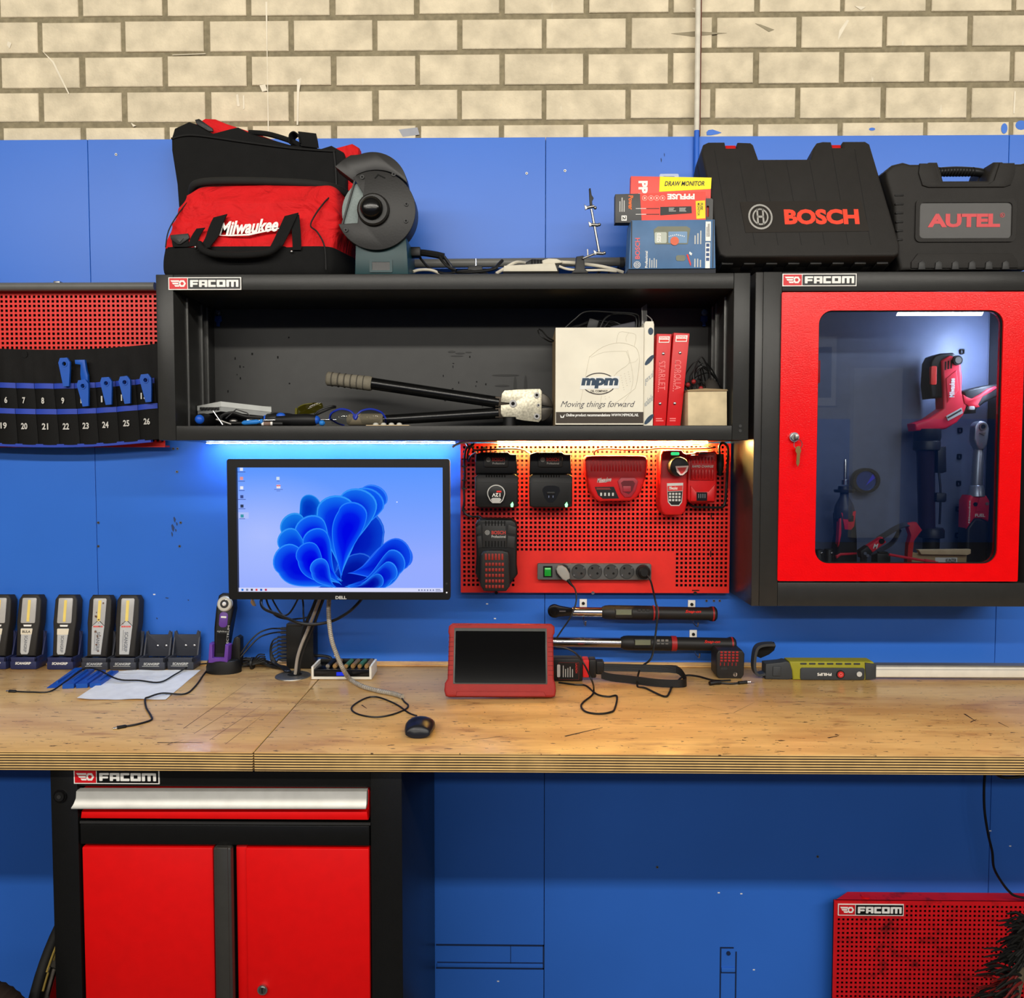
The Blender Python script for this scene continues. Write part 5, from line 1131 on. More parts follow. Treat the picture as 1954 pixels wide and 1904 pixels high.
# ================================================================== monitor
F = Fr(2.0, 647, 1008); X, Z = F.x, F.z
mo = thing('monitor', 'black framed computer monitor showing a blue swirl picture, mounted below the cupboard', 'monitor', (X(647), F.y(.05), Z(1144)))
BEZ = mat('bezel_black', (20, 20, 20), .38)
m = MB(); m.fring(F, rr(434.5, 875.5, 858.5, 1144, 5, 5), rr(452, 892, 845, 1130, 1, 5), 0, .018, BEZ); m.fpoly(F, rr(436, 877, 857, 1143, 6), .012, .03, BEZ, .004); m.build('bezel', mo)
m = MB(); m.fbox(F, 520, 930, 780, 1110, .04, .03, BEZ, .008); m.build('rear_housing', mo)
m = MB(); m.box(X(600), X(700), F.y(.06), -.0005, Z(1060), Z(980), BLK, .005); m.build('wall_mount', mo)
m = MB(); m.text(F, 'DELL', 639, 1137, 660, 1144.0 - 1, LGREY, -.0008, 0, .04); m.build('lettering', mo)
m = MB(); m.fcyl(F, 852, 1130, 1.6, -.0008, .002, mat('power_led', (220, 225, 235), .3), n=10); m.fcyl(F, 852, 1113, 2, -.0008, .002, CHAR, n=10); m.build('power_button', mo)
sm = bpy.data.materials.new('screen_picture'); sm.use_nodes = True; nt = sm.node_tree; nt.nodes.clear()
o_ = nt.nodes.new('ShaderNodeOutputMaterial'); e_ = nt.nodes.new('ShaderNodeEmission'); at_ = nt.nodes.new('ShaderNodeVertexColor'); at_.layer_name = 'Col'
e_.inputs[1].default_value = 1.0; nt.links.new(at_.outputs[0], e_.inputs[0]); nt.links.new(e_.outputs[0], o_.inputs[0])
SV, SFc, SCl = [], [], []
def sp(pts, cols, off):
    o = len(SV)
    for (a, b), c in zip(pts, cols): SV.append((X(a), F.y(off), Z(b))); SCl.append(lin(c))
    return o
def mixc(a, b, t): return tuple(x + (y - x) * t for x, y in zip(a, b))
def sgrid(x0, y0, x1, y1, off, cf, n=8):
    o = len(SV)
    for j in range(n + 1):
        for i in range(n + 1):
            u, v = i / n, j / n; SV.append((X(x0 + (x1 - x0) * u), F.y(off), Z(y0 + (y1 - y0) * v))); SCl.append(lin(cf(u, v)))
    for j in range(n):
        for i in range(n): a = o + j * (n + 1) + i; SFc.append((a, a + n + 1, a + n + 2, a + 1))
def bg(u, v):
    a = mixc((92, 150, 255), (150, 172, 255), min(1, v * 1.3)); d = math.hypot(u - .12, v - .55) ; return mixc((172, 190, 255), a, min(1, d * 1.9))
sgrid(452, 892, 845, 1130, .0112, bg, 16)
def petal(c0, c1, tip_w, bend, off, rim, core, sharp=1.5):
    """a ribbon loop: rounded blade from a point to a rounded end, shaded from rim to core"""
    (ax, ay), (bx, by) = c0, c1; n = 26; ring = []
    L_ = math.hypot(bx - ax, by - ay); ux, uy = (bx - ax) / L_, (by - ay) / L_; nx, ny = -uy, ux
    def P(t, s): # s=-1..1
        w = tip_w * math.sin(min(1, t ** sharp) * math.pi * .62) ; bb = bend * math.sin(t * math.pi)
        return (ax + ux * L_ * t + nx * (s * w + bb), ay + uy * L_ * t + ny * (s * w + bb))
    left = [P(i / n, 1) for i in range(n + 1)]; right = [P(i / n, -1) for i in range(n, -1, -1)]
    ex, ey = P(1, 0); w = tip_w * math.sin(math.pi * .62)
    cap = [(ex + nx * w * math.cos(a) + ux * w * .8 * math.sin(a), ey + ny * w * math.cos(a) + uy * w * .8 * math.sin(a)) for a in [math.pi * k / 12 for k in range(1, 12)]]
    out = left + cap + right; N = len(out)
    cx, cy = ax + ux * L_ * .72 + nx * bend * .6, ay + uy * L_ * .72 + ny * bend * .6
    lv = ((1, rim), (.965, mixc(rim, (120, 190, 255), .35)), (.94, mixc(rim, core, .25)), (.6, mixc(rim, core, .8)), (.25, core)); base = []
    clampy = lambda p: (min(844, max(453, p[0])), min(1122.3, max(893, p[1])))
    for k, c in lv: base.append(sp([clampy((cx + (a - cx) * k, cy + (b - cy) * k)) for a, b in out], [c] * N, off))
    for q in range(len(base) - 1):
        for i in range(N): j = (i + 1) % N; SFc.append((base[q] + i, base[q] + j, base[q + 1] + j, base[q + 1] + i))
    SFc.append(tuple(base[-1] + i for i in range(N)))
root_ = (648, 1112)
PT = [((640, 1122), (676, 1010), 62, -6, (10, 80, 220), (0, 20, 180)), ((640, 1124), (600, 1050), 50, -4, (10, 80, 220), (0, 20, 180)), ((600, 1124), (690, 1092), 40, 6, (10, 70, 210), (0, 14, 150)), ((690, 1080), (770, 1062), 22, -14, (20, 84, 240), (0, 30, 190)), ((660, 1095), (758, 1058), 34, 10, (14, 90, 246), (0, 20, 200)), ((655, 1075), (712, 948), 30, -26, (24, 110, 250), (0, 24, 200)), ((650, 1085), (700, 958), 36, -22, (16, 120, 250), (0, 10, 214)),
      ((560, 1000), (592, 962), 22, 6, (16, 130, 236), (0, 50, 190)), ((650, 1100), (682, 962), 40, -14, (24, 136, 248), (0, 20, 210)), ((648, 1105), (640, 975), 40, 6, (24, 140, 250), (0, 30, 220)), ((648, 1108), (672, 980), 30, -8, (10, 110, 250), (0, 6, 228)),
      ((652, 1110), (556, 1002), 28, -20, (24, 140, 240), (0, 60, 210)), ((650, 1112), (590, 1010), 34, -14, (20, 130, 250), (0, 10, 224)), ((648, 1115), (548, 1030), 26, -16, (24, 136, 244), (0, 50, 220)), ((650, 1118), (600, 1030), 28, -10, (12, 120, 250), (0, 4, 224)),
      ((630, 1122), (545, 1068), 34, -8, (22, 128, 250), (0, 10, 220)), ((640, 1122), (584, 1056), 26, -10, (12, 110, 250), (0, 0, 226)), ((640, 1124), (606, 1082), 20, -6, (30, 140, 255), (0, 20, 220)), ((660, 1118), (752, 1072), 26, 16, (20, 120, 250), (0, 12, 190)), ((655, 1120), (742, 1090), 20, 14, (24, 130, 252), (0, 16, 200)), ((660, 1122), (720, 1108), 14, 8, (24, 130, 252), (0, 10, 160))]
for i, (a, b, w, bd, rc, cc) in enumerate(PT): petal(a, b, w, bd, .0110 - i * .00018, rc, cc)
TB = .0074
sgrid(452, 1122.5, 845, 1130, TB, lambda u, v: (214, 218, 250), 2)
def tile(x0, y0, x1, y1, c, off=TB - .0003): sgrid(x0, y0, x1, y1, off, lambda u, v: c, 1)
for i, c in enumerate(((40, 120, 220), (120, 130, 160), (60, 60, 70), (220, 80, 80), (40, 90, 180), (190, 60, 90))): tile(457 + i * 9, 1124.5, 461 + i * 9, 1128.5, c)
for i in range(6): tile(797 + i * 5.5, 1125, 799.5 + i * 5.5, 1128, (110, 120, 160))
tile(830, 1124.3, 839, 1125.6, (120, 130, 170)); tile(830, 1127, 841, 1128.4, (120, 130, 170))
for k, (y, c) in enumerate(((892.5, (220, 228, 250)), (910, (230, 150, 150)), (928, (236, 236, 244)), (945, (60, 76, 140)), (963, (50, 60, 90)), (982, (60, 150, 170)))):
    if k == 5: sgrid(453, 978, 473, 990, TB, lambda u, v: (176, 192, 250), 1)
    tile(457.5, y, 463.5, y + 6, c); tile(453 + k % 3, y + 7.6, 468 - k % 3, y + 8.8, (70, 90, 170))
tile(527, 910, 533, 916, (210, 224, 240)); tile(528, 917.5, 533, 918.6, (90, 110, 190)); tile(527, 925, 534.5, 932, (236, 230, 236)); tile(527, 925.5, 534.5, 928, (220, 70, 90)); tile(522.5, 933.5, 539, 934.6, (90, 110, 190)); tile(527, 936.5, 534, 937.5, (90, 110, 190))
tile(756, 957, 758, 959, (240, 244, 255))
me = bpy.data.meshes.new('screen'); off = mo.location
me.from_pydata([Vector(v) - off for v in SV], [], SFc); me.materials.append(sm)
ca = me.color_attributes.new('Col', 'FLOAT_COLOR', 'POINT')
for i, c in enumerate(SCl): ca.data[i].color = c
so = bpy.data.objects.new('screen', me); COL.objects.link(so); so.parent = mo; so['label'] = 'lit screen with blue swirl picture and small icons'
# ================================================================== charger board under the cupboard
F = Fr(2.29, 1136, 985); X, Z = F.x, F.z
cb = thing('perforated_panel', 'red perforated wall panel carrying the tool chargers under the open cupboard', 'panel', (X(1136), F.y(.02), Z(1130)))
b = perf(F, 879, 846, 1393, 1128, 883.5, 851, 8.48, 4.8, 0, .0016, REDPEG, skip=lambda x, y: 984 < x < 1284 and y > 1053); b.build('sheet', cb)
m = MB(); m.fbox(F, 884, 850, 1388, 1124, .012, .002, mat('hole_shade_dark', (16, 18, 26), .8)); m.build('backing', cb, 'added dark sheet for the shade behind the holes')  # near-black sheet added so the holes look shaded
m = MB(); m.fbox(F, 879, 1128, 1393, 1131, 0, .035, REDPEG); m.fbox(F, 879, 846, 882, 1128, .0017, .036, REDPEG); m.fbox(F, 1390, 846, 1393, 1128, .0017, .036, REDPEG); m.build('flange', cb)
for x, y in ((947, 1131), (1328, 1131), (1132, 1131), (925, 855), (1344, 852)):
    m = MB(); m.fcyl(F, x, y, 3.2, -.003, .006, BLK if x != 1132 else SIL, n=12); m.build('screw', cb)
for x0, y0, x1, y1 in ((1356, 1050, 1358, 1062), (1356, 978, 1358, 990), (1322, 1125, 1336, 1127), (1320, 847, 1334, 849), (936, 847, 949, 849)):
    m = MB(); m.fbox(F, x0, y0, x1, y1, -.0006, .001, BLKM); m.build('slot', cb)
FC = Fr(2.225, 1136, 985)
def charger(name, label, bx, grp='tool chargers on the red panel', F=FC):
    return thing('battery_charger', label, 'charger', (F.x(bx[0]), F.y(.06), F.z(bx[1])), grp)
def bosch12(x0, y0, label, battery):
    F = FC; t = charger('', label, (x0 + 40, y0 + 106)); px = lambda a: x0 + a; py = lambda a: y0 + a
    m = MB(); m.fpoly(F, [(px(0), py(4)), (px(12), py(0)), (px(62), py(0)), (px(66), py(4)), (px(79), py(4)), (px(80), py(42)), (px(0), py(42))], .008, .054, BLK, .004, 3)
    m.fpoly(F, rr(px(16), py(8), px(63), py(29), 4), .002, .01, CHAR, .002, 2)
    for k in range(9): m.fbox(F, px(14 + k * 5.2), py(1), px(17 + k * 5.2), py(6), .004, .03, BLKM)
    m.build('top_housing', t)
    m = MB(); m.fpoly(F, [(px(-1), py(48)), (px(6), py(42)), (px(76), py(42)), (px(82), py(48)), (px(81), py(104)), (px(70), py(106)), (px(8), py(106)), (px(0), py(103))], 0, .062, BLK, .004, 3)
    m.fbox(F, px(0), py(57), px(81), py(58.2), -.0008, .004, CHAR)
    for k in range(8): m.fbox(F, px(20 + k * 5), py(43), px(22.5 + k * 5), py(48), -.0005, .004, BLKM)
    m.build('housing', t)
    m = MB(); roundel(m, F, px(25), py(14.5), 4.2, LGREY, .0012); m.text(F, 'BOSCH', px(32), py(11), px(56), py(17.5), mat('dim_red_print', (190, 62, 54), .5), .0012, 0, .03); m.text(F, 'Professional', px(33), py(19.5), px(56), py(23.5), LGREY, .0012, 0, .01); m.build('lettering', t)
    m = MB(); m.fpoly(F, [(px(67), py(100)), (px(71), py(95)), (px(73), py(100)), (px(72), py(105)), (px(68), py(105))], -.003, .004, emis('led_green', (150, 255, 170), 2.2)); m.build('status_light', t, 'green status light')
    tri = [(px(40), py(60))] if False else None
    out = ell(px(40), py(78), 17, 16, 20, -20, 200) + [(px(28), py(92)), (px(33), py(97)), (px(48), py(97)), (px(53), py(92))]
    if battery:
        m = MB(); m.fpoly(F, out, -.012, .012, BLK, .002)
        m.fring(F, [(px(40) + (a - px(40)) * 1.0, py(80) + (b - py(80)) * 1.0) for a, b in out], [(px(40) + (a - px(40)) * .9, py(80) + (b - py(80)) * .9) for a, b in out], -.0126, .0006, LGREY)
        m.text(F, '12V', px(32), py(78), px(48), py(85), WHITE, -.0128, 180, .03); m.fbox(F, px(41), py(73.5), px(50), py(76.5), -.0128, .0006, REDTXT)
        m.fpoly(F, [(px(30), py(90)), (px(33), py(87)), (px(47), py(87)), (px(50), py(90)), (px(46), py(96)), (px(34), py(96))], -.0128, .0006, LGREY); m.build('battery', t, 'round ended battery marked 12V')
    else:
        m = MB(); m.fpoly(F, [(px(24), py(72)), (px(28), py(66)), (px(34), py(64)), (px(48), py(64)), (px(56), py(67)), (px(58), py(74)), (px(50), py(90)), (px(44), py(96)), (px(36), py(96)), (px(29), py(88))], -.001, .002, mat('slot_black', (10, 10, 10), .3)); m.fbox(F, px(33), py(76), px(48), py(80), -.004, .004, BLK, .001)
        for k in (0, 8): m.fbox(F, px(36 + k), py(83), px(37.4 + k), py(87), -.003, .002, SIL)
        m.build('battery_slot', t)
    return t
bosch12(907, 862.5, 'black battery charger with a round 12V battery in it, top left of the chargers', True)
bosch12(1010.5, 862.5, 'black battery charger with an empty dark slot, second from the left on top', False)
# red compact charger
F = FC
t = charger('', 'wide red battery charger with ribbed top and one slot, empty', (1175, 957))
m = MB(); m.fpoly(F, [(1114, 876), (1118, 870), (1124, 869), (1225, 869), (1232, 871), (1235.5, 878), (1234, 904), (1223, 938), (1215, 950), (1204, 956), (1143, 957), (1134, 950), (1126, 938), (1117, 906)], 0, .06, MRED, .007, 4)
for k in range(17): m.fbox(F, 1127 + k * 5.8, 879, 1130 + k * 5.8, 899, -.003, .005, MRED, .001)
m.build('housing', t)
m = MB(); m.fpoly(F, [(1178, 918), (1184, 911), (1210, 911), (1217, 918), (1212, 936), (1204, 948), (1192, 949), (1184, 940)], -.004, .006, mat('dull_crimson', (150, 40, 52), .45), .002); m.fpoly(F, [(1184, 921), (1189, 917), (1207, 917), (1211, 922), (1206, 936), (1199, 943), (1191, 939)], -.0046, .002, mat('slot_crimson', (92, 20, 28), .4)); m.fbox(F, 1188, 927, 1203, 938, -.007, .004, _mats['dull_crimson'], .001); m.build('battery_slot', t)
m = MB(); m.fpoly(F, [(1134.5, 929), (1171, 928.5), (1181, 951), (1150, 951.5), (1141, 945)], -.0006, .001, mat('label_black', (20, 18, 18), .4))
for k in range(4): m.fbox(F, 1145 + k * 7.5, 940, 1148.5 + k * 7.5, 946, -.001, .0006, LGREY)
m.lines(F, 1138, 931, 1166, 935, 2, mat('label_red', (160, 60, 50), .5), -.001)
m.text(F, 'Milwaukee', 1139, 911, 1166, 919.5, LGREY, -.0008, 0, .02, .35, tilt=.1); m.fpoly(F, [(1141, 921), (1155, 918), (1165, 916), (1156, 920)], -.0008, .0005, LGREY); m.build('lettering', t)
# double red rapid charger
t = charger('', 'double red battery charger with a small round battery standing in it, at the right', (1310, 980))
m = MB(); m.fpoly(F, [(1259, 868), (1264, 859), (1300, 859), (1304, 864), (1311, 866), (1311, 960), (1308, 976), (1300, 983), (1270, 983), (1262, 976), (1258, 960)], 0, .062, MRED, .006, 3); m.build('tower', t)
m = MB(); m.fpoly(F, [(1312, 866), (1326, 864), (1330, 861), (1366, 861), (1369, 866), (1369, 944), (1364, 959), (1318, 959), (1312, 952)], .008, .054, MRED, .006, 3)
m.fpoly(F, [(1318, 868), (1362, 867), (1362, 916), (1318, 916)], .003, .008, MRED, .002)
for k in range(7):
    m.fbox(F, 1320 + k * 6.2, 872, 1323.5 + k * 6.2, 884, 0, .006, MRED, .001); m.fbox(F, 1320 + k * 6.2, 896, 1323.5 + k * 6.2, 914, 0, .006, MRED, .001)
m.fpoly(F, [(1318, 926), (1328, 938), (1352, 938), (1364, 924), (1364, 956), (1318, 956)], .002, .008, MRED, .002); m.fbox(F, 1329, 939, 1349, 955, .0005, .006, mat('slot_black', (10, 10, 10), .3)); 
for k in range(4): m.fbox(F, 1332 + k * 4, 942, 1333.5 + k * 4, 950, -.0008, .003, STEEL)
m.text(F, 'RAPID CHARGE', 1320, 887.5, 1361, 892, LGREY, .0018, 0, .02, .2); m.build('rapid_block', t)
m = MB(); m.lathe((F.x(1291), F.y(-.036), F.z(890)), (F.x(1291), F.y(.004), F.z(890)), [(14 * F.s, 0), (17.5 * F.s, .06), (18.5 * F.s, .2), (19 * F.s, 1)], BLK, 30)
m.fpoly(F, [(1283, 889), (1308, 888), (1305, 899), (1297, 906), (1292, 906), (1286, 900)], -.0372, .002, mat('pale_label', (226, 196, 190), .5)); m.fpoly(F, [(1286, 892), (1304, 891), (1301, 898), (1296, 903), (1293, 903)], -.0378, .001, mat('label_red2', (196, 50, 50), .5)); m.build('battery', t, 'round black battery with a red and white label')
m = MB(); m.fpoly(F, rr(1279, 862.5, 1295, 868.5, 2.5), -.002, .004, emis('led_green2', (60, 220, 130), 1.1)); m.build('status_light', t, 'green status light')
m = MB(); m.fpoly(F, rr(1334, 862.5, 1350, 866.5, 2), .006, .004, mat('dull_window', (96, 70, 66), .4)); m.build('status_light', t)
m = MB(); m.fpoly(F, [(1272, 922), (1303, 921), (1301, 958), (1296, 965), (1280, 965), (1274, 958)], -.001, .002, LGREY); m.fpoly(F, [(1273.5, 938), (1301.5, 937), (1299.5, 957), (1295, 963), (1281, 963), (1275.5, 957)], -.0016, .001, mat('label_black', (20, 18, 18), .4)); m.fpoly(F, [(1273, 927), (1302, 926), (1301.5, 936), (1273.5, 937)], -.0016, .001, mat('label_red2', (196, 50, 50), .5))
for j in range(3):
    for k in range(4): m.fbox(F, 1276 + k * 6, 940 + j * 6, 1280 + k * 6, 944 + j * 6, -.002, .0006, LGREY)
m.text(F, 'Milwaukee', 1276, 928, 1292, 934, WHITE, -.002, 0, .01, .3); m.build('rating_label', t)
# black fast charger with battery
t = charger('', 'black battery charger with a red grilled battery, lower left of the red panel', (946, 1125))
m = MB(); m.fpoly(F, [(907, 1000), (910, 993), (918, 990.5), (976, 991), (984, 996), (987, 1005), (986, 1080), (988, 1096), (976, 1112), (972, 1120), (918, 1120), (914, 1110), (906.5, 1094), (909, 1060)], 0, .06, BLK, .006, 3)
m.fpoly(F, [(920, 999), (965, 999), (967, 1045), (921, 1045)], -.004, .008, CHAR, .002)
for k in range(7): m.fbox(F, 926 + k * 6, 994, 928 + k * 6, 1003, -.005, .006, BLKM); m.fbox(F, 926 + k * 6, 1032, 928 + k * 6, 1043, -.005, .006, BLKM)
m.fpoly(F, [(908, 1006), (917, 1001), (919, 1018), (909, 1020)], -.002, .006, CHAR, .001); m.fpoly(F, [(985, 1006), (970, 1001), (968, 1018), (984, 1020)], -.002, .006, CHAR, .001)
m.fpoly(F, [(910, 1024), (918, 1022), (921, 1044), (912, 1046)], -.002, .006, CHAR, .001); m.fpoly(F, [(983, 1024), (969, 1022), (967, 1044), (981, 1046)], -.002, .006, CHAR, .001)
m.build('housing', t)
m = MB(); roundel(m, F, 930, 1016, 4.5, LGREY, -.0048); m.text(F, 'BOSCH', 938, 1012.5, 965, 1019.5, mat('dim_red_print', (190, 62, 54), .5), -.0048, 0, .03); m.text(F, 'Professional', 938, 1021, 965, 1026, LGREY, -.0048, 0, .01); m.build('lettering', t)
m = MB(); m.fpoly(F, [(918, 1058), (922, 1051), (934, 1048), (958, 1048), (970, 1051), (972, 1060), (973, 1116), (966, 1125), (924, 1125), (917, 1114)], -.03, .034, mat('battery_black', (36, 34, 33), .45), .004, 3); bt = m.build('battery', t)
m = MB(); RG = mat('grille_red', (150, 40, 30), .5)
for k in range(6): m.fbox(F, 926 + k * 6.2, 1054, 930 + k * 6.2, 1066, -.032, .004, RG, .001)
for j in range(5):
    for k in range(6): m.fbox(F, 926.5 + k * 6.2, 1071 + j * 10.5, 931 + k * 6.2, 1077 + j * 10.5, -.032, .004, RG, .001)
m.build('grille', bt, 'red grille')
# socket strip on the panel
F = Fr(2.268, 1136, 1090)
t = thing('socket_strip', 'grey six-way socket strip with a green switch on the red panel', 'socket strip', (F.x(1134), F.y(.02), F.z(1106)))
SG = mat('socket_grey', (84, 84, 84), .5)
m = MB(); m.fpoly(F, rr(1025.5, 1076, 1243, 1106.5, 3), 0, .021, SG, .002); m.build('strip_body', t)
m = MB(); m.fbox(F, 1036.5, 1080, 1054, 1101.5, -.001, .004, BLKM); m.fbox(F, 1039, 1083, 1051.5, 1099, -.004, .006, mat('switch_green', (30, 150, 50), .25), .001); m.fbox(F, 1040, 1083.5, 1050.5, 1086, -.0046, .003, mat('switch_light', (140, 230, 150), .3)); m.build('switch', t, 'green rocker switch')
for cx in (1074, 1104.5, 1135, 1165.7, 1196.2, 1226.8):
    m = MB(); m.fring(F, ell(cx, 1090.5, 14, n=28), ell(cx, 1090.5, 12.8, n=28), -.0012, .003, CHAR); m.fpoly(F, ell(cx, 1090.5, 12.8, n=28), -.0004, .002, mat('socket_well', (58, 58, 58), .5))
    m.fcyl(F, cx - 5, 1084, 2.2, -.0008, .002, BLKM, n=12); m.fcyl(F, cx + 5, 1094, 2.2, -.0008, .002, BLKM, n=12); m.fbox(F, cx - 10.5, 1095.5, cx - 7.5, 1099, -.002, .003, STEEL); m.fbox(F, cx + 8, 1082, cx + 11, 1085, -.002, .003, STEEL); m.build('socket', t)
t = thing('power_plug', 'grey mains plug with black lead in the leftmost socket of the strip', 'plug', (F.x(1075), F.y(-.02), F.z(1090)))
m = MB(); m.fcyl(F, 1074, 1090.5, 12.4, -.014, .0132, BLK); m.fpoly(F, [(1060.5, 1084), (1064, 1078), (1072, 1077), (1080, 1082), (1086, 1092), (1087, 1102), (1080, 1107), (1073, 1104), (1063, 1092)], -.022, .012, mat('plug_grey', (150, 148, 142), .45), .004, 3); m.build('plug_body', t)
m = MB(); m.ftube(F, [(1082, 1104, -.016), (1088, 1112, -.017), (1096, 1121, -.014), (1099, 1134, -.008), (1097, 1150, -.01), (1086, 1172, -.015), (1070, 1190, -.05), (1058, 1204, -.09)], lambda u: (3.2 - 1.6 * min(1, u * 5)) * F.s if False else 1.7 * F.s, CABLE) if False else m.tube([(F.x(a), F.y(o), F.z(b)) for a, b, o in ((1082, 1104, -.016), (1088, 1112, -.017), (1096, 1121, -.018), (1099, 1134, -.022), (1097, 1150, -.03), (1086, 1172, -.05), (1070, 1190, -.08), (1058, 1204, -.1))], lambda u: (4.2 - 2.7 * min(1, u * 4)) * F.s, CABLE); m.build('lead', t)
t = thing('power_plug', 'round black mains plug with black lead in the rightmost socket of the strip', 'plug', (F.x(1227), F.y(-.02), F.z(1090)))
m = MB(); m.fcyl(F, 1226.8, 1090.5, 13, -.018, .0172, BLK); m.lathe((F.x(1227), F.y(-.028), F.z(1090)), (F.x(1227), F.y(-.012), F.z(1090)), [(7 * F.s, 0), (11 * F.s, .3), (12.5 * F.s, 1)], BLK, 20); m.build('plug_body', t)
P_ = T(1216, 1310); P2_ = T(1268, 1331); P3_ = T(1283, 1312); P4_ = T(1305, 1292); P5_ = T(1330, 1292); P6_ = T(1394, 1300)
m = MB(); m.tube([(F.x(1229), F.y(-.024), F.z(1092)), (F.x(1238), F.y(-.03), F.z(1104)), (F.x(1247), F.y(-.03), F.z(1140)), (F.x(1250), F.y(-.045), F.z(1166)), (F.x(1244), F.y(-.06), F.z(1208)), (F.x(1234), F.y(-.09), F.z(1240))] + [(W(1222, 1275, 2.17))] + [(p.x, p.y, ZB + .003) for p in (P_, T(1232, 1315), P2_, T(1278, 1322), P3_, P4_, P5_)] + [(T(1362, 1300).x, T(1362, 1300).y, ZB + .003), (P6_.x, P6_.y, ZB + .003)], .0027, CABLE); m.build('lead', t)
# cabling on the panel
F = Fr(2.272, 900, 900)
t = thing('charger_cable', 'bundle of black charger cables tied down the left edge of the red panel', 'cable', (F.x(886), F.y(0), F.z(986)))
m = MB(); m.ftube(F, [(893, 850, 0), (888, 862, 0), (886, 880, 0), (887, 905, 0), (885, 930, 0), (886, 955, 0), (884, 972, 0), (890, 982, 0), (902, 986, 0), (915, 985, -.01), (921, 992, -.02)], 2.2, CABLE); m.ftube(F, [(905, 846, 0), (896, 856, 0), (892, 872, 0), (894, 880, 0), (899, 870, -.01), (910, 863, -.03)], 1.8, CABLE); m.ftube(F, [(900, 846, 0), (902, 855, 0), (908, 859, -.01), (930, 858, -.01), (970, 856, -.01), (990, 857, -.01), (1004, 861, 0), (1012, 866, -.02)], 1.8, CABLE); m.ftube(F, [(890, 846, 0), (895, 852, -.01), (904, 848, -.01)], 2.2, CABLE); m.build('cord', t)
for y in (876, 890, 916, 932, 974):
    m = MB(); m.fbox(F, 881, y - 1.2, 891, y + 1.2, -.003, .006, mat('tie', (30, 30, 30), .5)); m.build('cable_tie', t)
m = MB(); m.ftube(F, [(864, 853, -.01), (874, 847, -.01), (886, 844, -.012), (898, 843, -.01)], 2, WCABLE); m.build('strip_lead', label='short white lead of the light strip at the panel corner', cat='cable')
F = Fr(2.27, 1230, 860)
m = MB(); m.ftube(F, [(1136, 871, 0), (1134, 864, 0), (1140, 858, 0), (1160, 856, 0), (1190, 858, 0), (1230, 858, 0), (1262, 855, 0), (1310, 856, 0), (1350, 855, 0), (1366, 853, 0)], 1.7, CABLE)
m.build('charger_cable', label='thin cable running along the top of the panel from the wide red charger', cat='cable')
F = Fr(2.25, 1375, 900)
t = thing('plug_coupler', 'black cable coupler hanging with its looped cable at the right edge of the panel', 'cable', (F.x(1375), F.y(0), F.z(905)))
m = MB(); m.lathe((F.x(1374), F.y(0), F.z(908)), (F.x(1374), F.y(0), F.z(866)), [(2.5 * F.s, 0), (5 * F.s, .2), (7 * F.s, .45), (7 * F.s, 1)], BLK, 16); m.build('coupler', t)
m = MB(); m.ftube(F, [(1373, 866, 0), (1372, 852, 0), (1378, 845, 0), (1386, 850, 0), (1389, 862, 0), (1388, 900, 0), (1386, 935, 0), (1384, 960, 0), (1376, 968, .0), (1345, 968, .005), (1326, 967, .01), (1316, 960, .02)], 2.4, CABLE); m.build('cord', t)
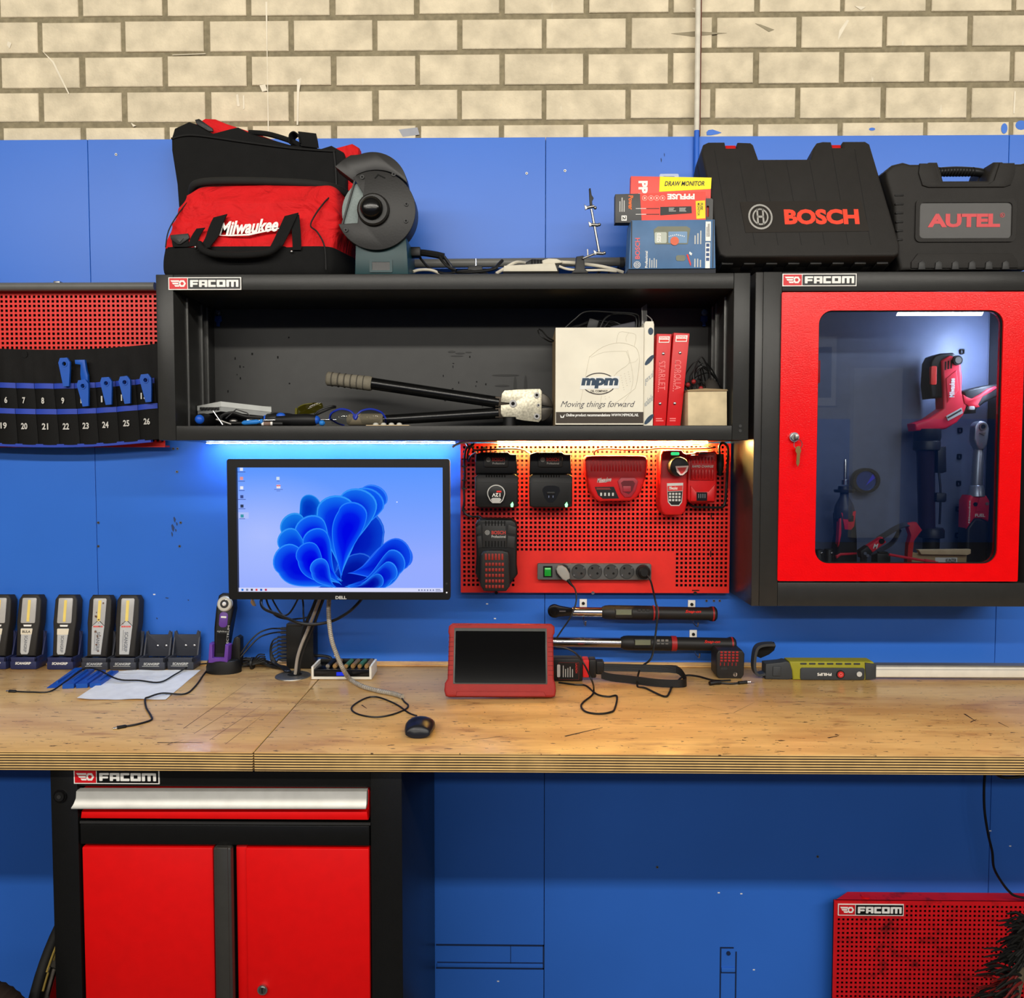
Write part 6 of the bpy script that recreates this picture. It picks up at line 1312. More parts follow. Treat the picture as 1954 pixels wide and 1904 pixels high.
# ================================================================== torque wrenches on the wall
def torque(y, xs, label, red_edge):
    F = Fr(2.268, (xs[0] + xs[-1]) / 2, y); s = F.s
    t = thing('torque_wrench', label, 'wrench', (F.x(xs[2]), F.y(0), F.z(y + 14)), 'digital torque wrenches on the wall')
    hx, c0, b0, g0, e = xs; P = lambda x, dy=0: (F.x(x), F.y(0), F.z(y + dy + (x - hx) * .012))
    if hx > 1040:
        m = MB(); m.fpoly(F, ell(hx + 13, y - 1, 13, 12, 20, 60, 300) + [(hx + 22, y + 9), (hx + 44, y + 7), (hx + 48, y - 6), (hx + 24, y - 10)], -.01, .02, mat('ratchet_dark', (40, 38, 37), .25, .8), .002); m.fring(F, ell(hx + 12, y - 1, 8.5, n=18), ell(hx + 12, y - 1, 5.5, n=18), -.012, .003, _mats['ratchet_dark']); m.fbox(F, hx + 22, y - 3, hx + 34, y - 1, -.0115, .003, STEEL); m.build('ratchet_head', t)
    m = MB(); m.lathe(P(c0), P(b0 + 3), [(9.5 * s, 0), (9.5 * s, 1)], mat('chrome', (200, 196, 188), .12, 1), 24); m.build('shaft', t, 'chrome shaft')
    m = MB(); L_ = e - b0; m.lathe(P(b0), P(e), [(10 * s, 0), (13 * s, 6 / L_), (14 * s, 14 / L_), (14 * s, (g0 - b0) / L_ - .02), (13 * s, (g0 - b0) / L_), (12.5 * s, (g0 - b0 + 10) / L_), (12.5 * s, .93), (14 * s, .95), (14 * s, .985), (10.5 * s, 1)], mat('rubber_black', (26, 25, 25), .5), 24)
    m.build('handle', t)
    m = MB(); m.fbox(F, b0 + 24, y - 8, b0 + 57, y + 9, -.0215, .008, mat('display_frame', (30, 30, 30), .3), .002); m.fbox(F, b0 + 26, y - 6.5, b0 + 55, y + 3, -.0222, .002, mat('lcd', (112, 116, 96), .3)); m.build('display', t, 'grey-green display')
    for j in range(2):
        for k in range(3):
            m = MB(); m.fbox(F, b0 + 67 + k * 8, y - 7 + j * 7, b0 + 73 + k * 8, y - 3 + j * 7, -.0205, .004, mat('key_grey', (120, 118, 114), .5) if red_edge else CHAR, .0008); m.build('key', t)
    m = MB(); m.lathe(P(g0 - 2), P(g0 + (8 if red_edge else 1)), [(14.6 * s, 0), (14.6 * s, 1)], mat('ring_red', (150, 30, 32), .4), 24)
    if not red_edge: m.lathe(P(g0 + 5), P(g0 + 8), [(14.6 * s, 0), (14.6 * s, 1)], _mats['ring_red'], 24)
    m.lathe(P(e - 9), P(e - 6), [(14.4 * s, 0), (14.4 * s, 1)], _mats['ring_red'], 24); m.build('ring', t, 'red rings')
    m = MB(); m.text(F, 'Snap-on', e - 62, y - 6, e - 32, y + 1, REDTXT, -.0195, 0, .02, .3); m.build('lettering', t)
torque(1167, (1045, 1092, 1148, 1247, 1367), 'digital torque wrench with a ratchet head, the upper one on the wall', False)
torque(1224, (1000, 960, 1184, 1282, 1403), 'digital torque wrench with a long chrome shaft, partly behind the tablet', True)
for x, y, lb in ((1113, 1150, 'small white wall hook above the ratchet head'), (1320, 1152, 'small white wall hook above the grip of the upper torque wrench'), (1323, 1209, 'small white wall hook above the grip of the lower torque wrench'), (1005, 1203, 'small grey wall hook showing above the tablet')):
    F = Fr(2.325, x, y); t = thing('wall_hook', lb, 'hook', (F.x(x), F.y(0), F.z(y)), 'small hooks for the torque wrenches')
    m = MB(); m.fbox(F, x - 7, y - 7, x + 7, y + 9, 0, .0045, WHITE if x > 1010 else STEEL, .001); m.fbox(F, x - 6, y + 9, x + 6, y + 30, -.03, .0345, BLK, .001) if False else None; m.build('plate', t)
    m = MB(); m.fcyl(F, x, y + 1, 3, -.003, .004, BLK, n=12); m.build('screw', t)
    m = MB(); m.tube([(F.x(x), F.y(-.001), F.z(y + 8)), (F.x(x), F.y(-.02), F.z(y + 31)), (F.x(x), F.y(-.075), F.z(y + 33)), (F.x(x), F.y(-.085), F.z(y + 24))], .002, STEEL); m.build('prong', t)
# ================================================================== things on the bench
def on(px, py): p = T(px, py); return Vector((p.x, p.y, ZB))
# ---- work lamps in their docks
DOCKB = mat('dock_navy', (40, 46, 84), .45); DOCKG = mat('dock_grey', (56, 58, 66), .45); LAMPB = mat('lamp_black', (38, 35, 32), .55); LENS = mat('lamp_lens', (176, 174, 170), .25); LEDY = mat('led_yellow', (232, 206, 110), .4); PALE = mat('lamp_pale_label', (186, 186, 184), .4)
S_ = 2.26 / FPX
def dock(px, py, label, kind, lamp):
    """origin at the dock's front bottom edge"""
    mt = DOCKB if kind == 'navy' else DOCKG
    L = Lo(2.26, px, py)
    t = thing('lamp_dock', label, 'charging dock', (0, 0, 0), 'charging docks along the wall')
    h = 24; w = 26
    m = MB()
    if False: pass
    else:
        m.box(-w * S_, w * S_, 0, .056, 0, (h - 7) * S_, mt, .004); m.fring(Lo(2.26, px, py), [(0, 0)] * 0 or rr(px - 1, py - 1, px, py, .2, 1), rr(px - .8, py - .8, px - .2, py - .2, .1, 1), .01, .001, mt) if False else None
        for sx in (-1, 1): m.box(sx * w * S_ - (sx > 0) * .006, sx * w * S_ + (sx < 0) * .006, 0, .056, (h - 9) * S_, h * S_, mt, .002)
        m.box(-w * S_, w * S_, 0, .006, (h - 9) * S_, h * S_, mt, .002)
    m.build('base', t)
    m = MB(); m.prism([(-w * S_ * .96, h * S_ * .8), (w * S_ * .96, h * S_ * .8), (w * S_ * .96, (h + 42) * S_), (w * S_ * .96 - .006, (h + 46) * S_), (w * S_ * .7, (h + 38) * S_), (-w * S_ * .7, (h + 38) * S_), (-w * S_ * .96 + .006, (h + 46) * S_), (-w * S_ * .96, (h + 42) * S_)], .05, .056, mt, .001)
    for sx in (-1, 1): m.add([(sx * w * S_, .034, h * S_), (sx * w * S_, .056, h * S_), (sx * w * S_, .056, (h + 44) * S_), (sx * (w * S_ - .004), .034, h * S_), (sx * (w * S_ - .004), .056, h * S_), (sx * (w * S_ - .004), .056, (h + 44) * S_)], [(0, 1, 2), (3, 5, 4), (0, 2, 5, 3), (1, 4, 5, 2), (0, 3, 4, 1)], mt)
    m.build('back_rest', t)
    for sx in (-.1, .55):
        m = MB(); m.ball((w * S_ * sx, .0495, (h + 16) * S_), .0045, .002, .0045, SIL, 10); m.build('contact_stud', t)
    if not lamp:
        m = MB(); m.prism(ell(0, 0, .02, .004, 20), .03, .031, BLKM) if False else m.lathe((0, .028, (h - 7) * S_ - .001), (0, .028, (h - 7) * S_ + .0008), [(.02, 0), (.02, 1)], BLKM, 22); m.build('well', t)
        for k in (-1, 0, 1):
            m = MB(); m.cyl((k * .008, .026 + abs(k) * .004, (h - 7) * S_), (k * .008, .026 + abs(k) * .004, (h - 7) * S_ + .006), .0022, SIL, n=10); m.build('contact_pin', t)
    Fl = Lo(2.26, 0, 0)
    m = MB(); m.text(Fl, 'SCANGRIP', -15, -15, 16, -10, WHITE if kind == 'navy' else LGREY, -.0006, 0, .04, .2); m.fbox(Fl, -18, -8.4, 15, -7.6, -.0006, .0008, LGREY) if kind != 'navy' else None; m.build('lettering', t)
    p = on(px, py); t.location = (p.x, p.y, ZB); return t
def lamp(px, py, label, kind, taped, dirt=0):
    """origin at bottom front, leaning back in its dock"""
    t = thing('work_lamp', label, 'work lamp', (0, 0, 0), 'work lamps charging along the wall')
    h = 120; w = 22; Fl = Lo(2.26, 0, 0)
    m = MB(); m.fpoly(Fl, [(-w + 3, 0), (w - 3, 0), (w - 1, -h * .4), (w + 1, -h * .55), (w, -h + 10), (w - 6, -h), (-w + 6, -h), (-w, -h + 10), (-w - 1, -h * .55), (-w + 1, -h * .4)], 0, .03, LAMPB, .005, 3); m.build('body', t)
    if kind == 'square':
        m = MB(); m.fpoly(Fl, rr(-14, -h + 7, 14, -h + 56, 2.5), -.0012, .003, LENS, .0006); ln = m.build('lens', t); m = MB(); m.fbox(Fl, -2.5, -h + 11, 2.8, -h + 53, -.0018, .002, LEDY); m.build('led_bar', ln, 'yellow LED bar')
        m = MB(); m.fpoly(Fl, [(-8, -h + 59), (8, -h + 59), (7, -h + 62.5), (-7, -h + 62.5)], -.0016, .003, WHITE); m.build('power_button', t)
        m = MB(); m.fpoly(Fl, [(-12, -h + 66), (10, -h + 66), (6, -8), (4, -4), (-8, -4), (-10, -8)], -.001, .002, PALE); m.fpoly(Fl, [(-12.5, -h + 67), (10.5, -h + 67), (9.5, -h + 78), (-12, -h + 78)], -.0016, .001, mat('tape_cream', (222, 212, 190), .6))
        if taped: m.text(Fl, taped, -9, -h + 70, 7, -h + 75, BLKM, -.002, 0, .02)
        m.text(Fl, 'SCANGRIP', -4, -h + 80, 2, -8, mat('label_grey', (110, 112, 118), .5), -.0014, -90, .02); m.build('label', t)
    else:
        m = MB(); m.fpoly(Fl, [(-13, -h + 9), (-11, -h + 7), (11, -h + 7), (13, -h + 9), (12, -h + 60), (0, -h + 48), (-12, -h + 60)], -.001, .003, LENS, .0006); ln = m.build('lens', t); m = MB(); m.fbox(Fl, -2.6, -h + 11, 3.2, -h + 51, -.0016, .002, LEDY); m.build('led_bar', ln, 'yellow LED bar')
        m = MB(); m.fpoly(Fl, [(-12, -h + 61), (0, -h + 50), (12, -h + 61), (8.5, -5), (-10, -5)], -.0012, .002, PALE)
        for k in range(5): m.fbox(Fl, -9 + k * 3.8, -h + 60, -6.5 + k * 3.8, -h + 63, -.0016, .001, REDTXT)
        m.text(Fl, 'SCANGRIP', -2, -h + 72, 5, -10, mat('label_grey', (110, 112, 118), .5), -.0018, -90, .02); m.fbox(Fl, -5, -h + 68, -4.3, -12, -.0016, .0008, _mats['label_grey'])
        for k in range(dirt): x, y = random.uniform(-9, 6), random.uniform(-h + 12, -8); m.fbox(Fl, x, y, x + random.uniform(1, 4), y + random.uniform(1, 4), -.002, .0006, mat('lamp_dirt', (110, 84, 70), .8))
        m.build('label', t)
    p = on(px, py)
    t.location = (p.x, p.y + .012, ZB + 22 * S_ + .003); t.rotation_euler = (R(-10), 0, 0); return t
rows = [(-14, 1277.5, 'navy', 'square', 'navy dock at the very left edge of the photo', 'work lamp cut off by the left edge of the photo', ''), (44, 1277.5, 'navy', 'square', 'navy charging dock holding the lamp with the written tape', 'work lamp with square window and written tape label, in a navy dock', 'BULA'), (114, 1278, 'navy', 'square', 'navy charging dock nearest the blue trim tools', 'work lamp with square window and worn blank tape label, in a navy dock', ''),
        (180, 1279, 'grey', 'long', 'grey charging dock holding the dirty long window lamp', 'work lamp with long window and a dirt spotted pale label, in a grey dock', None), (234, 1279, 'grey', 'long', 'grey charging dock holding the clean long window lamp', 'work lamp with long window and a clean pale label, in a grey dock', None),
        (289, 1279, 'grey', None, 'empty grey charging dock beside the long window lamps', '', None), (344, 1278.5, 'grey', None, 'empty grey charging dock nearest the purple torch', '', None)]
for i, (px, py, k, lk, dl_, ll, tp) in enumerate(rows):
    dock(px, py, dl_, k, lk is not None)
    if lk: lamp(px, py, ll, lk, tp, 14 if i == 3 else 2)
# ---- purple torch
PUR = mat('torch_purple', (98, 58, 150), .4)
t = thing('lamp_dock', 'black charging dock with a purple cradle beside the monitor', 'charging dock', (0, 0, 0), 'charging docks along the wall')
s2 = 2.22 / FPX
m = MB(); m.loft([[(x * s2, y, z * s2) for x, y in rr(-a, -.0, a, .06, .004, 3) for z in [zz]] for a, zz in ((34, 0), (34, 14), (30, 24))] if False else [[(x * k * s2, .03 + y * k2, z * s2) for x, y in [(34 * math.cos(q) , .034 * math.sin(q)) for q in [i * math.pi / 12 for i in range(24)]]] for k, k2, z in ((1, 1, 0), (1, 1, 12), (.9, .9, 24), (.8, .8, 26))], BLK); m.prism([(6 * s2, 20 * s2), (32 * s2, 10 * s2), (33 * s2, 66 * s2), (27 * s2, 70 * s2), (20 * s2, 66 * s2)], .03, .056, BLK, .004); m.build('base', t)
m = MB(); m.prism([(-24 * s2, 22 * s2), (14 * s2, 22 * s2), (17 * s2, 56 * s2), (10 * s2, 58 * s2), (7 * s2, 32 * s2), (-15 * s2, 32 * s2), (-15 * s2, 58 * s2), (-21 * s2, 60 * s2)], .002, .03, PUR, .003); m.build('cradle', t, 'purple cradle')
p = on(420, 1287); t.location = (p.x, p.y, ZB)
t = thing('torch', 'black and purple work torch with a round lens leaning in its dock', 'torch', (0, 0, 0))
Fl = Lo(2.2, 0, 0)
m = MB(); m.fpoly(Fl, [(-14, 0), (8, 0), (13, -60), (17, -100), (14, -124), (8, -129), (-8, -129), (-15, -124), (-18, -100), (-17, -60)], 0, .034, BLK, .007, 3); m.build('body', t)
m = MB(); m.lathe((0, -.006, 107 * s2), (0, .004, 107 * s2), [(13 * s2, 0), (15 * s2, .3), (15 * s2, 1)], mat('bezel_pale', (200, 196, 182), .35, .4), 26); m.lathe((0, -.0066, 107 * s2), (0, -.002, 107 * s2), [(8 * s2, 0), (11 * s2, 1)], mat('reflector', (150, 150, 146), .15, 1), 20); m.ball((0, -.007, 107 * s2), .006, .003, .006, WHITE, 10); m.build('lens', t)
m = MB(); m.fpoly(Fl, rr(-9, -92, 8, -62, 7), -.001, .003, PUR, .001); m.fbox(Fl, -5.5, -84, 5, -80.5, -.002, .002, WHITE); m.build('switch', t, 'purple switch panel')
m = MB(); m.fpoly(Fl, [(-11, -50), (9, -50), (7, -12), (-9, -12)], -.0008, .002, BLKM); m.text(Fl, 'sightline', -11, -56, 8, -52, LGREY, -.0012, 0, 0); m.text(Fl, 'SPECTRUM', 9, -66, 13, -22, LGREY, -.0006, 90, 0); m.build('label', t)
p = on(420, 1287); t.location = (p.x - .003, p.y + .012, ZB + 26 * s2 + .002); t.rotation_euler = (R(-9), R(2.5), 0)
# ---- blue trim tools and paper on the bench
for i, (a, b, w, lb) in enumerate((((98, 1313), (150, 1281), 10, 'blue plastic wedge tool on the bench, furthest left of the loose four'), ((130, 1314), (172, 1281), 9, 'blue plastic wedge tool on the bench, second from left of the loose four'), ((156, 1313), (194, 1283), 9, 'blue plastic wedge tool on the bench, third from left of the loose four'), ((182, 1312), (218, 1284), 9, 'blue plastic wedge tool on the bench, touching the white sheet'))):
    A, B = on(*a), on(*b); d = (B - A).normalized(); n = Vector((-d.y, d.x, 0)) * (.014 if i else .012); t = thing('wedge_tool', lb, 'pry tool', A, 'loose blue wedge tools on the bench')
    m = MB(); h0, h1 = (.0015, .011) if i == 0 else (.012, .007)
    v = [A + n, A - n, B - n * .8, B + n * .8]; m.add([(q.x, q.y, ZB + .0004) for q in v] + [(q.x, q.y, ZB + h) for q, h in zip(v, (h0, h0, h1, h1))], [(3, 2, 1, 0), (4, 5, 6, 7), (0, 1, 5, 4), (1, 2, 6, 5), (2, 3, 7, 6), (3, 0, 4, 7)], BLUEP)
    m.build('wedge', t)
    m = MB(); c0, c1 = A + (B - A) * .2, A + (B - A) * .85; m.add([(q.x, q.y, ZB + (h0 + h1) / 2 + .004) for q in (c0 + n * .2, c0 - n * .2, c1 - n * .2, c1 + n * .2)] + [(q.x, q.y, ZB + .003) for q in (c0 + n * .3, c0 - n * .3, c1 - n * .3, c1 + n * .3)], [(0, 1, 2, 3), (0, 4, 5, 1), (1, 5, 6, 2), (2, 6, 7, 3), (3, 7, 4, 0)], mat('trim_tool_rib', (22, 80, 164), .45)); m.build('rib', t)
t = thing('paper_sheet', 'white crumpled sheet of paper lying on the bench before the empty docks', 'paper', on(265, 1310))
m = MB(); q = [on(147, 1336), on(316, 1336), on(383, 1279), on(228, 1281)]; N_ = 14; v = []; f = []
for i in range(N_ + 1):
    for j in range(N_ + 1):
        u, w = i / N_, j / N_; p = (q[0] * (1 - u) + q[1] * u) * (1 - w) + (q[3] * (1 - u) + q[2] * u) * w
        h = .0012 + .003 * abs(math.sin(u * 7 + w * 3) * math.sin(w * 5 - u * 2)) * (1 if 0 < i < N_ else .5) + (.006 * max(0, .18 - u) * 5 * (1 - w)) ; v.append((p.x, p.y, ZB + h))
for i in range(N_):
    for j in range(N_): a = i * (N_ + 1) + j; f.append((a, a + N_ + 1, a + N_ + 2, a + 1))
n = len(v); m.add(v + [(a, b, c - .0004) for a, b, c in v], f + [tuple(reversed([k + n for k in g])) for g in f], mat('paper_white', (232, 232, 230), .7)); m.build('sheet', t, angle=80)
m = MB()
for k in range(9):
    a = q[3].lerp(q[0], .12 + k * .045); b = q[2].lerp(q[1], .12 + k * .045); a2, b2 = a.lerp(b, .06), a.lerp(b, .3 + .5 * random.random()); dz = ZB + .0056; e = (q[0] - q[3]) * .006
    m.add([(a2.x, a2.y, dz), (b2.x, b2.y, dz), (b2.x + e.x, b2.y + e.y, dz), (a2.x + e.x, a2.y + e.y, dz)], [(3, 2, 1, 0)], mat('print_faint', (176, 176, 176), .7))
m.build('printing', t)
def cable(label, pts, r, plug=None, mt=None, name='usb_cable', cat='cable', zs=None):
    """pts: bench pixels; a third value lifts the cable above the bench"""
    P = [on(p[0], p[1]) + Vector((0, 0, r + .0004 + (p[2] if len(p) > 2 else 0))) for p in pts]
    t = thing(name, label, cat, (P[0].x, P[0].y, ZB)); m = MB(); m.tube(P, r, mt or CABLE); m.build('cord', t)
    if plug:
        d = (P[0] - P[1]).normalized(); m = MB(); m.lathe(P[0] - d * .002, P[0] + d * .018, [(r * 1.2, 0), (.0042, .15), (.0042, 1)], BLK, 12); m.build('plug', t); m = MB(); m.cyl(P[0] + d * .018, P[0] + d * .026, .0026, SIL, n=10); m.build('plug_tip', t)
    return t
cable('black charging cable snaking left from the purple torch, its plug near the left edge', [(30, 1321), (60, 1322), (95, 1321), (125, 1308, .008), (160, 1287, .014), (185, 1288, .014), (225, 1303, .008), (265, 1304, .006), (305, 1306, .004), (335, 1292, .006), (365, 1274, .004), (395, 1270, .004)], .0021, True)
cable('black charging cable with a kink, its plug pointing left on the bare bench', [(240, 1388), (262, 1384), (288, 1376), (288, 1368), (279, 1352), (277, 1336), (284, 1335, .004), (310, 1329, .006), (352, 1326), (372, 1312), (388, 1290), (398, 1277)], .0024, True)
# ---- hub, bundle, grommet
F = Fr(2.275, 570, 1230); X, Z = F.x, F.z
t = thing('usb_hub', 'tall black hub box with a column of plugs on its left side, behind the cables', 'hub', (X(572), F.y(.025), ZB))
m = MB(); m.box(X(546), X(598), F.y(0), F.y(.05), ZB, Z(1193), BLK, .002); m.fbox(F, 547, 1190, 576, 1195, -.002, .03, CHAR, .001); m.build('hub_body', t)
for k in range(9):
    y = 1201 + k * 7.2 + (2 if k > 1 else 0); m = MB(); m.fbox(F, 534, y - 2.2, 546, y + 2.2, .006, .014, CHAR, .001); m.fbox(F, 527, y - 1.3, 534, y + 1.3, .009, .008, BLK, .001); m.build('usb_plug', t)
m = MB()
for k in range(7):
    y = 1219 + k * 7.2; m.tube([(X(528), F.y(.012), Z(y)), (X(519 - (k % 3)), F.y(.01), Z(y + 5)), (X(514 + k), F.y(.008), Z(1240 + k * 3)), (X(518 + k * 2), F.y(.0), Z(1262 + k)), (X(536 + k * 2), F.y(-.02), Z(1268)), (X(550 + k * 2), F.y(-.05), ZB + .01), (X(556 + k * 1.5), F.y(-.058), ZB + .0065)], .0022, CABLE)
for k in range(2): m.tube([(X(528), F.y(.012), Z(1201 + k * 7.2)), (X(515), F.y(.0), Z(1200 + k * 9)), (X(497), F.y(-.01), Z(1206 + k * 9)), (X(480), F.y(-.02), Z(1222 + k * 10)), (X(462), F.y(-.03), Z(1248 + k * 5)), (X(440), F.y(-.03), Z(1272)), (X(425), F.y(-.02), ZB + .006)], .0022, CABLE)
m.build('cord_set', t, 'bunch of thin black cords')
m = MB(); m.tube([(X(598), F.y(.02), Z(1254)), (X(615), F.y(.015), Z(1254)), (X(628), F.y(.01), Z(1256)), (X(632), F.y(.005), Z(1264))], .0045, CABLE); m.build('power_plug', t)
t = thing('cable_bundle', 'tied bundle of black cables on the bench between the purple torch and the hub', 'cables', on(480, 1277))
m = MB(); rnd = random.Random(5)
for k in range(11):
    b = rnd.uniform(0, 6)
    m.tube([on(425 + rnd.uniform(0, 20), 1282 - b) + Vector((0, 0, .004 + rnd.uniform(0, .01))), on(455, 1278 - b) + Vector((0, 0, .006 + rnd.uniform(0, .022))), on(485, 1276 - b) + Vector((0, 0, .006 + rnd.uniform(0, .026))), on(515, 1276 - b * .6) + Vector((0, 0, .004 + rnd.uniform(0, .014))), on(535 + rnd.uniform(0, 8), 1280) + Vector((0, 0, .004 + rnd.uniform(0, .006)))], .0024, CABLE)
for k in range(5): m.tube([W(478, 1266, 2.26) + Vector((0, 0, -.006)), W(492 + k * 3, 1250 + k * 3, 2.26), W(505 + k, 1249 + k * 4, 2.255)], .002, CABLE)
m.build('cord_set', t)
m = MB(); c = on(482, 1276); m.cyl(c + Vector((-.003, 0, .016)), c + Vector((.003, 0, .016)), .018, BLK, n=14); m.build('cable_tie', t)
t = thing('cable_grommet', 'round grey metal cable outlet let into the bench below the monitor', 'grommet', on(560, 1290))
c = on(559, 1290); GM = mat('grommet_steel', (128, 124, 116), .35, .8)
m = MB(); m.lathe(c, c + Vector((0, 0, .004)), [(.049, 0), (.048, .6), (.044, 1)], GM, 36); m.lathe(c + Vector((.004, .004, .004)), c + Vector((.004, .004, .0045)), [(.02, 0), (.02, 1)], BLKM, 24); m.build('rim', t)
F = Fr(2.2, 580, 1200)
for lb, o, r, mt, pts in (('light grey monitor cable slanting down from the screen into the bench outlet', 0, 3.2, mat('cable_grey', (150, 142, 132), .5), [(612, 1140), (602, 1165), (588, 1200), (575, 1230), (567, 1255), (563, 1282), (562, 1300)]), ('thick black monitor cable slanting beside the light grey one, on its left', .01, 3.4, CABLE, [(604, 1140), (594, 1165), (582, 1192), (573, 1225), (568, 1255), (566, 1285), (566, 1300)]), ('thick black monitor cable slanting beside the light grey one, on its right', .004, 3, CABLE, [(618, 1140), (608, 1166), (596, 1198), (582, 1232), (573, 1256), (568, 1284), (568, 1300)])):
    m = MB(); m.tube([(F.x(a), F.y(o - .06 * 0), max(F.z(b), ZB + .005)) for a, b in pts], r * F.s, mt); m.build('monitor_cable', label=lb, cat='cable', group='cables into the bench outlet')
F = Fr(2.13, 600, 1180)
for lb, r, pts in (('long black cable sagging in a wide curve below the monitor', 3, [(496, 1138, .03), (494, 1152, .02), (505, 1162, 0), (530, 1172, 0), (570, 1188, 0), (600, 1191, 0), (635, 1184, 0), (662, 1170, .01), (680, 1154, .02), (692, 1138, .03)]), ('thin black cable looping left below the monitor down to the hub', 1.9, [(500, 1138, .03), (506, 1160, .03), (516, 1182, .05), (530, 1196, .1), (545, 1199, .13), (562, 1197, .135), (580, 1189, .13)]), ('thin black cable hanging in a short V below the monitor', 1.8, [(510, 1138, .03), (518, 1156, .03), (532, 1177, .03), (544, 1176, .03), (556, 1160, .03), (567, 1138, .03)]), ('thin black cable dropping straight from the monitor middle', 1.8, [(573, 1138, .02), (575, 1155, .02), (579, 1170, .0), (581, 1187, -.004)])):
    m = MB(); m.tube([(F.x(a), F.y(o), F.z(b)) for a, b, o in pts], r * F.s, CABLE); m.build('monitor_cable', label=lb, cat='cable', group='cables hanging under the monitor')
m = MB(); m.fpoly(F, [(480, 1142), (484, 1149), (487, 1157), (482, 1156), (478, 1150)], 0, .01, mat('tan_plug', (150, 120, 84), .5), .001); m.tube([(F.x(482), F.y(.005), F.z(1144)), (F.x(480), F.y(.03), F.z(1130))], .002, CABLE); m.build('cable_end', label='small tan cable end peeking out below the left corner of the monitor', cat='plug')
# ---- battery charger with cells
t = thing('cell_charger', 'white and black battery charger with a blue display holding small cells', 'charger', on(657, 1297))
a, b_, c, d = on(594, 1297), on(709, 1297), on(720, 1268), on(604, 1268)
w2 = (b_ - a).length / 2; dp = .085; cx = (a + b_) / 2; H = .036
PW = mat('charger_white', (222, 218, 206), .4)
m = MB(); m.prism([(cx.x - w2, ZB + .001), (cx.x + w2, ZB + .001), (cx.x + w2, ZB + H), (cx.x + w2 - .006, ZB + H), (cx.x + w2 - .006, ZB + .008), (cx.x - w2 + .006, ZB + .008), (cx.x - w2 + .006, ZB + H), (cx.x - w2, ZB + H)], cx.y, cx.y + dp, PW, .001); m.build('cradle', t)
m = MB(); m.box(cx.x - w2 + .0065, cx.x + w2 - .0065, cx.y + .002, cx.y + dp, ZB + .0085, ZB + H - .008, BLKS, .001); m.box(cx.x - w2 + .0065, cx.x + w2 - .0065, cx.y + dp - .008, cx.y + dp, ZB + H - .008, ZB + H + .002, BLK, .001); m.build('body', t)
m = MB(); m.box(cx.x - .014, cx.x + .01, cx.y + .0012, cx.y + .003, ZB + .011, ZB + .021, emis('lcd_blue', (40, 60, 230), .9)); m.build('display', t, 'blue lit display')
for k in range(6):
    m = MB(); x = cx.x - .04 + k * .019 + (.012 if k > 1 else 0); m.cyl((x, cx.y + .02, ZB + H - .002), (x + .004, cx.y + .07, ZB + H - .001), .0065, [mat('cell_green', (60, 110, 80), .35), mat('cell_copper', (176, 140, 90), .3, .6)][k % 2] if k != 0 else BLK, n=14); m.cyl((x - .0005, cx.y + .013, ZB + H - .002), (x, cx.y + .02, ZB + H - .002), .0058, _mats.get('cell_copper', SIL) if k else STEEL, n=12); m.build('cell', t)
# ---- sleeve and mouse
t = thing('mouse', 'black computer mouse on the bare bench', 'mouse', on(797, 1405))
c = on(797, 1410); wx = 28 / FPX * 1.73
MS = mat('mouse_black', (26, 28, 34), .28)
rings = []
for k in range(13):
    u = k / 12; y = c.y + .088 * u; ww = wx * (1.0 + .05 * math.sin(u * 3.1)) * (math.sin(math.pi * min(.985, .16 + u * .7)) ** .25); hh = .034 * (math.sin(math.pi * min(.97, .2 + .72 * u)) ** .6); ring = []
    for q in range(20):
        a_ = 2 * math.pi * q / 20; s_ = math.sin(a_); ring.append((c.x + ww * math.cos(a_) * (.94 if s_ < 0 else 1), y, ZB + .001 + max(0, (hh * .35 + hh * .65 * s_) if s_ > 0 else hh * .35 * (1 + s_ * .97))))
    rings.append(ring)
m = MB(); m.loft(rings, MS); m.build('shell', t, angle=70)
P = [on(795, 1374) + Vector((0, 0, .008)), on(780, 1362), on(755, 1345), on(722, 1332), (on(700, 1333)), on(676, 1346), on(671, 1356), on(685, 1365), on(715, 1370), on(745, 1366), on(772, 1356), on(779, 1348), on(772, 1341), on(766, 1333)]
m = MB(); m.tube([p + Vector((0, 0, .0024)) for p in P], .0021, CABLE); m.build('cord', t)
SLV = mat('sleeve_clear', (168, 160, 146), .3, var=.2, scale=80)
t = thing('cable_sleeve', 'grey spiral cable sleeve hanging from the monitor and curving onto the bench', 'cable sleeve', on(766, 1333))
P = [W(628, 1140, 2.13), W(627, 1165, 2.12), W(629, 1195, 2.11), W(634, 1225, 2.1), W(645, 1255, 2.1), W(655, 1277, 2.1)] + [on(668, 1300) + Vector((0, 0, .006)), on(690, 1313) + Vector((0, 0, .006)), on(720, 1322) + Vector((0, 0, .006)), on(750, 1328) + Vector((0, 0, .0062)), on(768, 1334) + Vector((0, 0, .006))]
m = MB(); m.tube(P, .0058, SLV, 12); m.build('tube', t)
cp = crom(P, 10); m = MB(); sp_ = []
for i in range(0, (len(cp) - 1) * 6):
    u = i / 6; k = int(u); p = cp[k].lerp(cp[k + 1], u - k); d_ = (cp[k + 1] - cp[k]).normalized(); up = d_.orthogonal().normalized(); w_ = d_.cross(up); a_ = i * .9; sp_.append(p + (up * math.cos(a_) + w_ * math.sin(a_)) * .0059)
m.tube(sp_, .0009, mat('sleeve_ridge', (120, 114, 104), .4), 4, 1); m.build('spiral_ridge', t)
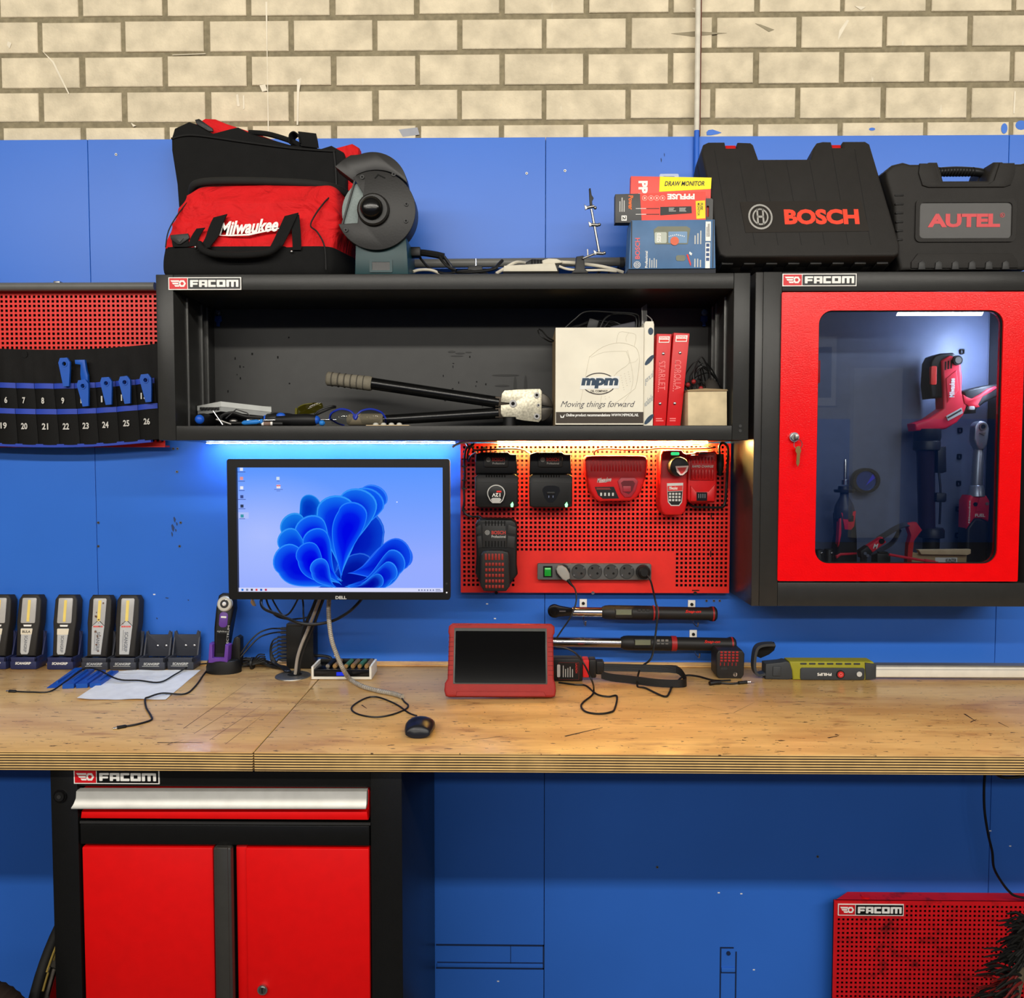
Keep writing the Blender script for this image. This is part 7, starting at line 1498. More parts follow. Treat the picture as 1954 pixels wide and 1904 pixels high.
# ---- tablet
TBR = mat('tablet_red_rubber', (152, 38, 34), .6, bump=.3, bscale=500)
t = thing('tablet', 'red rubber cased tablet with a dark screen propped up on the bench', 'tablet', (0, 0, 0))
st = 1.985 / FPX; Fl = Lo(1.985, 0, 0); kz = 1.0
hw, hh_ = 106, 142
out = [(-106, -2), (-100, 0), (100, 0), (106, -2), (108, -12), (107, -26), (104, -34), (104, -118), (107, -124), (107, -136), (100, -142), (-96, -142), (-103, -136), (-104, -124), (-102, -118), (-103, -34), (-108, -26), (-109, -12)]
m = MB(); m.fpoly(Fl, out, 0, .026, TBR, .006, 3); m.fpoly(Fl, [(-86, -1), (88, -1), (84, -10), (-84, -10)], -.004, .01, TBR, .002)
for k in range(9):
    for sx in (-1, 1): m.fbox(Fl, sx * 98 - 5, -42 - k * 9, sx * 98 + 5, -41 - k * 9, -.0005, .003, mat('tablet_groove', (110, 26, 24), .7))
m.build('rubber_case', t)
m = MB(); m.fpoly(Fl, rr(-92, -132, 91, -24, 2), -.001, .003, mat('tablet_bezel', (70, 72, 70), .35), .001); m.fpoly(Fl, rr(-89, -126, 88, -26, 2), -.0016, .002, mat('tablet_glass', (8, 8, 9), .08)); m.build('screen', t, 'dark screen')
m = MB(); m.text(Fl, 'LAUNCH', -89, -139.5, -60, -135.5, mat('tablet_letter', (130, 38, 34), .6), -.0006, 0, 0); m.build('lettering', t)
m = MB(); m.box(-.05, .05, .026, .032, .03, .13, BLK, .002); m.prism([(-.04, .005), (.04, .005), (.035, .1), (-.035, .1)], .06, .064, BLK) if False else m.tube([(0, .03, .12), (0, .085, .025)], .004, BLK) ; m.build('kickstand', t)
p = on(955, 1337); t.location = (p.x, p.y, ZB + .0098); t.rotation_euler = (R(-20), R(.6), R(2))
# ---- diagnostic dongle with ribbon
F = Fr(2.155, 1150, 1280); X, Z = F.x, F.z
t = thing('diagnostic_dongle', 'black diagnostic plug with a red collar and looped ribbon cable beside the tablet', 'connector', (X(1100), F.y(.02), ZB))
m = MB(); m.box(X(1050), X(1112), F.y(0), F.y(.04), ZB, Z(1257), BLK, .004); m.build('housing', t)
m = MB(); m.fpoly(F, rr(1066, 1264, 1105, 1297, 1), -.0005, .001, mat('dongle_outline', (96, 26, 26), .5)); m.fpoly(F, rr(1066.8, 1264.8, 1104.2, 1296.2, 1), -.0008, .001, BLK); m.text(F, 'LAUNCH', 1098, 1266, 1102, 1284, REDTXT, -.0012, -90, 0); m.lines(F, 1074, 1268, 1096, 1292, 5, LGREY, -.0012, True, .35); m.fpoly(F, rr(1063, 1268, 1069, 1292, 2), -.0014, .001, PALE); m.build('label', t)
m = MB(); m.box(X(1112), X(1124), F.y(-.001), F.y(.041), Z(1293), Z(1259), mat('collar_red', (200, 34, 36), .45), .003); m.build('collar', t, 'red collar')
m = MB(); m.box(X(1124), X(1138), F.y(0), F.y(.04), Z(1294), Z(1259), BLK, .004); m.box(X(1138), X(1153), F.y(.004), F.y(.036), Z(1288), Z(1263), BLK, .003); m.build('plug', t)
m = MB(); zc = (Z(1263) + Z(1288)) / 2; wd = .02
m.strip([(X(1150), F.y(.01), Z(1275)), (X(1200), F.y(.012), Z(1276)), (X(1260), F.y(.004), Z(1276)), (X(1292), F.y(-.012), Z(1276)), (X(1304), F.y(-.035), ZB + .012), (X(1290), F.y(-.055), ZB + .0115), (X(1250), F.y(-.05), ZB + .0115), (X(1200), F.y(-.02), ZB + .012), (X(1168), F.y(-.004), ZB + .0125), (X(1148), F.y(.006), ZB + .017)], .02, .0035, BLK, 8, side=(0, .12, 1)); rb = m.build('ribbon_cable', t)
m = MB()
for k in range(6):
    m.tube([(X(1150), F.y(.0075), Z(1275) - .008 + k * .0032), (X(1200), F.y(.0095), Z(1276) - .008 + k * .0032), (X(1260), F.y(.0015), Z(1276) - .008 + k * .0032), (X(1288), F.y(-.012), Z(1276) - .008 + k * .0032)], .0009, CHAR, 5, 4)
m.build('rib', rb)
t = thing('tablet_cable', 'thin black cable looping on the bench from the right side of the tablet', 'cable', on(1066, 1303))
m = MB(); m.tube([W(1062, 1234, 2.03), W(1078, 1236, 2.03), W(1098, 1246, 2.03), W(1115, 1268, 2.03), W(1130, 1300, 2.0)] + [on(x, y) + Vector((0, 0, .0028)) for x, y in ((1133, 1318), (1130, 1328), (1114, 1341), (1109, 1350), (1118, 1360), (1142, 1364), (1165, 1361), (1173, 1354), (1177, 1330), (1160, 1331), (1138, 1326), (1118, 1310), (1098, 1308), (1066, 1304))], .0024, CABLE); m.build('cord', t)
# ---- battery pack and small adaptor
F = Fr(2.19, 1394, 1268); X, Z = F.x, F.z
t = thing('battery_pack', 'black tool battery with a red slatted top standing alone on the bench', 'battery', (X(1394), F.y(.03), ZB))
m = MB(); m.fpoly(F, [(1367, 1248), (1371, 1241), (1416, 1241), (1421, 1248), (1420, 1288), (1414, 1296.5), (1373, 1296.5), (1367, 1288)], 0, .06, mat('battery_black', (36, 34, 33), .45), .004, 3); m.build('case', t)
m = MB()
for j in range(4):
    for k in range(5): m.fbox(F, 1374 + k * 7.4, 1242.5 + j * 5.4, 1379 + k * 7.4, 1246 + j * 5.4, -.002, .006, mat('battery_red', (160, 34, 36), .4), .001)
for k in range(5): m.fbox(F, 1374 + k * 7.4, 1264, 1375.4 + k * 7.4, 1270, -.001, .004, _mats['battery_red'])
m.build('grille', t, 'red slats')
m = MB(); m.fpoly(F, rr(1375, 1273, 1388, 1278, 2), -.001, .002, CHAR); m.fcyl(F, 1403, 1286.5, 4, -.001, .003, SIL, n=16); m.fbox(F, 1402.4, 1283, 1403.6, 1290, -.0014, .002, BLKM); m.build('label', t)
t = thing('cable_adaptor', 'small black cable adaptor with a thin plug lying before the tool battery', 'adaptor', on(1365, 1308))
A, B, C_ = on(1354, 1308), on(1374, 1306), on(1430, 1304)
m = MB(); m.tube([A + Vector((0, 0, .006)), A.lerp(B, .5) + Vector((0, 0, .007)), B + Vector((0, 0, .006))], .0062, BLK, 8); m.build('socket_end', t)
m = MB(); m.tube([B + Vector((0, 0, .005)), on(1395, 1307) + Vector((0, 0, .004)), on(1412, 1305.5) + Vector((0, 0, .004))], .0028, CABLE); m.tube([on(1409, 1306) + Vector((0, 0, .0045)), on(1425, 1304.5) + Vector((0, 0, .0045))], .0045, BLK, 8); m.tube([on(1425, 1304.5) + Vector((0, 0, .0045)), on(1432, 1304) + Vector((0, 0, .0045))], .002, SIL, 8); m.build('plug_end', t)
# ---- long inspection lamp
F = Fr(2.175, 1600, 1280); X, Z = F.x, F.z
t = thing('inspection_lamp', 'long work lamp with a yellow edged handle, red button and pale light bar', 'work lamp', (X(1600), F.y(.02), ZB))
LG = mat('lamp_graphite', (54, 57, 60), .5); LY = mat('lamp_olive', (150, 146, 40), .5)
m = MB(); m.fpoly(F, [(1462, 1268), (1492, 1265), (1500, 1263), (1505, 1264), (1514, 1268), (1514, 1296), (1505, 1298), (1462, 1297)], .004, .036, LG, .003); m.fpoly(F, rr(1475, 1272, 1491, 1291, 2), .001, .01, LG, .002); m.build('swivel', t)
m = MB(); zb_ = ZB + .0006; m.prism([(X(1506), Z(1262.5)), (X(1666), Z(1262.5)), (X(1671), Z(1268)), (X(1671), Z(1296)), (X(1656), zb_), (X(1514), zb_), (X(1512), Z(1280))], F.y(.001), F.y(.044), LY, .004, 3); m.build('handle', t, 'olive yellow grip')
m = MB(); m.fpoly(F, rr(1527, 1274, 1650, 1297, 4), -.002, .006, LG, .0015)
for k in range(7): m.fbox(F, 1527 + k * 17, 1265, 1539 + k * 17, 1268, -.001, .006, LG, .001)
m.fpoly(F, [(1650, 1264), (1668, 1266), (1672, 1269), (1672, 1295), (1652, 1297)], -.002, .046, LG, .003); m.text(F, 'PHILIPS', 1559, 1283.5, 1586, 1289, WHITE, -.0026, 180, .03); m.build('control_panel', t)
m = MB(); m.fcyl(F, 1603, 1286, 8, -.004, .005, BLK); m.fcyl(F, 1603, 1286, 6, -.0055, .005, mat('button_red', (190, 40, 40), .4)); m.fring(F, ell(1603, 1286, 3, n=16), ell(1603, 1286, 2.2, n=16), -.006, .001, mat('button_mark', (230, 140, 130), .4)); m.build('power_button', t, 'red power button')
m = MB(); m.fcyl(F, 1639, 1285.5, 5, -.004, .005, LGREY); m.build('mode_button', t)
m = MB(); m.prism([(X(1672), Z(1294)), (X(1990), Z(1296)), (X(1990), Z(1270)), (X(1672), Z(1270))], F.y(.006), F.y(.036), mat('lamp_rail', (150, 148, 142), .35, .7), .002); m.fbox(F, 1672, 1273, 1990, 1292, .002, .008, mat('light_bar_lens', (222, 218, 206), .3), .002); m.fbox(F, 1672, 1276, 1990, 1278, .0012, .004, LGREY); m.build('light_bar', t, 'pale light bar')
m = MB(); m.strip([(X(1462), F.y(.02), Z(1288)), (X(1448), F.y(.02), Z(1290)), (X(1442), F.y(.02), Z(1276)), (X(1443), F.y(.02), Z(1252)), (X(1448), F.y(.02), Z(1238)), (X(1460), F.y(.02), Z(1233)), (X(1480), F.y(.02), Z(1232))], .028, .007, LG, 6); m.fpoly(F, [(1446, 1240), (1456, 1233), (1484, 1231), (1487, 1238), (1484, 1247), (1474, 1255), (1458, 1262), (1449, 1258)], .03, .008, BLKM, .003); m.build('hook', t)
# ================================================================== under the bench
F = Fr(2.28, 1780, 1810); X, Z = F.x, F.z
t = thing('perforated_panel', 'dirty red perforated panel with a name plate standing under the bench at the right', 'panel', (X(1800), F.y(.02), Z(2060)))
def dirt_mat():
    m = mat('red_pegboard_dirty', (206, 16, 26), .5, var=.06); nt = m.node_tree; b = nt.nodes['Principled BSDF']; old = b.inputs['Base Color'].links[0].from_socket
    tc = [n for n in nt.nodes if n.type == 'TEX_COORD'][0]; n = nt.nodes.new('ShaderNodeTexNoise'); n.inputs['Scale'].default_value = 9; n.inputs['Detail'].default_value = 8; n.inputs['Roughness'].default_value = .75; nt.links.new(tc.outputs['Object'], n.inputs['Vector'])
    r = nt.nodes.new('ShaderNodeValToRGB'); r.color_ramp.elements[0].position = .53; r.color_ramp.elements[1].position = .68; nt.links.new(n.outputs['Fac'], r.inputs[0])
    mx = nt.nodes.new('ShaderNodeMix'); mx.data_type = 'RGBA'; nt.links.new(r.outputs[0], mx.inputs[0]); nt.links.new(old, mx.inputs[6]); mx.inputs[7].default_value = lin((70, 14, 16)); nt.links.new(mx.outputs[2], b.inputs['Base Color']); return m
DR = dirt_mat()
b = perf(F, 1590, 1722, 2060, 2056, 1597.5, 1727.5, 8.62, 4.4, 0, .0016, DR, skip=lambda x, y: x < 1724 and y < 1748); b.build('sheet', t)
m = MB(); m.fbox(F, 1594, 1725, 2056, 2050, .02, .002, BLKM); m.build('backing', t, 'added dark sheet for the shade behind the holes')  # added sheet, its black gives these holes their shade
m = MB(); m.prism([(X(1590), Z(1719)), (X(2060), Z(1719)), (X(2060), Z(1722)), (X(1590), Z(1722))], F.y(0), F.y(.004), DR); m.loft([[(X(a), F.y(o), z_) for a, o in ((1592, .0005), (2060, .0005), (2060, .046), (1628, .046))] for z_ in (Z(1721), Z(1719))], DR); m.build('flange', t)
m = MB(); m.cyl((X(1655), F.y(.02), Z(1719)), (X(1655), F.y(.02), Z(1716.5)), .012, DR, n=18); m.build('plug_button', t)
plate(F, 1597, 1725, 1722, 1747, t)
# broom head
F = Fr(2.05, 1930, 1850); X, Z = F.x, F.z
t = thing('broom', 'dark ragged broom head with black and red bristles at the lower right corner', 'broom', (X(1950), F.y(.03), Z(1990)))
m = MB(); m.tube([(X(1976), F.y(.0), Z(1720)), (X(1950), F.y(.0), Z(1840)), (X(1934), F.y(.0), Z(1920)), (X(1920), F.y(.0), Z(1990))], .012, mat('broom_stock', (96, 84, 66), .8)); m.build('stock', t)
rnd = random.Random(4); m = MB(); m2 = MB()
for k in range(230):
    u = rnd.random(); bx, by = 1970 - 46 * u, 1760 + 200 * u; ln = rnd.uniform(18, 62) * (.5 + .9 * u); a = rnd.uniform(2.7, 3.7) + .2; o = rnd.uniform(-.03, .05)
    ex, ey = bx + math.cos(a) * ln, by - math.sin(a) * ln * .8
    red = u > .45 and rnd.random() < .35; mm = m2 if red else m
    mm.tube([(X(bx), F.y(o * .3), Z(by)), (X((bx + ex) / 2), F.y(o), Z((by + ey) / 2 - 6)), (X(ex), F.y(o * 1.4), Z(ey + 4))], lambda q: .0045 * (1 - .6 * q), (mat('bristle_red', (110, 22, 18), .6) if red else mat('bristle_black', (22, 21, 18), .7)), 5, 3)
o_ = m.build('bristles', t, 'black bristles'); o_['kind'] = 'stuff'
o_ = m2.build('bristles', t, 'red bristles'); o_['kind'] = 'stuff'
# hanging cable
F = Fr(2.27, 1900, 1600); X, Z = F.x, F.z
t = thing('hanging_cable', 'black cable hanging down the wall under the bench at the right', 'cable', (X(1900), F.y(0), Z(1712)))
m = MB(); m.ftube(F, [(1877, 1462, 0), (1875, 1500, 0), (1877, 1545, 0), (1885, 1590, .0), (1894, 1625, .0), (1898, 1655, .0), (1912, 1680, .0), (1928, 1700, 0), (1944, 1710, 0), (1985, 1716, 0)], 2.4, CABLE); m.build('cord', t)
F = Fr(1.75, 1930, 1480)
m = MB(); m.ftube(F, [(1890, 1468, 0), (1910, 1482, 0), (1935, 1483, 0), (1965, 1477, 0), (1990, 1468, 0)], 3, CABLE); m.build('hanging_cable', label='black cable sagging just under the bench edge at the far right', cat='cable')
# wheel left of the cabinet
t = thing('spoked_wheel', 'dark rimmed wheel with a red centre leaning behind the left edge of the base cabinet', 'wheel', (0, 0, 0))
TY = mat('tyre_rubber', (18, 17, 16), .7)
def torus(m, R0, r, mt, n=48, k=12, sq=1, ridge=0):
    m.loft([[((R0 + (r + ridge * (i % 2)) * math.cos(2 * math.pi * j / k)) * math.cos(2 * math.pi * i / n), r * sq * math.sin(2 * math.pi * j / k), (R0 + (r + ridge * (i % 2)) * math.cos(2 * math.pi * j / k)) * math.sin(2 * math.pi * i / n)) for j in range(k)] for i in range(n + 1)], mt, False)
m = MB(); torus(m, .307, .009, TY, 72, 12, 1.3); m.build('tyre', t)
m = MB(); torus(m, .272, .007, mat('rim_dark', (50, 46, 42), .3, .8), 64, 10, 2); m.build('rim', t)
for k in range(14):
    a = 2 * math.pi * k / 14 + .1; m = MB(); m.strip([(.27 * math.cos(a), -.012, .27 * math.sin(a)), (.285 * math.cos(a), -.014, .285 * math.sin(a)), (.302 * math.cos(a), -.008, .302 * math.sin(a))], .07, .006, mat('spoke_pale', (120, 114, 104), .4, .3), side=(-math.sin(a), 0, math.cos(a))); m.build('spoke', t)
m = MB(); m.lathe((0, -.02, 0), (0, .015, 0), [(.23, 0), (.258, .3), (.266, 1)], mat('hub_red', (150, 14, 18), .3), 48); m.build('hub', t, 'red centre')
for k in range(16):
    a = 2 * math.pi * k / 16 + .08; m = MB(); m.lathe((.272 * math.cos(a), -.03, .272 * math.sin(a)), (.272 * math.cos(a), -.005, .272 * math.sin(a)), [(.005, 0), (.007, .3), (.007, 1)], SIL, 12); m.build('bolt', t)
for a0, a1, rr_ in ((2.15, 2.3, .304), (2.32, 2.5, .306), (2.22, 2.42, .296), (2.5, 2.62, .3)):
    m = MB(); m.tube([(rr_ * math.cos(a0 + (a1 - a0) * i / 5), -.0125, rr_ * math.sin(a0 + (a1 - a0) * i / 5)) for i in range(6)], .0025, mat('tyre_yellow', (150, 126, 56), .6), 6, 2); m.build('tyre_marking', t, 'yellow marking on the tyre')
t.location = (-1.062, 1.985 - WALLD, .3175); t.rotation_euler = (0, 0, R(86.5))
t = thing('tyre', 'dark brown ribbed tyre top in the lower left corner', 'tyre', (0, 0, 0))
m = MB(); torus(m, .078, .03, mat('tyre_brown', (38, 28, 22), .8), 72, 10, 1.5, .0035); m.build('carcass', t)
p = W(-42, 1974, 1.6); t.location = (p.x, p.y, p.z)
# ================================================================== tools inside the glazed cabinet
F = Fr(2.2, 1720, 850); X, Z = F.x, F.z
CFZ = CH.z(1112) + .0005                                    # cabinet floor
grp = None
# grease gun
t = thing('grease_gun', 'red cordless grease gun with a long dark barrel standing in the glass cabinet', 'grease gun', (X(1790), F.y(.02), CFZ))
GK = mat('gun_black', (30, 30, 34), .4); GP = mat('gun_red', (222, 40, 62), .38)
m = MB(); m.fpoly(F, [(1794, 688), (1810, 678), (1829, 684), (1832, 720), (1834, 751), (1846, 758), (1842, 775), (1838, 791), (1826, 806), (1806, 818), (1770, 822), (1748, 822), (1745, 808), (1774, 798), (1800, 779), (1797, 730)], 0, .045, GP, .006, 3)
m.fpoly(F, [(1802, 722), (1821, 706), (1827, 744), (1806, 768)], -.002, .006, GP, .002)
for k in range(3): m.fbox(F, 1799 + k * 5.5, 690 - k * 1.5, 1801.5 + k * 5.5, 706 - k * 1.5, -.001, .003, BLKM)
m.build('body', t)
m = MB(); m.fpoly(F, [(1776, 690), (1782, 678), (1795, 673), (1818, 672), (1826, 678), (1812, 684), (1797, 692), (1800, 758), (1778, 760), (1774, 732)], .008, .05, GK, .006, 3); m.fpoly(F, rr(1775, 698, 1786, 734, 3), .004, .01, mat('battery_flash', (220, 50, 40), .4), .001); m.build('battery', t)
m = MB(); m.fpoly(F, [(1836, 746), (1850, 742), (1880, 735), (1900, 732), (1911, 735), (1914, 748), (1906, 755), (1880, 768), (1864, 780), (1864, 788), (1838, 790), (1836, 784), (1850, 770)], .004, .04, GK, .007, 3); hd = m.build('grip', t)
m = MB(); m.fpoly(F, [(1834, 752), (1843, 758), (1852, 761), (1868, 752), (1882, 742), (1896, 737), (1899, 740), (1888, 748), (1872, 757), (1864, 772), (1868, 776), (1862, 778), (1848, 776), (1838, 770)], -.002, .012, GP, .002); m.build('grip_inlay', hd, 'red inlay')
m = MB(); m.fcyl(F, 1821, 688, 9, -.008, .012, GK); m.fcyl(F, 1821, 688, 6, -.01, .008, STEEL); m.build('knob', t)
m = MB(); m.fpoly(F, rr(1846, 775, 1857, 782, 2), -.004, .01, PALE, .001); m.build('trigger', t)
m = MB(); m.fpoly(F, [(1803, 794), (1832, 778), (1835, 788), (1807, 803)], -.003, .004, LGREY); m.fpoly(F, [(1805, 796), (1831, 781), (1832, 784), (1806, 799)], -.0034, .001, CHAR); m.text(F, 'Milwaukee', 1808, 722, 1818, 758, WHITE, -.003, 90, .03); m.build('lettering', t)
m = MB(); c = lambda x, y, o=.022: (X(x), F.y(o), Z(y))
m.lathe(c(1776, 818), c(1776, 860), [(24 * F.s, 0), (25 * F.s, .4), (24 * F.s, .45), (23 * F.s, .55), (24 * F.s, .6), (24 * F.s, .95), (20 * F.s, 1)], GK, 26); m.build('barrel_cap', t)
m = MB(); m.lathe(c(1774, 858), c(1780, 1010), [(18 * F.s, 0), (16 * F.s, .05), (15 * F.s, 1)], mat('barrel_dark', (56, 46, 64), .25, .4), 24); m.build('barrel', t)
m = MB(); m.fpoly(F, [(1790, 852), (1806, 852), (1808, 900), (1800, 903), (1791, 902)], .0, .03, GK, .003); m.fpoly(F, rr(1788, 940, 1808, 958, 4), -.004, .02, GK, .003); m.tube([c(1794, 900, .004), c(1797, 940, .0), c(1798, 1000, .004)], .003, GK); m.build('bracket', t)
m = MB(); m.lathe((X(1789), F.y(.022), CFZ), (X(1789), F.y(.022), Z(1008)), [(23 * F.s, 0), (23 * F.s, .85), (20 * F.s, 1)] if False else [(15 * F.s, 0), (15 * F.s, .78), (23 * F.s, .8), (23 * F.s, .95), (20 * F.s, 1)], GK, 26); m.build('end_cap', t)
# ratchet
F = Fr(2.2, 1868, 930); X, Z = F.x, F.z
t = thing('cordless_ratchet', 'cordless ratchet with a long steel neck and red body in the glass cabinet', 'ratchet', (X(1869), F.y(.02), CFZ))
RS = mat('ratchet_steel', (170, 176, 190), .35, .7)
m = MB(); m.fpoly(F, ell(1871, 816, 13, 13, 14, -5, 185) + [(1857, 838), (1860, 848), (1866, 858), (1876, 858), (1882, 848), (1884, 836)], 0, .026, RS, .004, 3); m.fring(F, ell(1872, 814, 7.5, n=20), ell(1872, 814, 4.5, n=20), -.003, .005, STEEL); m.fcyl(F, 1872, 814, 4, -.002, .004, BLKM); m.fpoly(F, [(1865, 826), (1878, 825), (1875, 831)], -.002, .004, STEEL); m.build('head', t)
m = MB(); m.lathe((X(1871), F.y(.014), Z(856)), (X(1869), F.y(.014), Z(926)), [(6 * F.s, 0), (9 * F.s, .1), (10 * F.s, 1)], RS, 20); m.lathe((X(1869), F.y(.014), Z(926)), (X(1869), F.y(.014), Z(947)), [(10 * F.s, 0), (12 * F.s, .1), (15 * F.s, 1)], RS, 20); m.build('neck', t)
m = MB(); m.fpoly(F, [(1854, 945), (1884, 945), (1891, 956), (1890, 996), (1876, 990), (1862, 990), (1848, 1010), (1848, 956)], 0, .045, GP, .008, 4); m.fpoly(F, [(1869, 948), (1876, 948), (1882, 976), (1862, 976)], -.003, .006, GP, .002)
m.fcyl(F, 1862, 962, 4, -.002, .004, BLKM); m.fcyl(F, 1884, 961, 3, -.002, .004, STEEL); m.build('body', t)
m = MB(); m.fpoly(F, [(1848, 1008), (1862, 988), (1876, 988), (1890, 996), (1890, 1070), (1888, 1100), (1850, 1100), (1847, 1070)], .001, .044, GK, .008, 4); m.build('handle', t)
m = MB(); m.fpoly(F, [(1849, 1072), (1889, 1072), (1888, 1080), (1850, 1080)], .0, .046, GP, .004); m.build('ring', t)
m = MB(); m.prism([(X(1852), CFZ), (X(1886), CFZ), (X(1887), Z(1100)), (X(1851), Z(1100))], F.y(.004), F.y(.04), GK, .004); m.build('battery', t)
m = MB(); m.text(F, 'FUEL', 1861, 980, 1880, 986, WHITE, -.0028, 0, .03); m.text(F, 'Milwaukee', 1849, 955, 1852.5, 998, WHITE, -.0008, 90, .02); m.build('lettering', t)
# rotary tool
F = Fr(2.19, 1616, 980); X, Z = F.x, F.z
t = thing('die_grinder', 'slim red and black die grinder with a steel bit upright in the glass cabinet', 'grinder', (X(1616), F.y(.02), CFZ))
m = MB(); m.lathe((X(1617), F.y(.02), Z(925)), (X(1617), F.y(.02), Z(876)), [(6.5 * F.s, 0), (6.5 * F.s, .18), (3.4 * F.s, .2), (3 * F.s, .9), (2 * F.s, 1)], SIL, 16); m.build('bit', t)
m = MB(); m.lathe((X(1616), F.y(.02), Z(940)), (X(1616), F.y(.02), Z(928)), [(18 * F.s, 0), (19 * F.s, .2), (19 * F.s, .45), (12 * F.s, .5), (11 * F.s, 1)], GK, 24); m.build('collar', t)
m = MB(); m.lathe((X(1617), F.y(.02), Z(990)), (X(1616), F.y(.02), Z(940)), [(18 * F.s, 0), (19 * F.s, .3), (17 * F.s, .5), (8 * F.s, .85), (8 * F.s, 1)], mat('nose_grey', (60, 62, 76), .35), 24); m.build('nose', t)
m = MB(); m.fpoly(F, [(1601, 980), (1634, 980), (1636, 1030), (1637, 1070), (1637, 1100), (1597, 1100), (1597, 1060), (1603, 1020)], 0, .042, GK, .009, 4); m.build('body', t)
m = MB(); m.fpoly(F, [(1605, 978), (1633, 975), (1630, 1004), (1624, 1011), (1612, 1010), (1610, 1000)], -.003, .008, GP, .002); m.fpoly(F, rr(1618, 983, 1628, 995, 2), -.005, .004, GK, .001); m.fpoly(F, [(1602, 990), (1605, 988), (1606, 1018), (1602, 1040), (1600, 1044)], -.002, .02, GP, .002); m.build('switch_panel', t, 'red switch panel')
m = MB(); m.fpoly(F, [(1597, 1060), (1605, 1055), (1636, 1054), (1637, 1058), (1606, 1060), (1598, 1066)], -.002, .046, GP, .002); m.build('ring', t)
m = MB(); m.prism([(X(1600), CFZ), (X(1634), CFZ), (X(1636), Z(1100)), (X(1598), Z(1100))], F.y(.004), F.y(.04), GK, .004); m.build('battery', t)
# round mirror on a magnet base
F = Fr(2.26, 1654, 920); X, Z = F.x, F.z
t = thing('round_mirror', 'round black rimmed magnifier with a bluish lens on the cabinet back panel', 'mirror', (X(1654), F.y(.02), Z(942)))
m = MB(); m.fring(F, ell(1654, 917, 26, 24, 36), ell(1654, 917, 20, 19, 36), 0, .02, GK); m.build('rim', t)
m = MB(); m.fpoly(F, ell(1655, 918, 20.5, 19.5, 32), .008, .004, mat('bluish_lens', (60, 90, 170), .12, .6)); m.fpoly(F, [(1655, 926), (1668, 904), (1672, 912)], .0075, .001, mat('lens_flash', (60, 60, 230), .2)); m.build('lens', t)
m = MB(); m.fbox(F, 1646, 906, 1662, 930, .02, .0195, GK, .003); m.build('magnet_base', t)
# headlamp
F = Fr(2.135, 1690, 1040); X, Z = F.x, F.z
t = thing('headlamp', 'red and black headlamp with a curved strap on the glass cabinet floor', 'headlamp', (X(1690), F.y(.02), CFZ))
m = MB(); m.strip([(X(1678), F.y(.01), Z(1030)), (X(1692), F.y(.0), Z(1018)), (X(1712), F.y(.0), Z(1006)), (X(1732), F.y(.01), Z(1001)), (X(1744), F.y(.03), Z(1003))], .022, .003, mat('strap_grey', (58, 60, 70), .6), side=(.1, 1, .4)); m.strip([(X(1672), F.y(.04), Z(1060)), (X(1700), F.y(.05), Z(1052)), (X(1722), F.y(.05), Z(1036)), (X(1734), F.y(.05), Z(1012))], .02, .003, _mats['strap_grey'], side=(.1, 1, .3)); m.build('strap', t)
m = MB(); m.fpoly(F, [(1654, 1042), (1682, 1024), (1690, 1034), (1664, 1054)], -.006, .02, GP, .003); m.fcyl(F, 1680, 1032, 5, -.009, .006, GK); m.text(F, 'M', 1664, 1037, 1674, 1046, WHITE, -.0065, 0, .04, .3); m.build('switch_pod', t)
m = MB(); m.fpoly(F, [(1640, 1051), (1654, 1041), (1664, 1054), (1652, 1066), (1642, 1064)], -.008, .024, GK, .003); m.fcyl(F, 1648, 1055, 3, -.011, .005, SIL); m.fcyl(F, 1653, 1059, 3, -.011, .005, SIL); m.prism([(X(1644), CFZ), (X(1656), CFZ), (X(1654), Z(1062)), (X(1645), Z(1062))], F.y(-.002), F.y(.012), GK); m.build('lamp_pod', t)
m = MB(); m.fpoly(F, [(1734, 1000), (1752, 997), (1763, 1012), (1754, 1024), (1746, 1036), (1738, 1040), (1742, 1022)], .01, .02, mat('clip_red', (200, 40, 40), .45), .002); m.prism([(X(1734), CFZ), (X(1742), CFZ), (X(1748), Z(1034)), (X(1738), Z(1036))], F.y(.012), F.y(.03), _mats['clip_red']); m.build('strap_clip', t)
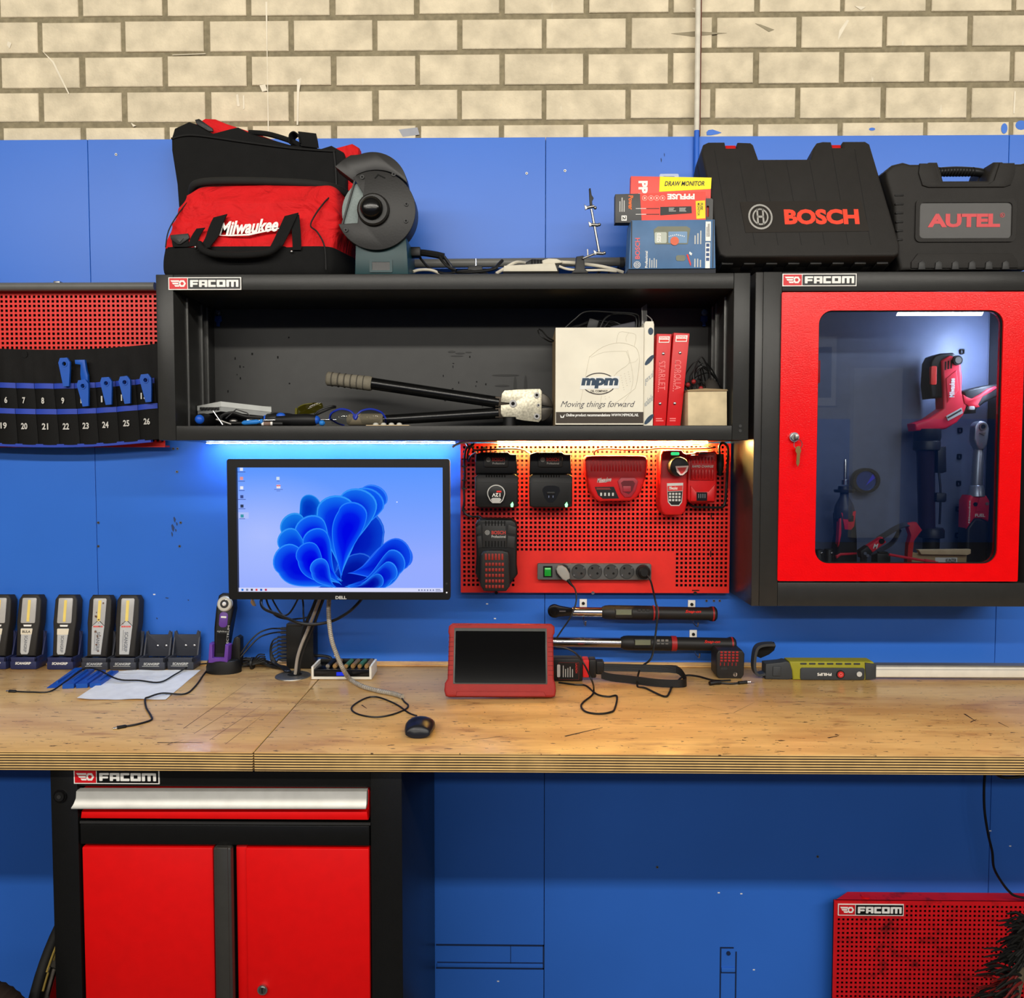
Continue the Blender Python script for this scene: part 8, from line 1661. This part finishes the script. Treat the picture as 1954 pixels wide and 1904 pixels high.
# sockets, block, box
F = Fr(2.17, 1580, 1065); X, Z = F.x, F.z
for i, (x, r, y, lb) in enumerate(((1567, 11, 1050, 'black impact socket on the glass cabinet floor, in the left corner of the window'), (1587, 9, 1049, 'black impact socket on the glass cabinet floor, beside the die grinder'))):
    t = thing('impact_socket', lb, 'socket', (X(x), F.y(.02), CFZ), 'impact sockets on the cabinet floor')
    m = MB(); m.lathe((X(x), F.y(.02), CFZ), (X(x), F.y(.02), Z(y)), [(r * F.s, 0), (r * F.s, .97), (r * .9 * F.s, 1)], BLK, 20); m.build('barrel', t)
    m = MB(); m.ball((X(x + 2), F.y(.02) - r * F.s, Z(1056)), .004, .002, .004, STEEL, 10); m.build('detent', t)
F = Fr(2.16, 1685, 1065); X, Z = F.x, F.z
t = thing('black_block', 'small black plastic block on the cabinet floor under the headlamp strap', 'block', (X(1686), F.y(.02), CFZ))
m = MB(); m.box(X(1674), X(1700), F.y(0), F.y(.04), CFZ, Z(1056), BLK, .003); m.box(X(1678), X(1696), F.y(.004), F.y(.036), Z(1056), Z(1053), BLK, .002); m.build('block_body', t)
F = Fr(2.165, 1780, 1060); X, Z = F.x, F.z
t = thing('open_carton', 'flattened tan carton with a raised flap on the glass cabinet floor', 'box', (X(1780), F.y(.03), CFZ))
m = MB(); m.prism([(X(1740), CFZ), (X(1846), CFZ), (X(1847), Z(1056)), (X(1752), Z(1056)), (X(1741), Z(1053))], F.y(.004), F.y(.02), mat('carton_brown', (182, 156, 116), .8), .002); m.build('carton', t)
m = MB(); m.prism([(X(1748), Z(1048)), (X(1848), Z(1047)), (X(1848), Z(1055)), (X(1842), Z(1058)), (X(1754), Z(1057))], F.y(-.012), F.y(.003), CARD, .002); m.build('flap', t, 'pale raised flap')
m = MB(); m.fbox(F, 1786, 1064, 1828, 1075, .003, .003, WHITE); m.text(F, 'KUNZER', 1806, 1066, 1826, 1073, CHAR, .0022, 0, .02); m.build('label', t)
F = Fr(2.127, 1740, 1066)
t = thing('red_rod', 'thin red plastic rod lying across the front of the tan carton', 'rod', (F.x(1740), F.y(0), CFZ))
m = MB(); m.tube([(F.x(1696), F.y(0), F.z(1058)), (F.x(1730), F.y(0), F.z(1064)), (F.x(1790), F.y(0), F.z(1074))], .0035, GP); m.build('shaft', t)
m = MB(); m.tube([(F.x(1764), F.y(0), F.z(1069.5)), (F.x(1784), F.y(0), F.z(1073))], .005, GP); m.tube([(F.x(1788), F.y(0), F.z(1074)), (F.x(1800), F.y(0.01), CFZ + .003)], .003, GP); m.build('sleeve', t)
